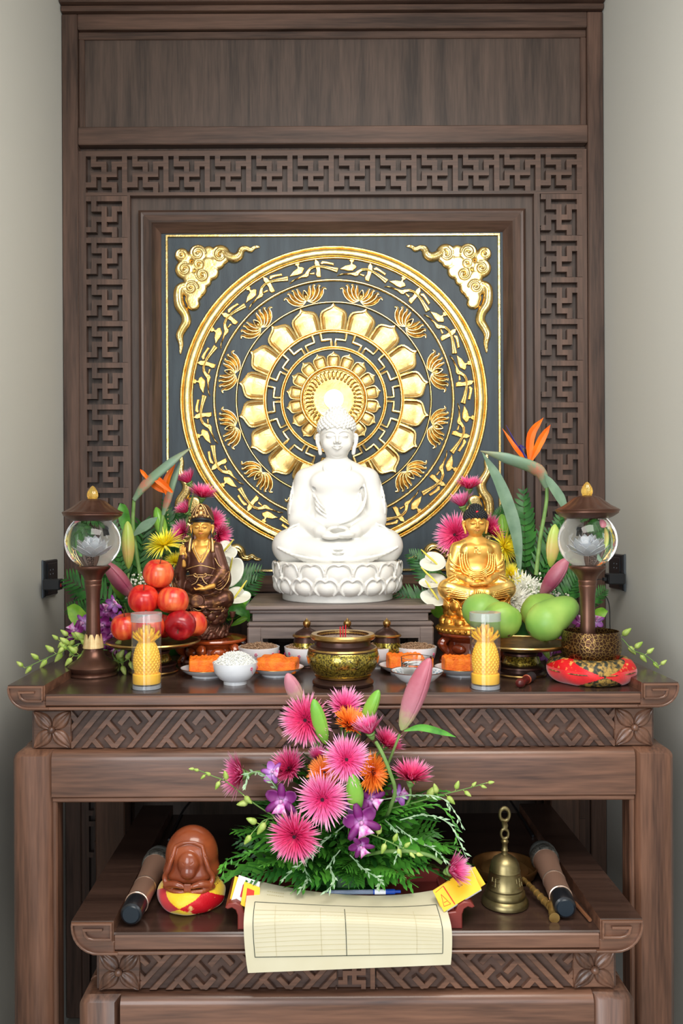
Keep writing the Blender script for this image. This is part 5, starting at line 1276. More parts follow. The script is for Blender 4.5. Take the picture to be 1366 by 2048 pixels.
# raised hand with five fingers
hd = SD((-74, -56, 210), (-26, -14, 292), .8)
hd.cap((-50, -33, 218), (-51, -36, 236), 7, 6.5, 2); hd.ell((-52, -36, 246), (9.5, 5, 12), 2)
for j, (x, L) in enumerate(((-59, 22), (-54.5, 27), (-49.5, 25), (-45, 19))): hd.path([(x, -36, 252), (x - .4, -38, 252 + L * .5), (x + .4, -36.5, 252 + L)], [2.7, 2.5, 1.9], .8, sm=2)
hd.path([(-45, -37, 240), (-41, -43, 248), (-44, -45, 257)], [3.4, 2.8, 2.1], 1.2, sm=3)
part('raised_hand', hd.mesh(kq), GSK, qs, 0)
hd = SD((-34, -86, 140), (50, -36, 172), .8)
hd.cap((38, -48, 158), (20, -62, 153), 8, 6.5, 2); hd.ell((8, -66, 151), (15, 8.5, 6), 3)
for j in range(4): hd.path([(2, -61 - j * 4, 151), (-9, -60 - j * 4.4, 149), (-16 + j, -59 - j * 4.4, 153)], [2.7, 2.4, 2.0], .8, sm=2)
hd.path([(12, -66, 155), (3, -69, 161), (-4, -69, 163)], [3.2, 2.7, 2.1], 1.2, sm=3)
part('lap_hand', hd.mesh(kq), GSK, qs, 0)
part('medallion', lathe([(0, .001), (17 * kq, .001), (20 * kq, .003), (22 * kq, .002), (22 * kq, 0)], 24, M=Matrix.Translation(Vector((-4, -70, 116)) * kq) @ Matrix.Rotation(R(70), 4, 'X')), RBG, qs)
f, g = head(1.0, 330, curls=False, ush=False)
part('head', f.mesh(kq * .82, (0, 0, 330 * .18 * kq)), GSK, qs, 0); part('hair', g.mesh(kq * .84, (0, 0, 330 * .16 * kq)), BLKH, qs, 0)
fr_ = bpy.data.objects.new('x', None)
def sh(z): return (330 + (z - 330) * .82)
for s_ in (-1, 1):
    part('eyebrow', tube([Vector((s_ * x * .82, y * .82, sh(330 + z))) * kq for x, y, z in ((5, -38.6, 9), (13, -38, 14), (23, -31.2, 12.4), (29, -23.5, 7))], [.35 * kq, .8 * kq, .3 * kq], 5), DKL, qs)
    part('eyelid_line', tube([Vector((s_ * x * .82, y * .82, sh(330 + z))) * kq for x, y, z in ((6, -38.2, -.6), (14, -39.0, -2.6), (22, -35.2, -1))], [.3 * kq, .7 * kq, .3 * kq], 5), DKL, qs)
part('lips', tube([Vector((x * .82, y * .82, sh(z + 8))) * kq for x, y, z in ((-8, -37, 301.5), (0, -41.5, 301), (8, -37, 301.5))], [.5 * kq, 1.8 * kq, .5 * kq], 6), mat('painted_rose_lip', srgb(206, 96, 80), .5), qs)
part('forehead_mark', sphere(Vector((0, -37.5 * .82, sh(345))) * kq, 1.6 * kq, 8, 6), mat('red_mark', srgb(190, 50, 40), .4), qs)
# hood and crown
hd = SD((-44, -42, 290), (44, 52, 408), 1.0); hd.ell((0, 8, 352), (35, 36, 46)); hd.ell((0, 8, 378), (25, 26, 22), 8); hd.cap((0, 16, 300), (0, 14, 340), 32, 34, 6); hd.box((0, -32, 322), (60, 36, 33), 2, 's')
part('hood', hd.mesh(kq), RB, qs, 0)
gl([(-34, -6, 350), (-26, -24, 366), (-12, -26, 392), (0, -20, 400), (12, -26, 392), (26, -24, 366), (34, -6, 350)], 1.6)
part('hair_band', tube([Vector((32 * math.sin(a), 4 - 34 * math.cos(a), 352 + 3 * math.cos(a * 2))) * kq for a in [-1.5 + 3 * i / 14 for i in range(15)]], 5.0 * kq, 8), BLKH, qs, 0)
cr = MB(); 
for (x, z, r) in ((0, 372, 9), (0, 386, 7), (-12, 366, 6), (12, 366, 6), (-21, 362, 4.5), (21, 362, 4.5), (-8, 380, 4), (8, 380, 4)): sphere(Vector((x, -28 + abs(x) * .25, z)) * kq, (r * kq, 5 * kq, r * kq), 12, 8, cr)
crn = part('crown', cr, GT, qs, 0); part('crown_niche', tube([Vector(p) * kq for p in catmull([(-12, -30, 360), (-14, -31, 376), (0, -30, 400), (14, -31, 376), (12, -30, 360)], 5)], 2.0 * kq, 6), GT, qs, 0)
crn['label'] = 'gilt crown with a small seated figure'
bpy.data.objects.remove(fr_)
mb = tube([Vector(p) * kq for p in catmull([(80, -10, 30), (90, -14, 46), (92, -14, 60)], 4)], 2.2 * kq, 6); lathe([(0, 0), (6 * kq, 4 * kq), (10 * kq, 18 * kq), (10 * kq, 20 * kq), (0, 17 * kq)], 14, mb, M=Matrix.Translation(Vector((92, -14, 58)) * kq)); part('lotus_pod', mb, RB, qs)
# ================================================================== flowers
def radial_mat(name, stops, rmax, rough=.55, sss=.1, axis=None):
    """petal colour that runs from the base of the petal to its tip"""
    m = bpy.data.materials.new(name); m.use_nodes = True; nt = m.node_tree; b = nt.nodes['Principled BSDF']; b.inputs['Roughness'].default_value = rough
    b.inputs['Subsurface Weight'].default_value = sss; b.inputs['Subsurface Scale'].default_value = .004
    tc = nt.nodes.new('ShaderNodeTexCoord'); 
    if axis == 'z':
        sp = nt.nodes.new('ShaderNodeSeparateXYZ'); nt.links.new(tc.outputs['Object'], sp.inputs[0]); src = sp.outputs[2]
    else:
        vl = nt.nodes.new('ShaderNodeVectorMath'); vl.operation = 'LENGTH'; nt.links.new(tc.outputs['Object'], vl.inputs[0]); src = vl.outputs['Value']
    n = nt.nodes.new('ShaderNodeTexNoise'); n.inputs['Scale'].default_value = 120; nt.links.new(tc.outputs['Object'], n.inputs[0])
    d = nt.nodes.new('ShaderNodeMath'); d.operation = 'DIVIDE'; d.inputs[1].default_value = rmax; nt.links.new(src, d.inputs[0])
    a = nt.nodes.new('ShaderNodeMath'); a.operation = 'MULTIPLY_ADD'; a.inputs[1].default_value = .25; nt.links.new(n.outputs[0], a.inputs[0]); nt.links.new(d.outputs[0], a.inputs[2])
    s_ = nt.nodes.new('ShaderNodeMath'); s_.operation = 'SUBTRACT'; s_.inputs[1].default_value = .125; nt.links.new(a.outputs[0], s_.inputs[0])
    r = nt.nodes.new('ShaderNodeValToRGB'); cr = r.color_ramp; cr.elements[0].position, cr.elements[0].color = stops[0]; cr.elements[1].position, cr.elements[1].color = stops[-1]
    for p_, c_ in stops[1:-1]: e = cr.elements.new(p_); e.color = c_
    nt.links.new(s_.outputs[0], r.inputs[0]); nt.links.new(r.outputs[0], b.inputs['Base Color']); return m
GR1 = mat('leaf_green_dark', srgb(28, 78, 28), .45, col2=srgb(52, 116, 40), nscale=30, sss=.05); GR2 = mat('leaf_green_mid', srgb(54, 118, 38), .45, col2=srgb(92, 164, 54), nscale=30, sss=.05)
GR3 = mat('leaf_green_bright', srgb(96, 166, 36), .42, col2=srgb(150, 196, 60), nscale=26, sss=.1); GRS = mat('stem_green', srgb(92, 128, 62), .5, col2=srgb(122, 156, 84), nscale=30); SILV = mat('silver_green_leaf', srgb(132, 168, 128), .5, col2=srgb(176, 200, 164), nscale=60)
PINK = radial_mat('pink_petal', [(.0, srgb(170, 14, 66)), (.3, srgb(220, 40, 110)), (.6, srgb(232, 96, 158)), (1.0, srgb(238, 168, 198))], .052)
HOT = radial_mat('hot_pink_petal', [(.0, srgb(160, 6, 56)), (.45, srgb(222, 36, 100)), (.75, srgb(232, 90, 146)), (1.0, srgb(238, 160, 190))], .052)
ORP = radial_mat('orange_petal', [(.0, srgb(224, 70, 14)), (.5, srgb(240, 112, 24)), (1.0, srgb(246, 140, 44))], .045)
YLP = radial_mat('yellow_petal', [(.0, srgb(246, 206, 16)), (.4, srgb(255, 232, 30)), (1.0, srgb(255, 240, 120))], .045, sss=.35); WHP = mat('white_petal', srgb(240, 238, 226), .5, sss=.15, col2=srgb(228, 226, 206), nscale=60)
DKC = mat('dark_flower_centre', srgb(70, 20, 40), .8, bump=1, nscale=400, col2=srgb(34, 14, 26)); 
def add_petal(mb, L, w, a, elev, z0=0.0, r0=.004, curl=0.0, n=4, mi=0, tip=1.0, twist=0.0):
    """narrow pointed petal: direction a round the axis, elev from the axis"""
    ca, sa = math.cos(a), math.sin(a); vs = []; r, z = r0, z0; e = elev
    for i in range(n + 1):
        u_ = i / n; ww = w * (math.sin(PI * (.16 + .84 * u_)) ** .7) if i < n else 0
        for s_ in (-1, 1) if i < n else (0,):
            x, y = r, s_ * ww / 2; vs.append((x * ca - y * sa, x * sa + y * ca, z + (abs(s_) * ww * .18)))
        r += L / n * math.sin(e); z += L / n * math.cos(e); e += curl / n
    fs = [(2 * i, 2 * i + 1, 2 * i + 3, 2 * i + 2) for i in range(n - 1)] + [(2 * n - 2, 2 * n - 1, 2 * n)]
    mb.add(vs, fs, mi)
def gerbera_head(seed, R0=.052, open_=1.0, dens=1.0, w=.0038):
    rnd = random.Random(seed); mb = MB(); tot = ((56, 1.0, 1.48, .0), (54, .95, 1.34, .001), (46, .78, 1.16, .003), (36, .54, .92, .004), (26, .34, .7, .005))
    for q, (n, L, el, z) in enumerate(tot):
        n = int(n * dens)
        for i in range(n):
            a = 2 * PI * (i + .5 * q) / n + rnd.uniform(-.07, .07)
            add_petal(mb, R0 * L * rnd.uniform(.78, 1.08), w * (1 - .12 * q), a, el * open_ + rnd.uniform(-.18, .14), z, .006 - .001 * q, rnd.uniform(-.35, .25), 4)
    return mb
def gerbera_eye():
    mb = MB(); sphere((0, 0, .003), (.0085, .0085, .005), 16, 8, mb)
    for i in range(34): a = 2 * PI * i / 34; add_petal(mb, .009, .0016, a, .7, .004, .005, .2, 2)
    return mb
def calyx_mb(r=.011):
    mb = lathe([(0, -.020), (.0034, -.020), (.006, -.016), (r, -.004), (r * 1.08, .001), (0, .0)], 18)
    for i in range(22): add_petal(mb, .015, .003, 2 * PI * i / 22, .55, -.012, .0065, .3, 3)
    return mb
HEADS = {}
for nm, m in (('p', PINK), ('h', HOT), ('o', ORP)):
    for op in (1.0, .72, .5): HEADS[nm, op] = mesh(gerbera_head(hash((nm == 'p', op)) % 99, .052 if nm != 'o' else .045, op, 1.15 if nm != 'o' else 1.25, .0038 if nm != 'o' else .005), m, 0)
EYE = mesh(gerbera_eye(), DKC, 0); CALYX = mesh(calyx_mb(), GRS, 0)
def stem_part(t, p, d, base, r=.0026, m=None, bend=.08, name='stem'):
    """stem in world space from behind the flower to its place in the arrangement"""
    d = Vector(d).normalized(); q0 = Vector((0, 0, 0)) - d * .012; e = Vector(base) - Vector(p)
    pts = catmull([q0, q0 - d * bend * .6, e * .5 - d * bend * .35 + Vector((0, 0, -.01)), e], 7)
    return part(name, tube(pts, [r, r * 1.1, r * 1.1], 7), m or GRS, t)
def gerbera(px, py, Y, d, size, kind, op, label, base, group, bend=.08, st=True):
    p = P(px, py, Y); t = thing('gerbera', label, 'flower', p, group=group); q = aim(d).to_euler(); sc = size * .94 / 2 / S(Y) / (.052 if kind != 'o' else .045)
    for nm, me in (('petals', HEADS[kind, op]), ('centre', EYE), ('calyx', CALYX)):
        o = link(nm, me, t); o.rotation_euler = q; o.scale = (sc,) * 3
    if st: stem_part(t, p, d, base, bend=bend)
    return t
# ---- lily bud
def lilybud(px0, py0, px1, py1, Y0, Y1, w, m, label, base, group, name='lily_bud'):
    """from its base pixel to its tip pixel; w width in px"""
    a, b_ = P(px0, py0, Y0), P(px1, py1, Y1); L = (b_ - a).length; r = w / 2 / S((Y0 + Y1) / 2)
    t = thing(name, label, 'flower bud', a, group=group)
    prof = [(.12, 0), (.42, .06), (.74, .2), (.95, .38), (1.0, .52), (.94, .66), (.78, .8), (.5, .92), (.2, .985), (0, 1)]
    mb = lathe([(x * r, z * L) for x, z in prof], 54, wob=lambda an, j: 1.02 - .09 * abs(math.sin(1.5 * an)) ** 3 - .12 * (abs(math.sin(1.5 * an)) < .09) * (j > 1))
    part('petals', mb, m, t, 40, rot=aim(b_ - a).to_euler())
    if base is not None: stem_part(t, a, b_ - a, base, .003)
    return t
def budmat(name, c0, c1, c2, L): return radial_mat(name, [(0, c0), (.45, c1), (1, c2)], L, .4, .1, 'z')
BUDP = budmat('pink_lily_bud', srgb(186, 208, 136), srgb(196, 130, 144), srgb(178, 96, 112), .14); BUDG = budmat('green_lily_bud', srgb(96, 160, 50), srgb(140, 190, 74), srgb(112, 172, 60), .1); BUDY = budmat('yellow_green_lily_bud', srgb(150, 176, 70), srgb(196, 170, 100), srgb(170, 190, 90), .1); BUDM = budmat('magenta_lily_bud', srgb(180, 130, 130), srgb(150, 66, 92), srgb(180, 104, 120), .1)
# ---- leaf blade along points
def blade(pts, w, m, t, name='leaf', cup=.25, prof=None, roll=0.0, nv=4, thick=.0006, label=None):
    c = catmull(pts, 6); N = len(c) - 1; prof = prof or [.15, .7, 1, .95, .7, .0]
    def f(u_, v_):
        i = u_ * N; j = min(int(i), N - 1); p = c[j].lerp(c[j + 1], i - j); tg = (c[j + 1] - c[j]).normalized()
        s_ = tg.cross(Vector((math.sin(roll), -math.cos(roll), .15))); s_ = s_.normalized() if s_.length > 1e-5 else Vector((1, 0, 0)); n_ = s_.cross(tg)
        e = v_ * 2 - 1; ww = w * lerpl(prof, u_) / 2; return p + s_ * e * ww + n_ * abs(e) * ww * cup
    return part(name, grid(f, N, nv, thick=thick), m, t, 50, label=label)
def frond_mb(L, W, n=16, lobes=True, droop=.3, seed=0, wl=.26, serr=True):
    """fern frond along +X rising in +Z then drooping; pinnae to both sides in Y"""
    rnd = random.Random(seed); mb = MB(); pts = [Vector((L * u_, 0, L * (.25 * u_ - droop * u_ * u_))) for u_ in [i / 12 for i in range(13)]]
    tube(pts, [.0012, .001, .0005], 5, mb)
    for i in range(n):
        u_ = .10 + .88 * i / n; j = int(u_ * 12); p = pts[j].lerp(pts[min(j + 1, 12)], u_ * 12 - j); pl = W * math.sin(PI * (.12 + .80 * u_)) ** .8 * (1 - .35 * u_)
        for s_ in (-1, 1):
            a = s_ * (1.05 - .35 * u_) + rnd.uniform(-.06, .06); dx, dy = math.cos(a), math.sin(a); dz = rnd.uniform(-.25, .1); w_ = pl * wl; nx, ny = -dy, dx
            m_ = 6 if serr else 3; A = []; B = []
            for q in range(m_ + 1):
                e = q / m_; ww = w_ * math.sin(PI * (.14 + .82 * e)) * (1.0 if (q % 2 or not serr) else .52) / 2
                c = p + Vector((dx, dy, dz - .25 * e)) * pl * e; A.append(c + Vector((nx, ny, .3)) * ww * 1.0); B.append(c - Vector((nx, ny, -.3)) * ww)
            vs = A + B; fs = [(q, q + 1, m_ + 2 + q, m_ + 1 + q) for q in range(m_)]
            mb.add(vs, fs)
    return mb
FR1 = mesh(frond_mb(.16, .06, 15, seed=1), GR2, 0); FR2 = mesh(frond_mb(.18, .055, 18, seed=2, droop=.5), GR1, 0); FR3 = mesh(frond_mb(.20, .045, 13, seed=3, wl=.42, serr=False, droop=.1), GR1, 0); FR4 = mesh(frond_mb(.16, .065, 12, seed=5, wl=.36, droop=.6), GR2, 0)
PALM = mesh(frond_mb(.2, .085, 12, seed=4, wl=.2, serr=False, droop=.2), GR1, 0)
def frond(me, base, az, el, roll, sc, label, group, name='fern_frond', cat='leaf'):
    o = link(name, me); M = Euler((0, -el, az)).to_matrix() @ Euler((roll, 0, 0)).to_matrix(); o.rotation_euler = M.to_euler(); o.location = base; o.scale = (sc,) * 3
    return tag(o, label, cat, group)
# ---- sprigs: thin drooping stalk with small needle leaves
def sprig(pts, m, label, group, n=16, lw=.004, ll=.022, r=.0011, name='leafy_sprig', seed=0):
    rnd = random.Random(seed); c = catmull(pts, 7); mb = MB(); t = thing(name, label, 'sprig', pts[0], group=group); o_ = Vector(pts[0])
    part('stem', tube([p - o_ for p in c], [r * 1.3, r, r * .6], 5), m, t)
    for i in range(n):
        u_ = .1 + .88 * i / n; x = u_ * (len(c) - 1); j = min(int(x), len(c) - 2); p = c[j].lerp(c[j + 1], x - j) - o_; tg = (c[j + 1] - c[j]).normalized()
        d = (tg + Vector((rnd.uniform(-1, 1), rnd.uniform(-1, .4), rnd.uniform(-.7, .7))) * .8).normalized(); s_ = d.cross(Vector((0, -1, .3))).normalized(); L = ll * rnd.uniform(.6, 1.1)
        mb.add([p, p + d * L * .5 + s_ * lw / 2, p + d * L, p + d * L * .5 - s_ * lw / 2], [(0, 1, 2, 3)])
    part('leaves', mb, m, t, 0, kind='stuff'); return t
# ---- dendrobium orchid
PURP = radial_mat('purple_orchid_petal', [(0, srgb(236, 224, 240)), (.16, srgb(196, 130, 196)), (.36, srgb(124, 20, 112)), (1, srgb(88, 6, 84))], .03); PURV = radial_mat('pale_purple_petal', [(0, srgb(230, 214, 240)), (.4, srgb(180, 120, 196)), (.9, srgb(124, 34, 132))], .03)
def orchid_mb():
    mb = MB()
    for i, (a, w, L) in enumerate(((PI / 2, .013, .025), (PI / 2 + 2.15, .013, .026), (PI / 2 - 2.15, .013, .026), (PI / 2 + 1.1, .019, .024), (PI / 2 - 1.1, .019, .024))):
        ca, sa = math.cos(a), math.sin(a)
        def f(u_, v_):
            s_ = v_ * 2 - 1; ww = w * math.sin(PI * min(.97, .12 + .8 * u_)) ** .7 / 2; r = .002 + L * u_; y = s_ * ww; z = .004 * u_ + .004 * (1 - s_ * s_) * math.sin(PI * u_) * (1 if i < 3 else -1)
            return (r * ca - y * sa, r * sa + y * ca, z)
        grid(f, 6, 5, mb, thick=.0005)
    return mb
def lip_mb():
    def f(u_, v_):
        s_ = v_ * 2 - 1; ww = (.004 + .008 * u_); return (s_ * ww, -.002 - .015 * u_, .003 + .008 * math.sin(u_ * 2.2) - .004 * s_ * s_ * (1 - 2 * u_))
    mb = grid(f, 6, 6, thick=.0005); sphere((0, 0, .004), (.003, .003, .004), 8, 6, mb); return mb
ORC, LIP = mesh(orchid_mb(), PURP, 0), mesh(lip_mb(), mat('orchid_lip', srgb(226, 196, 226), .5, col2=srgb(196, 60, 160), nscale=120), 0); ORV = mesh(orchid_mb(), PURV, 0)
def orchid(px, py, Y, d, size, label, group, base=None, pale=False, rz=0.0):
    p = P(px, py, Y); t = thing('orchid_bloom', label, 'flower', p, group=group); q = (aim(d) @ Euler((0, 0, rz)).to_quaternion()).to_euler(); sc = size * .85 / 2 / S(Y) / .027
    for nm, me in (('petals', ORV if pale else ORC), ('lip', LIP)):
        o = link(nm, me, t); o.rotation_euler = q; o.scale = (sc,) * 3
    if base is not None: stem_part(t, p, d, base, .0013, bend=.02)
    return t
BUDS = mat('orchid_bud_green', srgb(140, 172, 66), .45, col2=srgb(188, 202, 116), nscale=60, sss=.1)
def budspray(pix, Y0, Y1, buds, label, group, bs=9):
    """arching spray of small closed orchid buds; pix = stem pixels, base first; buds = (fraction, dx, dy, length px)"""
    n = len(pix); pts = [P(x, y, Y0 + (Y1 - Y0) * i / (n - 1)) for i, (x, y) in enumerate(pix)]; o_ = pts[0]; t = thing('orchid_bud_spray', label, 'spray', o_, group=group)
    c = catmull([p - o_ for p in pts], 7); part('stem', tube(c, [.0017, .0014, .0009], 6), GRS, t)
    for (u_, dx, dy, L) in buds:
        x = u_ * (len(c) - 1); j = min(int(x), len(c) - 2); p = c[j].lerp(c[j + 1], x - j); d = Vector((dx, -.25, -dy)).normalized(); Lm = L * .86 / S(Y1)
        q0 = p + d * Lm * .25; mb = tube([p, q0], .0008, 5); lathe([(0, 0), (.22 * Lm, .16 * Lm), (.27 * Lm, .36 * Lm), (.2 * Lm, .66 * Lm), (.09 * Lm, .9 * Lm), (0, Lm)], 10, mb, M=Matrix.Translation(q0) @ aim(d).to_matrix().to_4x4())
        part('bud', mb, BUDS, t, 50)
    return t
# ---- anthurium
SPATHE = mat('white_spathe', srgb(216, 214, 196), .35, sss=.1, coat=.2, col2=srgb(228, 226, 212), nscale=30); SPX = mat('yellow_spadix', srgb(222, 208, 84), .55, bump=.6, nscale=500, sss=.1)
def anth_mb(r):
    pts = []
    for i in range(40):
        a = 2 * PI * i / 40; rr = r * (1 - .32 * abs(math.cos(a / 2 + PI / 2)) ** 8 * 0) ; x = r * .82 * math.sin(a) * (1 - .12 * math.cos(a)); y = -r * (math.cos(a)) * 1.1
        if math.cos(a) > .2: y += r * .62 * (1 - abs(math.sin(a))) * 1.0
        if math.cos(a) < -.75: y += r * .22 * (-math.cos(a) - .75) * 4 * .6
        pts.append((x, -y))
    def f(u_, v_):
        i = v_ * 40; j = int(i) % 40; k_ = (j + 1) % 40; e = i - int(i); x = pts[j][0] * (1 - e) + pts[k_][0] * e; y = pts[j][1] * (1 - e) + pts[k_][1] * e
        return (x * u_, y * u_, .22 * r * u_ ** 2 * (1 - .3 * abs(math.sin(v_ * 2 * PI))) + .012 * math.sin(8 * v_ * PI) * r * u_)
    return grid(f, 8, 40, thick=.0006)
def anthurium(px, py, Y, d, size, rz, label, base, group):
    p = P(px, py, Y); r = size / 2 / S(Y); t = thing('anthurium', label, 'flower', p, group=group); q = (aim(d) @ Euler((0, 0, rz)).to_quaternion()).to_euler()
    o = part('spathe', anth_mb(r), SPATHE, t, 0, rot=q); o = part('spadix', tube([(0, -r * .55, .002), (0, -r * .3, .012), (0, r * .25, .03), (0, r * .62, .045)], [.0022, .0030, .0030, .0015], 10), SPX, t, 50, rot=q)
    stem_part(t, p, d, base, .002, bend=.03); return t
# ---- spider chrysanthemums
def mum_mb(seed, R0, dens, elev, w=.0032, curlv=.9):
    rnd = random.Random(seed); mb = MB()
    for q, (n, L, el) in enumerate(((34, 1, 1.45), (34, .95, 1.2), (30, .8, .9), (24, .62, .6), (14, .45, .25))):
        for i in range(int(n * dens)):
            add_petal(mb, R0 * L * rnd.uniform(.8, 1.1), w, 2 * PI * (i + .5 * q) / (n * dens) + rnd.uniform(-.1, .1), el * elev + rnd.uniform(-.1, .1), .0, .003, rnd.uniform(-.2, curlv) * (1 if q < 2 else -.6), 5)
    return mb
MUMY, MUMW = mesh(mum_mb(3, .045, 1.0, 1.05), YLP, 0), mesh(mum_mb(5, .045, 1.4, 1.1, .006, -.6), WHP, 0); MUMY2 = mesh(mum_mb(8, .04, 1.5, .9, .003, .3), YLP, 0)
def mum(px, py, Y, d, size, me, label, base, group):
    p = P(px, py, Y); t = thing('chrysanthemum', label, 'flower', p, group=group); q = aim(d).to_euler(); sc = size / 2 / S(Y) / .045
    for nm, m_ in (('petals', me), ('calyx', CALYX)): o = link(nm, m_, t); o.rotation_euler = q; o.scale = (sc,) * 3
    stem_part(t, p, d, base); return t
def babys_breath(px, py, Y, w, h, n, label, base, seed):
    p = P(px, py, Y); t = thing('babys_breath', label, 'sprig', p, group='sprays of tiny white blossom'); rnd = random.Random(seed); mb = MB(); sb = MB(); e = Vector(base) - p
    for i in range(n):
        c = Vector((rnd.gauss(0, .4) * w, rnd.uniform(-.02, .02), rnd.gauss(0, .4) * h)) / S(Y); sphere(c, rnd.uniform(.0022, .0038), 7, 5, mb)
        if i % 2 == 0: tube([c, c * .5 + Vector((0, 0, -.02)), Vector((0, 0, -.05))], .0004, 3, sb)
    part('blossoms', mb, WHP, t, 0, kind='stuff'); part('twigs', sb, GRS, t, 0, kind='stuff'); return t
# ---- bird of paradise
BOPG = radial_mat('bird_of_paradise_spathe', [(0, srgb(196, 104, 84)), (.2, srgb(116, 142, 112)), (.6, srgb(122, 148, 128)), (1, srgb(150, 150, 110))], .17, .5, .05); BOPO = mat('orange_sepal', srgb(244, 116, 14), .45, sss=.1, col2=srgb(232, 90, 10), nscale=20); BOPB = mat('blue_dart', srgb(52, 40, 110), .4)
# ================================================================== front arrangement on the lower table
FB = Vector((P(690, 1700, .03).x, .05, .86)); g0 = 'flowers of the front arrangement'
t = thing('flower_dish', 'low dark green dish under the front flower arrangement', 'dish', (FB.x, .05, .81)); part('dish', lathe([(0, 0), (.10, 0), (.13, .035), (.125, .035), (.0, .02)], 40), GR1, t); part('foam', lathe([(0, .015), (.10, .02), (.09, .055), (0, .065)], 24), GR1, t)
def G(*a, **k_): return gerbera(*a, base=FB, group=g0, **k_)
G(612, 1440, -.10, (-.25, -1, .15), 112, 'h', 1.0, 'hot pink gerbera at the top left with a dark centre, beside the pink lily bud')
G(689, 1416, -.02, (.1, -.75, .75), 92, 'p', .72, 'pale pink gerbera at the top, behind the orange one')
G(700, 1452, -.08, (.25, -.45, .8), 84, 'o', .72, 'orange gerbera seen from the side near the top', bend=.05)
g4 = G(741, 1466, -.11, (-.35, -.2, 1), 86, 'p', .5, 'pink gerbera seen from the side on a thick curved stem', st=False)
G(771, 1490, -.03, (.5, -.3, .8), 80, 'h', .72, 'deep pink gerbera low behind the curved stem at the right')
G(692, 1520, -.13, (.15, -1, .35), 108, 'p', 1.0, 'pink gerbera in the middle of the arrangement, facing slightly up')
G(645, 1598, -.15, (-.05, -1, .1), 118, 'p', 1.0, 'largest pink gerbera with dark centre, below the middle of the bouquet')
G(590, 1671, -.16, (-.2, -1, -.05), 116, 'h', 1.0, 'pink gerbera lowest at the left, hanging over the ferns')
G(484, 1549, -.06, (-.95, -.5, .2), 104, 'p', .72, 'pink gerbera at the far left, seen from the side')
G(580, 1538, -.03, (-.35, -.6, .5), 92, 'h', .72, 'pink gerbera between the far left one and the middle one')
G(744, 1546, -.12, (.75, -.75, .1), 84, 'o', 1.0, 'orange gerbera with black centre right of the middle pink one')
G(650, 1546, -.09, (-.2, -.8, .5), 74, 'o', 1.0, 'orange gerbera half hidden between two pink ones')
G(822, 1559, -.07, (.12, -.25, 1), 100, 'h', .72, 'pink gerbera at the right facing up on a green stalk')
g14 = G(900, 1742, -.15, (.55, -.5, .35), 92, 'p', .5, 'pink gerbera at the lower right beside the yellow booklet', st=False)
G(637, 1515, -.05, (-.1, -.6, .8), 54, 'p', .5, 'small pale pink gerbera just above the middle blooms')
tt = g4; o_ = tt.location.copy()
part('stem', tube(catmull([P(x, y, Y) - o_ for x, y, Y in ((752, 1484, -.10), (766, 1510, -.12), (780, 1545, -.12), (790, 1580, -.11), (782, 1612, -.09), (770, 1640, -.04))], 6), .0042, 8), GRS, tt)
tt = g14; o_ = tt.location.copy()
part('stem', tube(catmull([P(x, y, Y) - o_ for x, y, Y in ((884, 1726, -.135), (862, 1712, -.13), (820, 1703, -.12), (770, 1703, -.10), (720, 1712, -.02))], 6), .0042, 8), GRS, tt)
lilybud(603, 1412, 574, 1347, -.07, -.11, 32, BUDP, 'pink lily bud at the top left of the bouquet', FB, g0)
lilybud(652, 1488, 627, 1398, -.11, -.14, 30, BUDG, 'green lily bud in front of the top left gerbera', FB, g0)
lilybud(724, 1455, 758, 1380, -.05, -.08, 28, BUDG, 'green lily bud at the top pointing up right', FB, g0)
lilybud(803, 1460, 860, 1316, -.07, -.12, 45, BUDP, 'large pink lily bud at the top right, before the water glass', FB, g0)
lilybud(714, 1625, 704, 1548, -.12, -.15, 36, BUDG, 'green lily bud between the two middle gerberas', FB, g0)
tt = thing('lily_leaf', 'narrow dark green lily leaf under the large pink bud', 'leaf', P(808, 1462, -.07)); o_ = tt.location.copy()
blade([P(x, y, -.08) - o_ for x, y in ((808, 1462), (840, 1455), (875, 1462), (912, 1474))], .016, GR2, tt, roll=.0)
for i, (x, y, Y, d, s_, lab, pale) in enumerate(((563, 1602, -.14, (-.2, -1, .1), 84, 'purple orchid at the left with a pale throat', False), (722, 1645, -.15, (.1, -1, .2), 92, 'purple orchid below the middle right with white lip', False), (722, 1692, -.155, (0, -1, -.3), 62, 'small dark purple orchid hanging lowest', False), (742, 1598, -.12, (.3, -1, .2), 70, 'purple orchid beneath the orange gerbera', False), (572, 1640, -.12, (-.3, -1, 0), 56, 'purple orchid half hidden behind the lowest left gerbera', False), (545, 1545, -.09, (-.2, -.8, .5), 56, 'purple and white orchid beside the orange one, upper left', True), (705, 1610, -.10, (.2, -.9, .4), 58, 'pale purple orchid behind the largest gerbera', True), (800, 1590, -.06, (.4, -.8, .3), 50, 'pale orchid at the right beneath the stalk', True))):
    orchid(x, y, Y, d, s_, lab, g0, FB, pale, rz=.3 * i)
budspray([(560, 1640), (510, 1608), (455, 1565), (425, 1552), (392, 1538)], -.06, -.12, [(.28, -.9, .1, 30), (.36, .6, .5, 26), (.5, -.2, -1, 26), (.6, -.4, .8, 22), (.75, -.8, -.5, 17), (.84, -.7, .6, 15), (.93, -.9, -.3, 15), (1, -1, -.1, 14)], 'orchid bud spray reaching far left', 'orchid bud sprays of the front arrangement')
budspray([(770, 1620), (840, 1602), (890, 1588), (930, 1578), (972, 1566)], -.05, -.10, [(.3, .5, -.8, 34), (.42, -.3, -1, 28), (.5, .8, .8, 26), (.62, .3, -1, 24), (.72, .8, .6, 20), (.82, .6, -.7, 16), (.92, .9, .3, 15), (1, 1, -.2, 16)], 'orchid bud spray reaching far right', 'orchid bud sprays of the front arrangement')
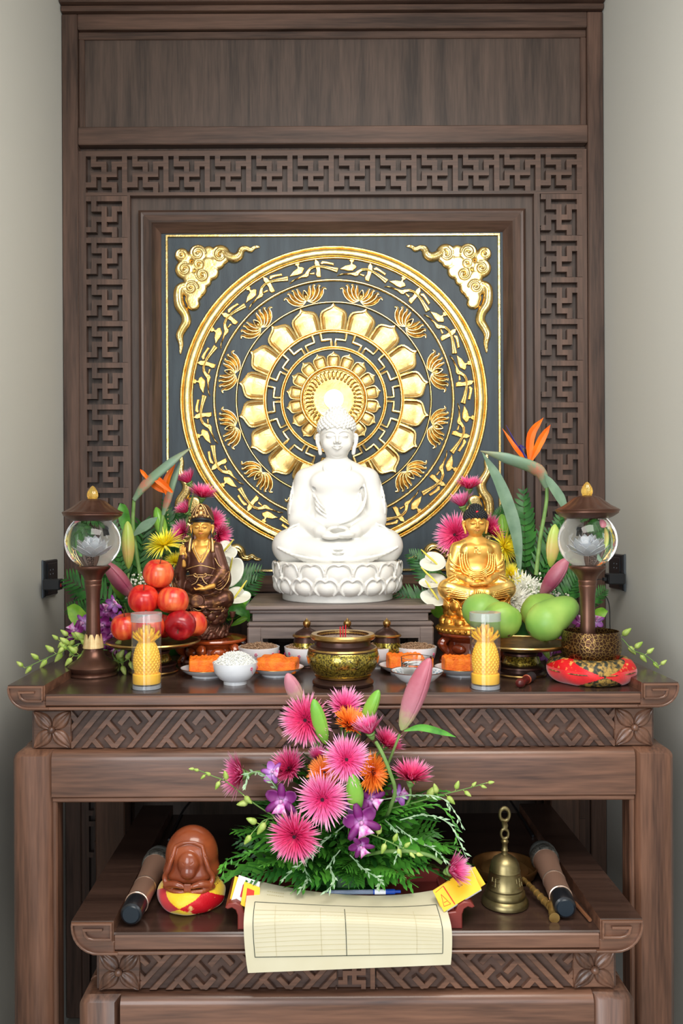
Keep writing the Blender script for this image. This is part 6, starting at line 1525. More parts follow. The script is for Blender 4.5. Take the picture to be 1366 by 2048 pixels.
budspray([(700, 1655), (740, 1668), (775, 1682), (800, 1694), (828, 1706)], -.10, -.16, [(.2, -.3, .9, 26), (.35, .2, -1, 28), (.48, -.4, 1, 26), (.6, .4, -1, 24), (.7, .3, 1, 22), (.8, .8, -.7, 20), (.9, .7, .7, 18), (1, 1, .2, 18)], 'yellow green orchid bud spray across the lower right', 'orchid bud sprays of the front arrangement')
budspray([(600, 1670), (560, 1640), (530, 1640), (505, 1665)], -.10, -.14, [(.3, .3, -1, 26), (.6, -.6, .8, 34), (.8, -.7, -.4, 30), (1, -.6, .8, 26)], 'short orchid bud spray left above the ferns', 'orchid bud sprays of the front arrangement')
rnd = random.Random(11)
SECT = ('far right', 'right', 'front right', 'just right of front', 'just left of front', 'front left', 'left', 'far left')
def ffr(me, base, a, el, roll, sc, lay):
    q = (math.degrees(a) % 360); k_ = SECT[7 - min(7, int((q - 180) / 22.5))] if q >= 180 else ('right, towards the back' if q < 90 else 'left, towards the back')
    frond(me, base, a, el, roll, sc, '%s fern frond, %s of the front bouquet, pointing %s' % ({FR1: 'broad', FR4: 'drooping', FR2: 'slender'}[me], lay, k_), 'fern fronds of the front arrangement')
for i in range(72):
    lay = i // 18; a = PI + PI * (i % 18 + .5) / 18 + rnd.uniform(-.08, .08); me = (FR1, FR4, FR1, FR2)[(i + lay) % 4]; side_ = abs(math.cos(a))
    ffr(me, (FB.x + rnd.uniform(-.05, .05), .03 + rnd.uniform(-.02, .02), .85 + .035 * lay + rnd.uniform(0, .02)), a, .34 + .30 * lay + rnd.uniform(-.1, .15), rnd.uniform(-.5, .5), (1.62, 1.5, 1.3, 1.05)[lay] * (.50 + .60 * side_ ** 1.3), ('lowest layer', 'low layer', 'middle layer', 'upper layer')[lay])
for i in range(12):
    a = (.15 if i % 2 else PI - .15) + rnd.uniform(-.25, .25)
    ffr((FR2, FR1)[i % 2], (FB.x, .05, .85), a, rnd.uniform(.25, 1.0), rnd.uniform(-1.2, 1.2), rnd.uniform(1.1, 1.5), 'back layer')
SPL = ('silvery sprig trailing down below the lowest gerbera', 'green leafy sprig reaching the wooden fish drum', 'silvery sprig arching right above the yellow booklet', 'green sprig hanging down at the far right', 'silvery sprig crossing the ferns at the right', 'silvery sprig hanging over the tray in the middle', 'silvery sprig hanging just left of the middle', 'short silvery sprig under the right stalk', 'silvery sprig arching over the far left gerbera', 'long silvery sprig arching far right', 'green leafy sprig at the left over the ferns', 'silvery sprig drooping towards the pen')
for i, pl in enumerate((((690, 1650), (640, 1690), (600, 1730), (560, 1762)), ((560, 1700), (500, 1705), (455, 1720), (440, 1745)), ((800, 1640), (850, 1630), (900, 1650), (935, 1720)), ((810, 1620), (870, 1610), (905, 1640), (915, 1690)), ((790, 1650), (830, 1680), (870, 1700), (900, 1730)), ((680, 1700), (660, 1730), (670, 1760), (650, 1785)), ((640, 1700), (610, 1725), (615, 1760), (600, 1780)), ((770, 1640), (790, 1660), (800, 1690), (790, 1720)), ((590, 1640), (540, 1560), (500, 1545), (490, 1580)), ((760, 1600), (830, 1590), (890, 1600), (930, 1660)), ((520, 1690), (480, 1720), (450, 1730), (447, 1760)), ((700, 1710), (730, 1740), (760, 1760), (755, 1780)))):
    sprig([P(x, y, -.06 - .03 * j - .01 * (i % 3)) for j, (x, y) in enumerate(pl)], SILV if i not in (1, 3, 10) else GR2, SPL[i], 'trailing sprigs of the front arrangement', 18, .0045, .02, seed=i)
# ================================================================== the two rear arrangements
def rear(side):
    L = side < 0; g = 'flowers of the rear left arrangement' if L else 'flowers of the rear right arrangement'; w_ = 'left' if L else 'right'
    B = P(330 if L else 1030, 1240, .60); B.z = 1.40; tb = thing('flower_vase', 'dark green vase hidden behind the %s fruit and flowers' % w_, 'vase', (B.x, .60, Z0))
    part('vase', lathe([(0, 0), (.05, 0), (.06, .02), (.055, .09), (.06, .13), (.052, .13), (0, .06)], 32), GR1, tb)
    return B, g
BL, gL = rear(-1); BR, gR = rear(1)
def GL(*a, **k_): return gerbera(*a, base=BL, group=gL, **k_)
def GRr(*a, **k_): return gerbera(*a, base=BR, group=gR, **k_)
GL(378, 965, .60, (-.5, -.25, 1), 66, 'h', .5, 'topmost pink gerbera of the left bouquet', bend=.03)
GL(404, 994, .58, (.25, -.4, 1), 72, 'h', .72, 'pink gerbera just above the bronze crown, second from top')
GL(374, 1024, .59, (-.7, -.4, .8), 58, 'h', .5, 'pink gerbera left of the bronze crown'); GL(424, 1046, .60, (.8, -.6, .3), 66, 'h', .72, 'pink gerbera right of the bronze statue head')
GL(368, 1066, .57, (-.6, -.7, .3), 64, 'p', .72, 'light pink gerbera left of the bronze statue face'); GL(436, 1072, .58, (.8, -.5, -.1), 66, 'h', .72, 'pink gerbera above the right bronze shoulder')
GRr(938, 977, .60, (0, -.35, 1), 70, 'h', .72, 'topmost pink gerbera of the right bouquet', bend=.03); GRr(925, 1012, .58, (-.3, -.2, 1), 72, 'p', .5, 'side-on pink gerbera with green calyx above the gold ear')
GRr(912, 1070, .57, (-.7, -.9, .1), 96, 'h', 1.0, 'big hot pink gerbera left of the gold statue face'); GRr(978, 1062, .58, (.7, -.6, .5), 78, 'h', .72, 'pink gerbera right of the gold statue head')
mum(330, 1090, .52, (-.2, -.45, 1), 92, MUMY, 'yellow spider chrysanthemum above the apples', BL, gL); mum(352, 1124, .53, (.1, -.6, .8), 56, MUMY2, 'small yellow chrysanthemum beside the bronze raised hand', BL, gL)
mum(1008, 1094, .55, (.75, -.6, .35), 84, MUMY, 'yellow spider chrysanthemum beside the gold shoulder', BR, gR); mum(1022, 1152, .54, (.3, -.7, .6), 66, MUMY2, 'lower yellow chrysanthemum beside the gold elbow', BR, gR)
mum(1046, 1186, .52, (.1, -.8, .5), 92, MUMW, 'large white chrysanthemum behind the mangoes', BR, gR); mum(1028, 1200, .50, (-.2, -.9, .3), 70, MUMW, 'smaller white chrysanthemum beside the gold knee', BR, gR); mum(346, 1160, .56, (-.2, -.8, .5), 60, MUMW, 'white chrysanthemum between the top apple and bronze sleeve', BL, gL)
babys_breath(278, 1166, .5, 36, 22, 60, 'tiny white blossom left of the top apple', BL, 1); babys_breath(1072, 1172, .5, 40, 30, 80, 'tiny white blossom right of the white chrysanthemum', BR, 2); babys_breath(1116, 1194, .46, 26, 16, 40, 'tiny white blossom right of the big mango', BR, 3)
babys_breath(262, 1196, .46, 24, 22, 30, 'tiny white blossom above the orchids at left', BL, 4)
lilybud(257, 1138, 255, 1042, .46, .46, 26, BUDY, 'pink flushed green lily bud beside the left crystal ball', BL, gL); lilybud(330, 1085, 312, 1014, .58, .58, 25, BUDG, 'green lily bud above the yellow chrysanthemum', BL, gL)
lilybud(268, 1196, 210, 1124, .44, .40, 34, BUDM, 'magenta lily bud leaning left behind the lamp stem', BL, gL); lilybud(246, 1200, 222, 1148, .47, .44, 20, BUDG, 'narrow green lily bud under the magenta one at left', BL, gL)
lilybud(1101, 1134, 1110, 1048, .46, .46, 27, BUDY, 'yellow green lily bud left of the right crystal ball', BR, gR); lilybud(1008, 1082, 1004, 1028, .6, .6, 26, BUDG, 'green lily bud right of the gold statue head', BR, gR)
lilybud(1082, 1192, 1136, 1116, .44, .40, 33, BUDM, 'magenta lily bud leaning right under the right crystal ball', BR, gR)
nL, nR = (-.1, -1, .1), (.1, -1, .1)
anthurium(452, 1103, .56, (.2, -1, .6), 56, -.9, 'white anthurium above the right bronze sleeve', BL, gL); anthurium(461, 1134, .54, (.1, -1, .0), 66, -.2, 'large white anthurium behind the right bronze sleeve', BL, gL); anthurium(478, 1192, .52, (.2, -.6, .9), 58, -.9, 'white anthurium with a yellow spadix near the box stand', BL, gL)
anthurium(862, 1124, .52, (-.3, -.8, .7), 56, 1.1, 'white anthurium highest left of the gold statue', BR, gR); anthurium(862, 1164, .50, (-.3, -.6, 1.1), 60, 1.2, 'white anthurium in the middle left of the gold statue', BR, gR); anthurium(866, 1192, .48, (-.2, -.7, .8), 62, .8, 'lowest white anthurium left of the gold statue', BR, gR)
# bird of paradise heads
def bop(label, head, tip, neck, stem, g, sep, dart, Y, wd_):
    o_ = P(*head, Y); t = thing('bird_of_paradise', label, 'flower', o_, group=g); q = lambda x, y, dy=0: P(x, y, Y + dy) - o_
    pts = [q(*neck), q(*head), q((head[0] * .45 + tip[0] * .55), (head[1] * .45 + tip[1] * .55) - 3), q(*tip)]; w = wd_ / S(Y)
    part('spathe', tube(catmull(pts, 8), [w * .22, w * .5, w * .42, w * .03], 12, flat=.55), BOPG, t, 60)
    part('stem', tube(catmull([q(*neck)] + [q(x, y) for x, y in stem], 7), [.005, .0055, .006], 9), GRS, t)
    for s_ in sep: blade([q(*s_[0]), q(*s_[1], -.01), q(*s_[2])], s_[3] / S(Y), BOPO, t, 'sepal', .5, [.3, .9, 1, .7, .0])
    for s_ in dart: part('dart', tube(catmull([q(*a) for a in s_], 5), [.003, .004, .0008], 7, flat=.5), BOPB, t)
    return t
bop('bird of paradise with two orange sepals at the upper right', (1075, 940), (961, 902), (1094, 975), [(1092, 1010), (1080, 1080), (1072, 1150)], gR, [((1058, 922), (1062, 870), (1087, 835), 17), ((1062, 922), (1082, 880), (1101, 849), 16), ((1050, 920), (1030, 895), (1004, 856), 9)], [[(1055, 920), (1035, 893), (1012, 850)], [(1052, 915), (1040, 892), (1052, 897)]], .50, 30)
bop('bird of paradise at the upper left, its beak pointing to the gold panel', (292, 968), (384, 894), (268, 1000), [(266, 1050), (272, 1100), (282, 1160)], gL, [((345, 985), (318, 962), (300, 950), 14), ((300, 962), (288, 948), (280, 938), 8)], [], .52, 30)
bop('second bird of paradise at the left with orange and blue parts', (335, 1000), (362, 920), (326, 1030), [(322, 1060), (318, 1110), (310, 1170)], gL, [((333, 990), (334, 960), (352, 925), 14), ((330, 985), (310, 972), (292, 958), 12)], [[(330, 980), (326, 962), (330, 945)]], .56, 22)
def leafobj(label, pts, w, m, g, Y, prof=None, name='leaf'):
    o_ = P(*pts[0], Y); t = thing(name, label, 'leaf', o_, group=g); blade([P(x, y, Y + .0 * i) - o_ for i, (x, y) in enumerate(pts)], w / S(Y), m, t, 'blade', .35, prof); return t
BOPL = mat('grey_green_leaf', srgb(96, 124, 100), .5, col2=srgb(120, 146, 120), nscale=20); lg = 'long leaves of the rear bouquets'
leafobj('long grey green leaf falling from the beak tip down to the yellow flower', [(1040, 1150), (1030, 1060), (1000, 970), (963, 902)], 26, BOPL, lg, .53); leafobj('grey green leaf with a pink edge running down to the right lamp', [(1134, 1028), (1122, 1000), (1104, 972), (1088, 946)], 20, BOPL, lg, .48)
leafobj('short pink edged leaf pointing right from the left stalk', [(266, 1072), (285, 1056), (300, 1046), (316, 1034)], 20, BOPL, lg, .50); leafobj('bright green leaf behind the box stand at left', [(455, 1240), (470, 1222), (480, 1205), (500, 1196)], 34, GR3, lg, .66); leafobj('broad bright green leaf at the lower left of the gold statue', [(905, 1235), (885, 1222), (870, 1206), (858, 1196)], 40, GR3, lg, .62)
leafobj('yellow green leaf left of the left lamp stem', [(190, 1262), (165, 1242), (148, 1222), (134, 1214)], 34, GR3, lg, .40); leafobj('yellow green leaf right of the right lamp stem', [(1180, 1262), (1190, 1238), (1202, 1226), (1216, 1222)], 26, GR3, lg, .40); leafobj('narrow green leaf low beside the bronze lotus', [(462, 1252), (476, 1244), (488, 1238), (496, 1236)], 12, GR3, lg, .6)
leafobj('upright dark green leaf behind the left lamp cap', [(262, 1090), (252, 1050), (246, 1020), (240, 1006)], 24, GR2, lg, .62); leafobj('dark leaf between the white statue and the left flowers', [(430, 1250), (462, 1215), (486, 1222), (500, 1246)], 26, GR2, lg, .64)
def flab(x, y, an, me, sd_):
    dr = 'upwards' if 70 <= an <= 110 else 'up right' if 20 < an < 70 else 'up left' if 110 < an < 160 else 'right' if an <= 20 else 'left'
    ref = [(340, 'above the yellow chrysanthemum'), (240, 'behind the left lamp'), (290, 'behind the apples'), (440, 'beside the bronze statue')] if not sd_ else [(885, 'left of the gold statue'), (1000, 'right of the gold statue'), (1055, 'behind the white chrysanthemum'), (1100, 'behind the big mango'), (1160, 'behind the right lamp')]
    k_ = min(ref, key=lambda r: abs(r[0] - x))[1]
    return '%s %s, pointing %s%s' % ('broad feathery palm frond' if me is PALM else 'fine dark green fern frond', k_, dr, ', lower' if y > 1200 else '')
fl = 'feathery dark green frond rising behind the rear left bouquet'; frr = 'feathery dark green frond rising behind the rear right bouquet'
def fr2(px, py, Y, ang, sc, me, lab, g, roll=0.0, lean=0.0):
    """frond in the picture plane: ang = direction in the picture (0 right, 90 up)"""
    o = link('palm_frond' if me is PALM else 'fern_frond', me); a = R(ang); X = Vector((math.cos(a), lean, math.sin(a))).normalized(); Zv = Vector((0, -1, 0)); Yv = Zv.cross(X).normalized(); Zv = X.cross(Yv)
    M = Matrix((X, Yv, Zv)).transposed() @ Euler((roll, 0, 0)).to_matrix(); o.rotation_euler = M.to_euler(); o.location = P(px, py, Y); o.scale = (sc,) * 3; return tag(o, lab, 'leaf', g)
for (x, y, Y, an, sc, me) in ((340, 1130, .66, 78, 1.0, FR3), (352, 1110, .64, 100, .9, FR3), (330, 1100, .67, 60, .8, FR3), (262, 1200, .60, 120, 1.0, PALM), (240, 1215, .56, 150, .95, PALM), (270, 1210, .64, 82, 1.25, PALM), (300, 1190, .66, 95, 1.2, PALM), (430, 1210, .68, 30, .8, PALM), (440, 1180, .7, 25, .75, PALM), (425, 1230, .66, 10, .7, PALM), (400, 1120, .68, 60, .7, FR3), (225, 1240, .52, 165, .7, PALM), (290, 1240, .6, 130, .8, FR2), (460, 1230, .66, 60, .6, FR2), (430, 1100, .66, 70, .6, FR2), (250, 1160, .6, 100, 1.0, FR3)):
    fr2(x, y, Y, an, sc, me, flab(x, y, an, me, 0), 'green fronds of the rear left bouquet')
for (x, y, Y, an, sc, me) in ((1050, 1150, .62, 93, 1.35, FR3), (1068, 1160, .60, 55, 1.0, PALM), (1080, 1180, .58, 30, .85, PALM), (1050, 1190, .66, 70, 1.1, PALM), (1100, 1200, .55, 40, .8, PALM), (1110, 1230, .54, 60, .7, PALM), (890, 1190, .66, 128, .75, PALM), (880, 1150, .68, 145, .62, PALM), (885, 1220, .64, 160, .8, PALM), (900, 1200, .66, 185, .7, PALM), (1000, 1110, .68, 80, .8, FR3), (1010, 1170, .64, 50, .7, FR2), (1100, 1130, .64, 80, .9, FR3), (980, 1060, .68, 60, .5, FR2), (1160, 1220, .5, 40, .5, PALM), (1090, 1240, .5, 10, .6, FR2)):
    fr2(x, y, Y, an, sc, me, flab(x, y, an, me, 1), 'green fronds of the rear right bouquet')
# purple orchids and bud sprays lying beside the lamps
gl2, gr2 = 'purple orchids beside the left lamp', 'purple orchids beside the right lamp'; rnd = random.Random(21)
for i, (x, y, s_, lab) in enumerate(((150, 1262, 52, 'purple orchid lying furthest left of the left lamp'), (168, 1246, 46, 'purple orchid left of the left lamp stem, upper'), (212, 1222, 50, 'purple and white orchid right of the left lamp stem, highest'), (228, 1208, 44, 'purple orchid touching the white blossom at left'), (206, 1250, 54, 'purple and white orchid close to the left lamp stem'), (224, 1262, 50, 'purple orchid between the left lamp and the apple tray'), (208, 1282, 46, 'purple orchid just above the lotus collar of the left lamp'), (238, 1240, 44, 'purple orchid behind the leftmost apple'), (232, 1296, 40, 'purple orchid under the left tray rim'), (245, 1300, 36, 'dark purple orchid lowest near the left tray foot'))):
    orchid(x, y, .34 + .02 * (i % 3), (rnd.uniform(-.5, .5), -1, rnd.uniform(-.2, .6)), s_, lab, gl2, (BL.x - .02, .45, 1.30), i % 2 == 1, rnd.uniform(0, 6))
for i, (x, y, s_, lab) in enumerate(((1160, 1244, 40, 'purple orchid left of the right lamp stem'), (1192, 1242, 40, 'purple orchid right of the right lamp stem'), (1070, 1302, 40, 'purple orchid under the mango tray, left'), (1092, 1308, 44, 'purple orchid under the mango tray, middle'), (1112, 1296, 40, 'pale orchid between tray and hammered bowl'), (1122, 1284, 34, 'pale orchid nearest the hammered bowl rim'))):
    orchid(x, y, .34, (rnd.uniform(-.5, .5), -1, rnd.uniform(-.2, .6)), s_, lab, gr2, (BR.x + .05, .45, 1.30), i % 2 == 1, rnd.uniform(0, 6))
sg_ = 'orchid bud sprays of the rear bouquets'; rb = lambda n, s0, L: [(.12 + .88 * i / (n - 1), s0 * (.6 + .3 * (i % 2)), (-1) ** i * .8, L * (1 - .45 * i / n)) for i in range(n)]
budspray([(215, 1290), (170, 1285), (130, 1300), (90, 1318), (50, 1336)], .32, .22, rb(10, -1, 34), 'green orchid bud spray hanging over the left table edge', sg_)
budspray([(215, 1300), (180, 1300), (150, 1312), (130, 1290)], .30, .24, rb(7, -1, 34), 'short green bud spray left of the left lamp base', sg_)
budspray([(240, 1290), (225, 1308), (240, 1325), (258, 1318)], .32, .24, rb(7, .6, 36), 'green bud spray between the left lamp base and candle', sg_)
budspray([(190, 1300), (150, 1275), (120, 1282)], .34, .30, rb(6, -1, 30), 'green bud spray highest left of the left lamp', sg_)
budspray([(1200, 1260), (1240, 1275), (1265, 1300), (1290, 1310), (1318, 1332)], .30, .18, rb(8, 1, 30), 'green orchid bud spray over the right table edge', sg_)
budspray([(1090, 1280), (1075, 1300), (1060, 1315), (1066, 1330)], .32, .26, rb(6, .5, 32), 'green bud spray hanging under the mango tray', sg_)
# ================================================================== things on the lower table
ZL = .81; onL = lambda px, py, z=ZL: onz(px, py, z)
ROSE = mat('rose_gold_metal', srgb(176, 136, 116), .36, .55); ROSE2 = mat('rose_gold_ring', srgb(216, 184, 164), .25, .8); MESHB = mat('black_grille', srgb(80, 82, 80), .5, .5, bump=1.0, nscale=900, col2=srgb(140, 142, 138)); CAPB = mat('dark_teal_cap', srgb(22, 34, 44), .35)
def mic(tail, head, lab, cable):
    d = (Vector(head) - Vector(tail)); L = d.length; t = thing('microphone', lab, 'microphone', tail, aim(d).to_euler(), 'microphones')
    part('battery_cap', lathe([(0, -.001), (.018, -.001), (.0225, .002), (.024, .008), (.024, .05), (0, .05)], 32), BLK, t, 30); part('end_disc', lathe([(0, -.003), (.017, -.003), (.019, -.0005), (0, -.0005)], 28), CAPB, t)
    part('ring', lathe([(.0238, .049), (.0258, .05), (.0258, .054), (.0238, .055)], 32, closed=True), ROSE2, t)
    part('handle', lathe([(.0, .052), (.0248, .052), (.0252, .09), (.0250, .125), (.0255, .16), (.0275, .20), (.0305, .235), (.0, .235)], 36), ROSE, t); part('ring', lathe([(.0250, .124), (.0264, .126), (.0264, .129), (.0250, .131)], 32, closed=True), ROSE2, t)
    part('collar', lathe([(0, .234), (.031, .234), (.0335, .238), (.0345, .25), (.0335, .262), (0, .262)], 36), mat('dark_chrome', srgb(84, 84, 80), .35, .8, col2=srgb(160, 158, 150), nscale=160), t)
    part('grille', lathe([(0, .26), (.0325, .262), (.0335, .272), (.031, .286), (.024, .297), (.012, .303), (0, .304)], 36), MESHB, t); 
    return t
m1t, m1h = onL(262, 1829, ZL + .028), onL(330, 1694, ZL + .036); m2t, m2h = onL(1131, 1816, ZL + .028), onL(1078, 1690, ZL + .036)
def clampL(a, b, L): a, b = Vector(a), Vector(b); return a + (b - a).normalized() * L
mic(m1t, clampL(m1t, m1h, .3), 'rose gold microphone with a black end cap at the left', None); mic(m2t, clampL(m2t, m2h, .3), 'rose gold microphone with a black end cap at the right, behind the bell', None)
def cable(pts, lab):
    o_ = Vector(pts[0]); t = part('cable', tube(catmull([Vector(p) - o_ for p in pts], 6), .0035, 8), BLK); t.location = o_; return tag(t, lab, 'cable', 'black cables at the back of the lower table')
cable([onL(338, 1680, ZL + .004), onL(352, 1650, ZL + .004), onL(366, 1622, ZL + .004), onL(380, 1604, ZL + .004)], 'black cable running back from the left microphone'); cable([onL(1066, 1672, ZL + .004), onL(1050, 1645, ZL + .004), onL(1032, 1618, ZL + .004), onL(1020, 1600, ZL + .004)], 'black cable running back from the right microphone')
# ---- carved wooden fish on a cushion
YC = onL(383, 1806)[1]; cpos = onL(383, 1806); YSL = mat('yellow_silk', srgb(236, 192, 20), .42, sheen=.4, col2=srgb(246, 206, 40), nscale=30, bump=.3, bscale=300); RSL = mat('red_gold_silk', srgb(206, 20, 34), .4, .1, col2=srgb(236, 186, 110), nscale=48, lo=.60, hi=.66, detail=5, bump=.3, bscale=300)
RPL = mat('plain_red_silk', srgb(196, 16, 34), .42, sheen=.4, col2=srgb(220, 40, 44), nscale=12)
def cf2(c):
    a = math.atan2(c.x, -c.y) + .0; z = c.z / .05; base = abs(z - .42)
    for i, ctr in enumerate((-1.0, .62, 2.3, -2.65)):
        d = abs(a - ctr); d = min(d, 2 * PI - d)
        if d / .82 + base / .60 < 1: return 1 if i == 1 else 2
    return 0
cushion('round_cushion', 'red and yellow silk cushion under the carved wooden fish drum', cpos, .076, .05, .010, [YSL, RSL, RPL], cf2)
MUY = mat('orange_brown_polished_wood', srgb(124, 58, 34), .24, col2=srgb(156, 78, 42), nscale=8, stretch=(1, 1, 3), coat=.4)
sd = SD((-68, -62, -4), (68, 62, 130), 1.1)
sd.ell((0, 4, 62), (56, 52, 62)); sd.ell((0, 0, 34), (60, 52, 34), 8); sd.op(lambda X, Y, Z: -Z + 0 * X + 0 * Y + 2, (-80, -80, -20), (80, 80, 140), 2, 'i')
sd.path([(-28, -36, 96), (-34, -42, 76), (-42, -44, 52), (-50, -40, 34), (-46, -46, 16)], [3, 4, 4.5, 4.5, 4], 3, sm=5); sd.path([(28, -36, 96), (34, -42, 76), (42, -44, 52), (50, -40, 34), (46, -46, 16)], [3, 4, 4.5, 4.5, 4], 3, sm=5); sd.path([(-28, -36, 96), (-10, -38, 104), (10, -38, 104), (28, -36, 96)], [3, 2.6, 3], 3, sm=5)
sd.path([(-26, -46, 88), (-28, -54, 64), (-22, -56, 44), (-8, -58, 32), (8, -58, 32), (22, -56, 44), (28, -54, 64), (26, -46, 88)], 2.2, 1.5, 's', sm=5)
sd.ell((0, -44, 62), (22, 14, 26), 4); sd.ell((0, -52, 46), (15, 8, 12), 4)
sd.path([(-12, -56, 70), (-6, -58.5, 66), (-4, -58.5, 76)], 1.2, 1, 's', sm=3); sd.path([(12, -56, 70), (6, -58.5, 66), (4, -58.5, 76)], 1.2, 1, 's', sm=3)
for s_ in (-1, 1):
    sd.path([(s_ * 44, -44, 20), (s_ * 26, -54, 24), (s_ * 8, -57, 20)], [7, 6, 4], 3, sm=4); sd.path([(s_ * 50, -36, 12), (s_ * 28, -52, 9), (s_ * 6, -56, 9)], [5, 5, 4], 3, sm=4)
    for q in range(4): sd.path([(s_ * (34 + q * 3.4), -45 + q, 84 - q * 6), (s_ * (38 + q * 3), -45 + q, 60 - q * 5), (s_ * (44 + q * 2.4), -43 + q, 38 - q * 3)], .9, .8, 's', sm=4)
for q in range(5): sd.cap((-6 + q * 3, -60, 26), (-6 + q * 3, -60, 12), 1.7, 1.4, 1)
for q in range(26):
    a = -PI * .5 + (q - 12.5) * .12; sd.cap((58 * math.cos(a), 52 * math.sin(a) + 2, 4), (60 * math.cos(a), 53 * math.sin(a) + 2, 8 + (q % 3)), 1.5, 1.2, 1.5)
kc = .94 / S(YC); wf = thing('wooden_fish', 'polished orange brown carved wooden fish drum on the silk cushion', 'drum', (P(383, 1700, YC).x, YC + .002, ZL + .040)); part('body', sd.mesh(kc), MUY, wf, 0)
# ---- bronze hand bell
BELL = mat('aged_bell_bronze', srgb(150, 136, 96), .36, .9, col2=srgb(108, 96, 62), nscale=26); bpos = onL(1010, 1808); t = thing('hand_bell', 'aged bronze hand bell with looped handle and swastika reliefs', 'bell', bpos)
part('body', lathe([(.046, .0), (.0515, .003), (.052, .008), (.050, .014), (.0445, .019), (.0455, .022), (.044, .030), (.040, .036), (.0405, .040), (.0385, .043), (.0365, .060), (.034, .074), (.0345, .077), (.033, .080), (.031, .092), (.026, .101), (.016, .108), (.009, .112), (.0, .113)], 56), BELL, t)
for q in range(4):
    a = PI / 4 + PI / 2 * q; u0 = .0046
    for (x0, z0_, x1, z1) in ((-2, 0, 2, 0), (0, -2, 0, 2), (0, 2, 2, 2), (2, 0, 2, -2), (0, -2, -2, -2), (-2, 0, -2, 2)):
        def pp(x, z): zz = .059 + z * u0; rr = .0366 - (zz - .06) * .16 + .0008; an = a + x * u0 / rr; return (rr * math.cos(an), rr * math.sin(an), zz)
        part('relief_bar', tube([pp(x0 + (x1 - x0) * i / 2, z0_ + (z1 - z0_) * i / 2) for i in range(3)], .0012, 6), BELL, t)
hm = lathe([(.0, .108), (.0075, .111), (.0065, .118), (.008, .121), (.0065, .124), (.006, .135), (.0085, .139), (.0085, .142), (.006, .145), (0, .145)], 20)
part('handle_shaft', hm, BELL, t); Rx = Matrix.Rotation(R(90), 4, 'X')
for (zc, r, rt) in ((.157, .0095, .0035), (.2, .0125, .0042)): part('handle_loop', lathe([(r + rt * math.cos(a), rt * math.sin(a)) for a in [2 * PI * i / 10 for i in range(10)]], 28, M=Matrix.Translation((0, 0, zc)) @ Matrix.Diagonal((.85, 1, 1.15, 1)) @ Rx, closed=True), BELL, t)
part('handle_twist', tube([(0, 0, .168), (.0015, .001, .175), (-.001, 0, .182), (0, 0, .187)], [.006, .0068, .0062, .0085], 10), BELL, t)
# ---- brass dish, bamboo-shaped striker, wooden stick
dp = onL(1010, 1752); DISH = mat('dull_orange_brass', srgb(150, 112, 66), .4, .85, col2=srgb(120, 84, 48), nscale=14); t = thing('brass_dish', 'shallow brass dish gong lying upturned behind the hand bell', 'dish', dp)
part('dish', lathe([(0, .006), (.055, .006), (.068, .010), (.0745, .022), (.0755, .030), (.0775, .0305), (.078, .028), (.0765, .020), (.070, .006), (.058, .0), (0, .0)], 56), DISH, t); part('boss', lathe([(0, .007), (.058, .009), (.057, .018), (.050, .024), (.03, .027), (0, .028)], 48), DISH, t)
a, b_ = onL(1046, 1757, ZL + .032), onL(1099, 1812, ZL + .014); c_ = onL(1109, 1836, ZL + .010); a, b_, c_ = Vector(a), Vector(b_), Vector(c_)
t = thing('striker', 'golden bamboo shaped striker leaning on the brass dish beside the bell', 'striker', c_); BAM = mat('golden_bamboo', srgb(172, 140, 82), .34, .6, col2=srgb(134, 102, 52), nscale=30)
v = [a - c_, (a * .66 + b_ * .34) - c_, (a * .33 + b_ * .67) - c_, b_ - c_]; part('cane', tube(catmull(v, 6), [.0045, .0062, .0085], 12), BAM, t)
for q in range(6): p_ = v[0].lerp(v[3], .06 + q * .15); p2 = v[0].lerp(v[3], .075 + q * .15); part('cane_node', tube([p_, p2], .0058 + q * .0007, 12), BAM, t)
part('carved_head', tube(catmull([v[3] * 1.0, v[3] * .75 + Vector((.004, 0, .004)), v[3] * .35, Vector((0, 0, 0))], 5), [.0095, .0125, .0095, .0085, .0115], 14), BAM, t); part('eye', tube([v[3] * .55 + Vector((0, -.0115, .001)), v[3] * .42 + Vector((0, -.0115, 0))], .003, 8), DKL, t)
a, b_ = Vector(onL(1150, 1806, ZL + .006)), Vector(onL(1180, 1840, ZL + .006)); t = part('wooden_stick', tube([Vector((0, 0, 0)), a * .4 + b_ * .0 - a * .4 + (a - b_) * .4, a - b_], .0042, 8), mat('bare_wood', srgb(120, 76, 48), .6)); t.location = b_; tag(t, 'plain wooden stick behind the right microphone cap', 'stick')
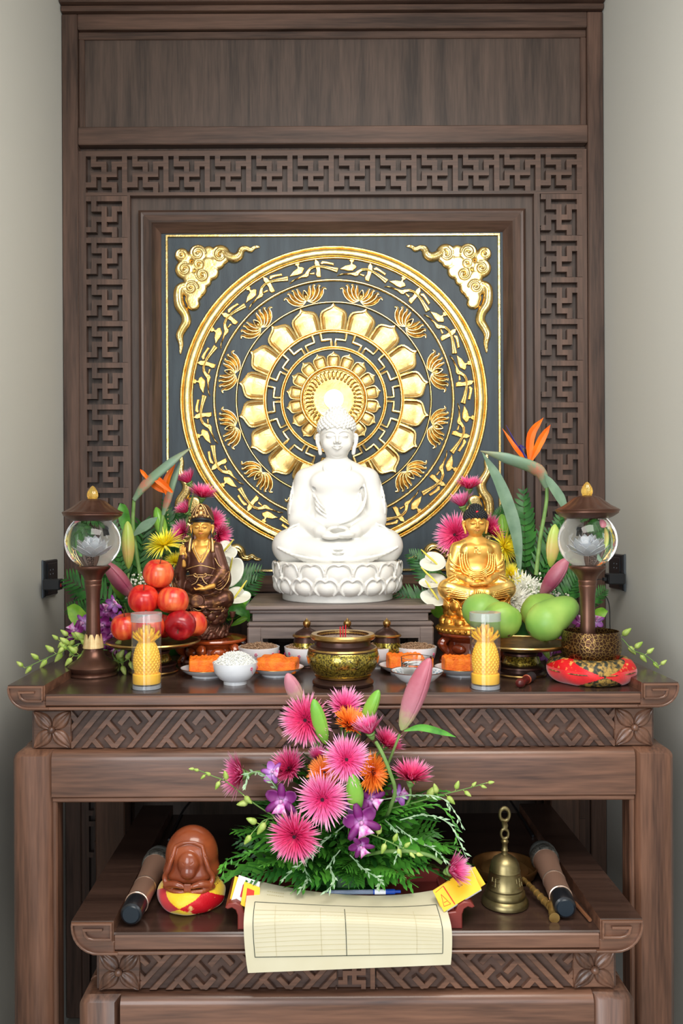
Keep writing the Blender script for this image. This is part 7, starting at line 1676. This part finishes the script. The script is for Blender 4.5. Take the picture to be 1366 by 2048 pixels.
# ---- dark red scroll-footed tray
TR = mat('dark_red_lacquer', srgb(112, 42, 38), .38, col2=srgb(134, 54, 46), nscale=10); y0 = -.175; tc_ = P(700, 1860, y0).x; t = thing('lacquer_tray', 'dark red lacquered tray with scroll feet holding papers at the table edge', 'tray', (tc_, y0, ZL))
wv = .252; part('floor_panel', box(-.205, .205, .012, .168, .022, .030, .001), TR, t); part('back_board', box(-.212, .212, .164, .174, .018, .058, .003), TR, t)
part('front_rail', box(-.205, .205, .0, .012, .018, .036, .002), TR, t)
for sg in (-1, 1):
    pl = [(sg * .205, .0), (sg * .250, .0), (sg * .250, .040), (sg * .246, .052), (sg * .236, .058), (sg * .228, .0635), (sg * .2220, .058)] if False else [(sg * .205, 0), (sg * .236, 0), (sg * .236, .030), (sg * .240, .041), (sg * .248, .046), (sg * .257, .043), (sg * .262, .046), (sg * .255, .055), (sg * .240, .057), (sg * .228, .050), (sg * .222, .036), (sg * .205, .034)]
    part('scroll_foot', prism(pl, 0, .012, .002), TR, t)
    pl2 = [(sg * .222, .034), (sg * .236, .030), (sg * .240, .041), (sg * .248, .046), (sg * .257, .043), (sg * .262, .046), (sg * .255, .055), (sg * .240, .057), (sg * .228, .050)]
    part('side_rail', prism(pl2, .012, .174, .001), TR, t); part('side_board', box(*sorted((sg * .205, sg * .222)), .012, .174, .018, .040, .002), TR, t); part('back_foot', box(*sorted((sg * .205, sg * .236)), .160, .172, 0, .034, .002), TR, t)
# ---- cream record sheet draped over the tray's front edge
PAP = mat('cream_paper', srgb(216, 208, 180), .75, col2=srgb(210, 201, 170), nscale=8); INK = mat('dark_green_ink', srgb(58, 66, 56), .7); INKF = mat('faint_grey_ink', srgb(198, 186, 144), .8)
pc = [(0, P(700, 1782, -.09)), ]
tl, tr_ = P(499, 1757, -.105), P(880, 1776, -.100); bl, br = P(496, 1946, -.207), P(902, 1931, -.210)
def sheet(u_, v_, off=0.0):
    """v 0 top edge .. 1 bottom edge"""
    top = tl.lerp(tr_, u_); bot = bl.lerp(br, u_); sag = 4 * u_ * (1 - u_)
    top = top + Vector((0, 0, -.026 * sag + .002 * math.sin(5 * u_))); z = top.z * (1 - v_) + bot.z * v_; x = top.x * (1 - v_) + bot.x * v_
    yf = -.207 - off; y = top.y + (yf - top.y) * min(1, 1 - (1 - min(1, v_ / .45)) ** 2.0); x += .010 * math.sin(PI * v_) * (u_ - .5) * 1.2
    z += (.012 + .022 * sag) * math.sin(PI * min(1, v_ / .85)) ** 1.0; return Vector((x, y - off * .6, z + off * .8 * (1 - v_)))
t = thing('record_sheet', 'large cream ruled paper form drooping over the front of the red tray', 'paper', (0, 0, 0)); part('paper', grid(sheet, 30, 24, thick=-.0006), PAP, t, 60)
def rule(u0, v0, u1, v1, w, m, name):
    def f(a, b):
        u_, v_ = u0 + (u1 - u0) * a, v0 + (v1 - v0) * a
        if abs(u1 - u0) > abs(v1 - v0): v_ += (b - .5) * w / .19
        else: u_ += (b - .5) * w / .42
        return sheet(u_, v_, .0009)
    mb = grid(f, 24, 1); mb.f = mb.f + [tuple(reversed(q)) for q in []]; return mb
mb = MB()
for q in ((.045, .18, .045, .80), (.045, .80, .955, .80), (.955, .80, .955, .13), (.49, .20, .49, .80), (.045, .18, .955, .13)):
    r_ = rule(*q, .0013 if q[1] != .18 or q[3] != .13 else .0009, INK, ''); mb.add(r_.v, r_.f)
lo_ = part('ruled_border', mb, INK, t, 0, kind='stuff'); mb = MB()
for i in range(11): v_ = .26 + .049 * i; r_ = rule(.05, v_, .95, v_ - .01, .0006, INKF, ''); mb.add(r_.v, r_.f)
for u_ in (.15, .37, .60, .83): r_ = rule(u_, .2, u_, .80, .0006, INKF, ''); mb.add(r_.v, r_.f)
for i in range(16): u_ = .10 + .011 * (i % 8); v_ = .07 + .03 * (i // 8); r_ = rule(u_, v_, u_ + .007, v_, .0012, INKF, ''); mb.add(r_.v, r_.f)
for (u0, v_, n) in ((.17, .33, 9), (.40, .33, 6), (.17, .40, 7), (.40, .39, 4)):
    for i in range(n): r_ = rule(u0 + .017 * i, v_, u0 + .017 * i + .010, v_ - .012, .0010, INKF, ''); mb.add(r_.v, r_.f)
part('faint_rules', mb, INKF, t, 0, kind='stuff')
# ---- booklets
YB2 = mat('yellow_booklet_cover', srgb(246, 196, 34), .5, col2=srgb(240, 186, 24), nscale=6); WPG = mat('white_pages', srgb(228, 228, 226), .7); RPR = mat('red_print_ink', srgb(206, 48, 24), .6); DPR = mat('brown_print_ink', srgb(120, 70, 20), .6)
def slab(corners, th, m, name, parent, o_, side=None):
    a, b, c, d = [Vector(q) - o_ for q in corners]; n = (b - a).cross(d - a).normalized(); n = n if n.y < 0 or n.z > .2 else -n
    vs = [a, b, c, d] + [q - n * th for q in (a, b, c, d)]; return part(name, MB().add(vs, [(0, 1, 2, 3), (7, 6, 5, 4), (0, 4, 5, 1), (1, 5, 6, 2), (2, 6, 7, 3), (3, 7, 4, 0)]), m, parent), (a, b, c, d, n)
def decal(fr, u0, v0, u1, v1, m, name, par, w=None):
    a, b, c, d, n = fr; q = lambda u_, v_: a.lerp(b, u_).lerp(d.lerp(c, u_), v_) + n * .0005; return part(name, MB().add([q(u0, v0), q(u1, v0), q(u1, v1), q(u0, v1)], [(0, 1, 2, 3)]), m, par)
def dline(fr, p0, p1, w, m, mb):
    a, b, c, d, n = fr; q = lambda u_, v_: a.lerp(b, u_).lerp(d.lerp(c, u_), v_) + n * .0006; A, B = q(*p0), q(*p1); s_ = (B - A).cross(n).normalized() * w / 2; mb.add([A - s_, B - s_, B + s_, A + s_], [(0, 1, 2, 3)])
o_ = P(890, 1800, -.17); t = thing('booklet', 'yellow booklet with red triangle print leaning on the right tray end', 'booklet', o_)
fr_c = [P(866, 1783, -.15), P(940, 1735, -.13), P(963, 1778, -.16), P(888, 1824, -.18)]
_, fr = slab(fr_c, .0006, YB2, 'cover', t, o_); slab([q + Vector((.002, .0045, -.001)) for q in fr_c[:2]] + [q + Vector((.001, .0045, -.004)) for q in fr_c[2:]], .004, WPG, 'pages', t, o_); slab([q + Vector((.001, .010, -.002)) for q in fr_c[:2]] + [q + Vector((-.001, .010, -.0075)) for q in fr_c[2:]], .0006, YB2, 'back_cover', t, o_)
mb = MB(); dline(fr, (.26, .04), (.30, .96), .0022, RPR, mb); dline(fr, (.04, .1), (.26, .04), .0009, RPR, mb); dline(fr, (.06, .80), (.22, .86), .0009, RPR, mb); dline(fr, (.06, .80), (.13, .30), .0009, RPR, mb); dline(fr, (.13, .30), (.22, .86), .0009, RPR, mb); dline(fr, (.10, .66), (.18, .68), .0009, RPR, mb)
part('red_print', mb, RPR, t, 0, kind='stuff'); mb = MB()
for i in range(4): dline(fr, (.55 + .03 * i, .36 + .05 * (i % 2)), (.57 + .03 * i, .46), .001, DPR, mb)
part('cover_mark', mb, DPR, t, 0, kind='stuff')
o2 = P(940, 1770, -.13); t = thing('paper_slip', 'plain yellow slip sticking out behind the right booklet', 'paper', o2); slab([P(928, 1742, -.125), P(950, 1733, -.12), P(971, 1768, -.14), P(950, 1782, -.145)], .0008, YB2, 'slip', t, o2)
o3 = P(480, 1790, -.15); t = thing('booklet', 'white and yellow booklet with red bars tucked behind the left paper edge', 'booklet', o3)
c3 = [P(478, 1750, -.13), P(520, 1764, -.13), P(512, 1822, -.16), P(462, 1802, -.16)]; _, fr = slab(c3, .002, WPG, 'cover', t, o3); slab([P(470, 1752, -.126), P(508, 1768, -.126), P(506, 1826, -.158), P(458, 1806, -.158)], .001, YB2, 'back_cover', t, o3); decal(fr, .28, .28, .52, .74, mat('crimson_print', srgb(196, 30, 66), .5), 'crimson_bar', t)
o4 = P(497, 1800, -.165); t = thing('envelope', 'small yellow envelope with an orange red bar beside the paper edge', 'envelope', o4); c4 = [P(489, 1763, -.14), P(520, 1775, -.14), P(518, 1824, -.17), P(481, 1810, -.17)]; _, fr = slab(c4, .001, YB2, 'envelope', t, o4); decal(fr, .22, .22, .66, .82, RPR, 'red_bar', t)
# ---- ballpoint pen
a, b_ = P(655, 1785, -.095), P(802, 1783, -.095); t = thing('ballpoint_pen', 'clear and blue ballpoint pen lying behind the cream sheet', 'pen', a, aim(b_ - a).to_euler()); L = (b_ - a).length
CLR = mat('clear_blue_plastic', srgb(190, 204, 232), .1, trans=.7, ior=1.3); BLU = mat('blue_plastic', srgb(26, 70, 170), .3)
part('barrel', lathe([(0, 0), (.0035, .0), (.0048, .01), (.0050, L * .62), (0, L * .62)], 16), CLR, t); part('grip', lathe([(0, L * .615), (.0054, L * .62), (.0056, L * .66), (.0056, L * .90), (.005, L * .92), (0, L * .92)], 16), BLU, t); part('button', lathe([(0, L * .915), (.0034, L * .92), (.0034, L * .995), (0, L)], 14), BLU, t)
part('label_band', lathe([(.0057, L * .64), (.0058, L * .65), (.0058, L * .78), (.0057, L * .79)], 16, closed=True), mat('white_band', srgb(230, 232, 240), .4), t)
part('clip', tube([(-.0, -.0, 0)] and [(.0045, -.003, L * .88), (.0095, -.004, L * .86), (.0095, -.004, L * .70), (.006, -.003, L * .66)], .0011, 6), CLR, t)
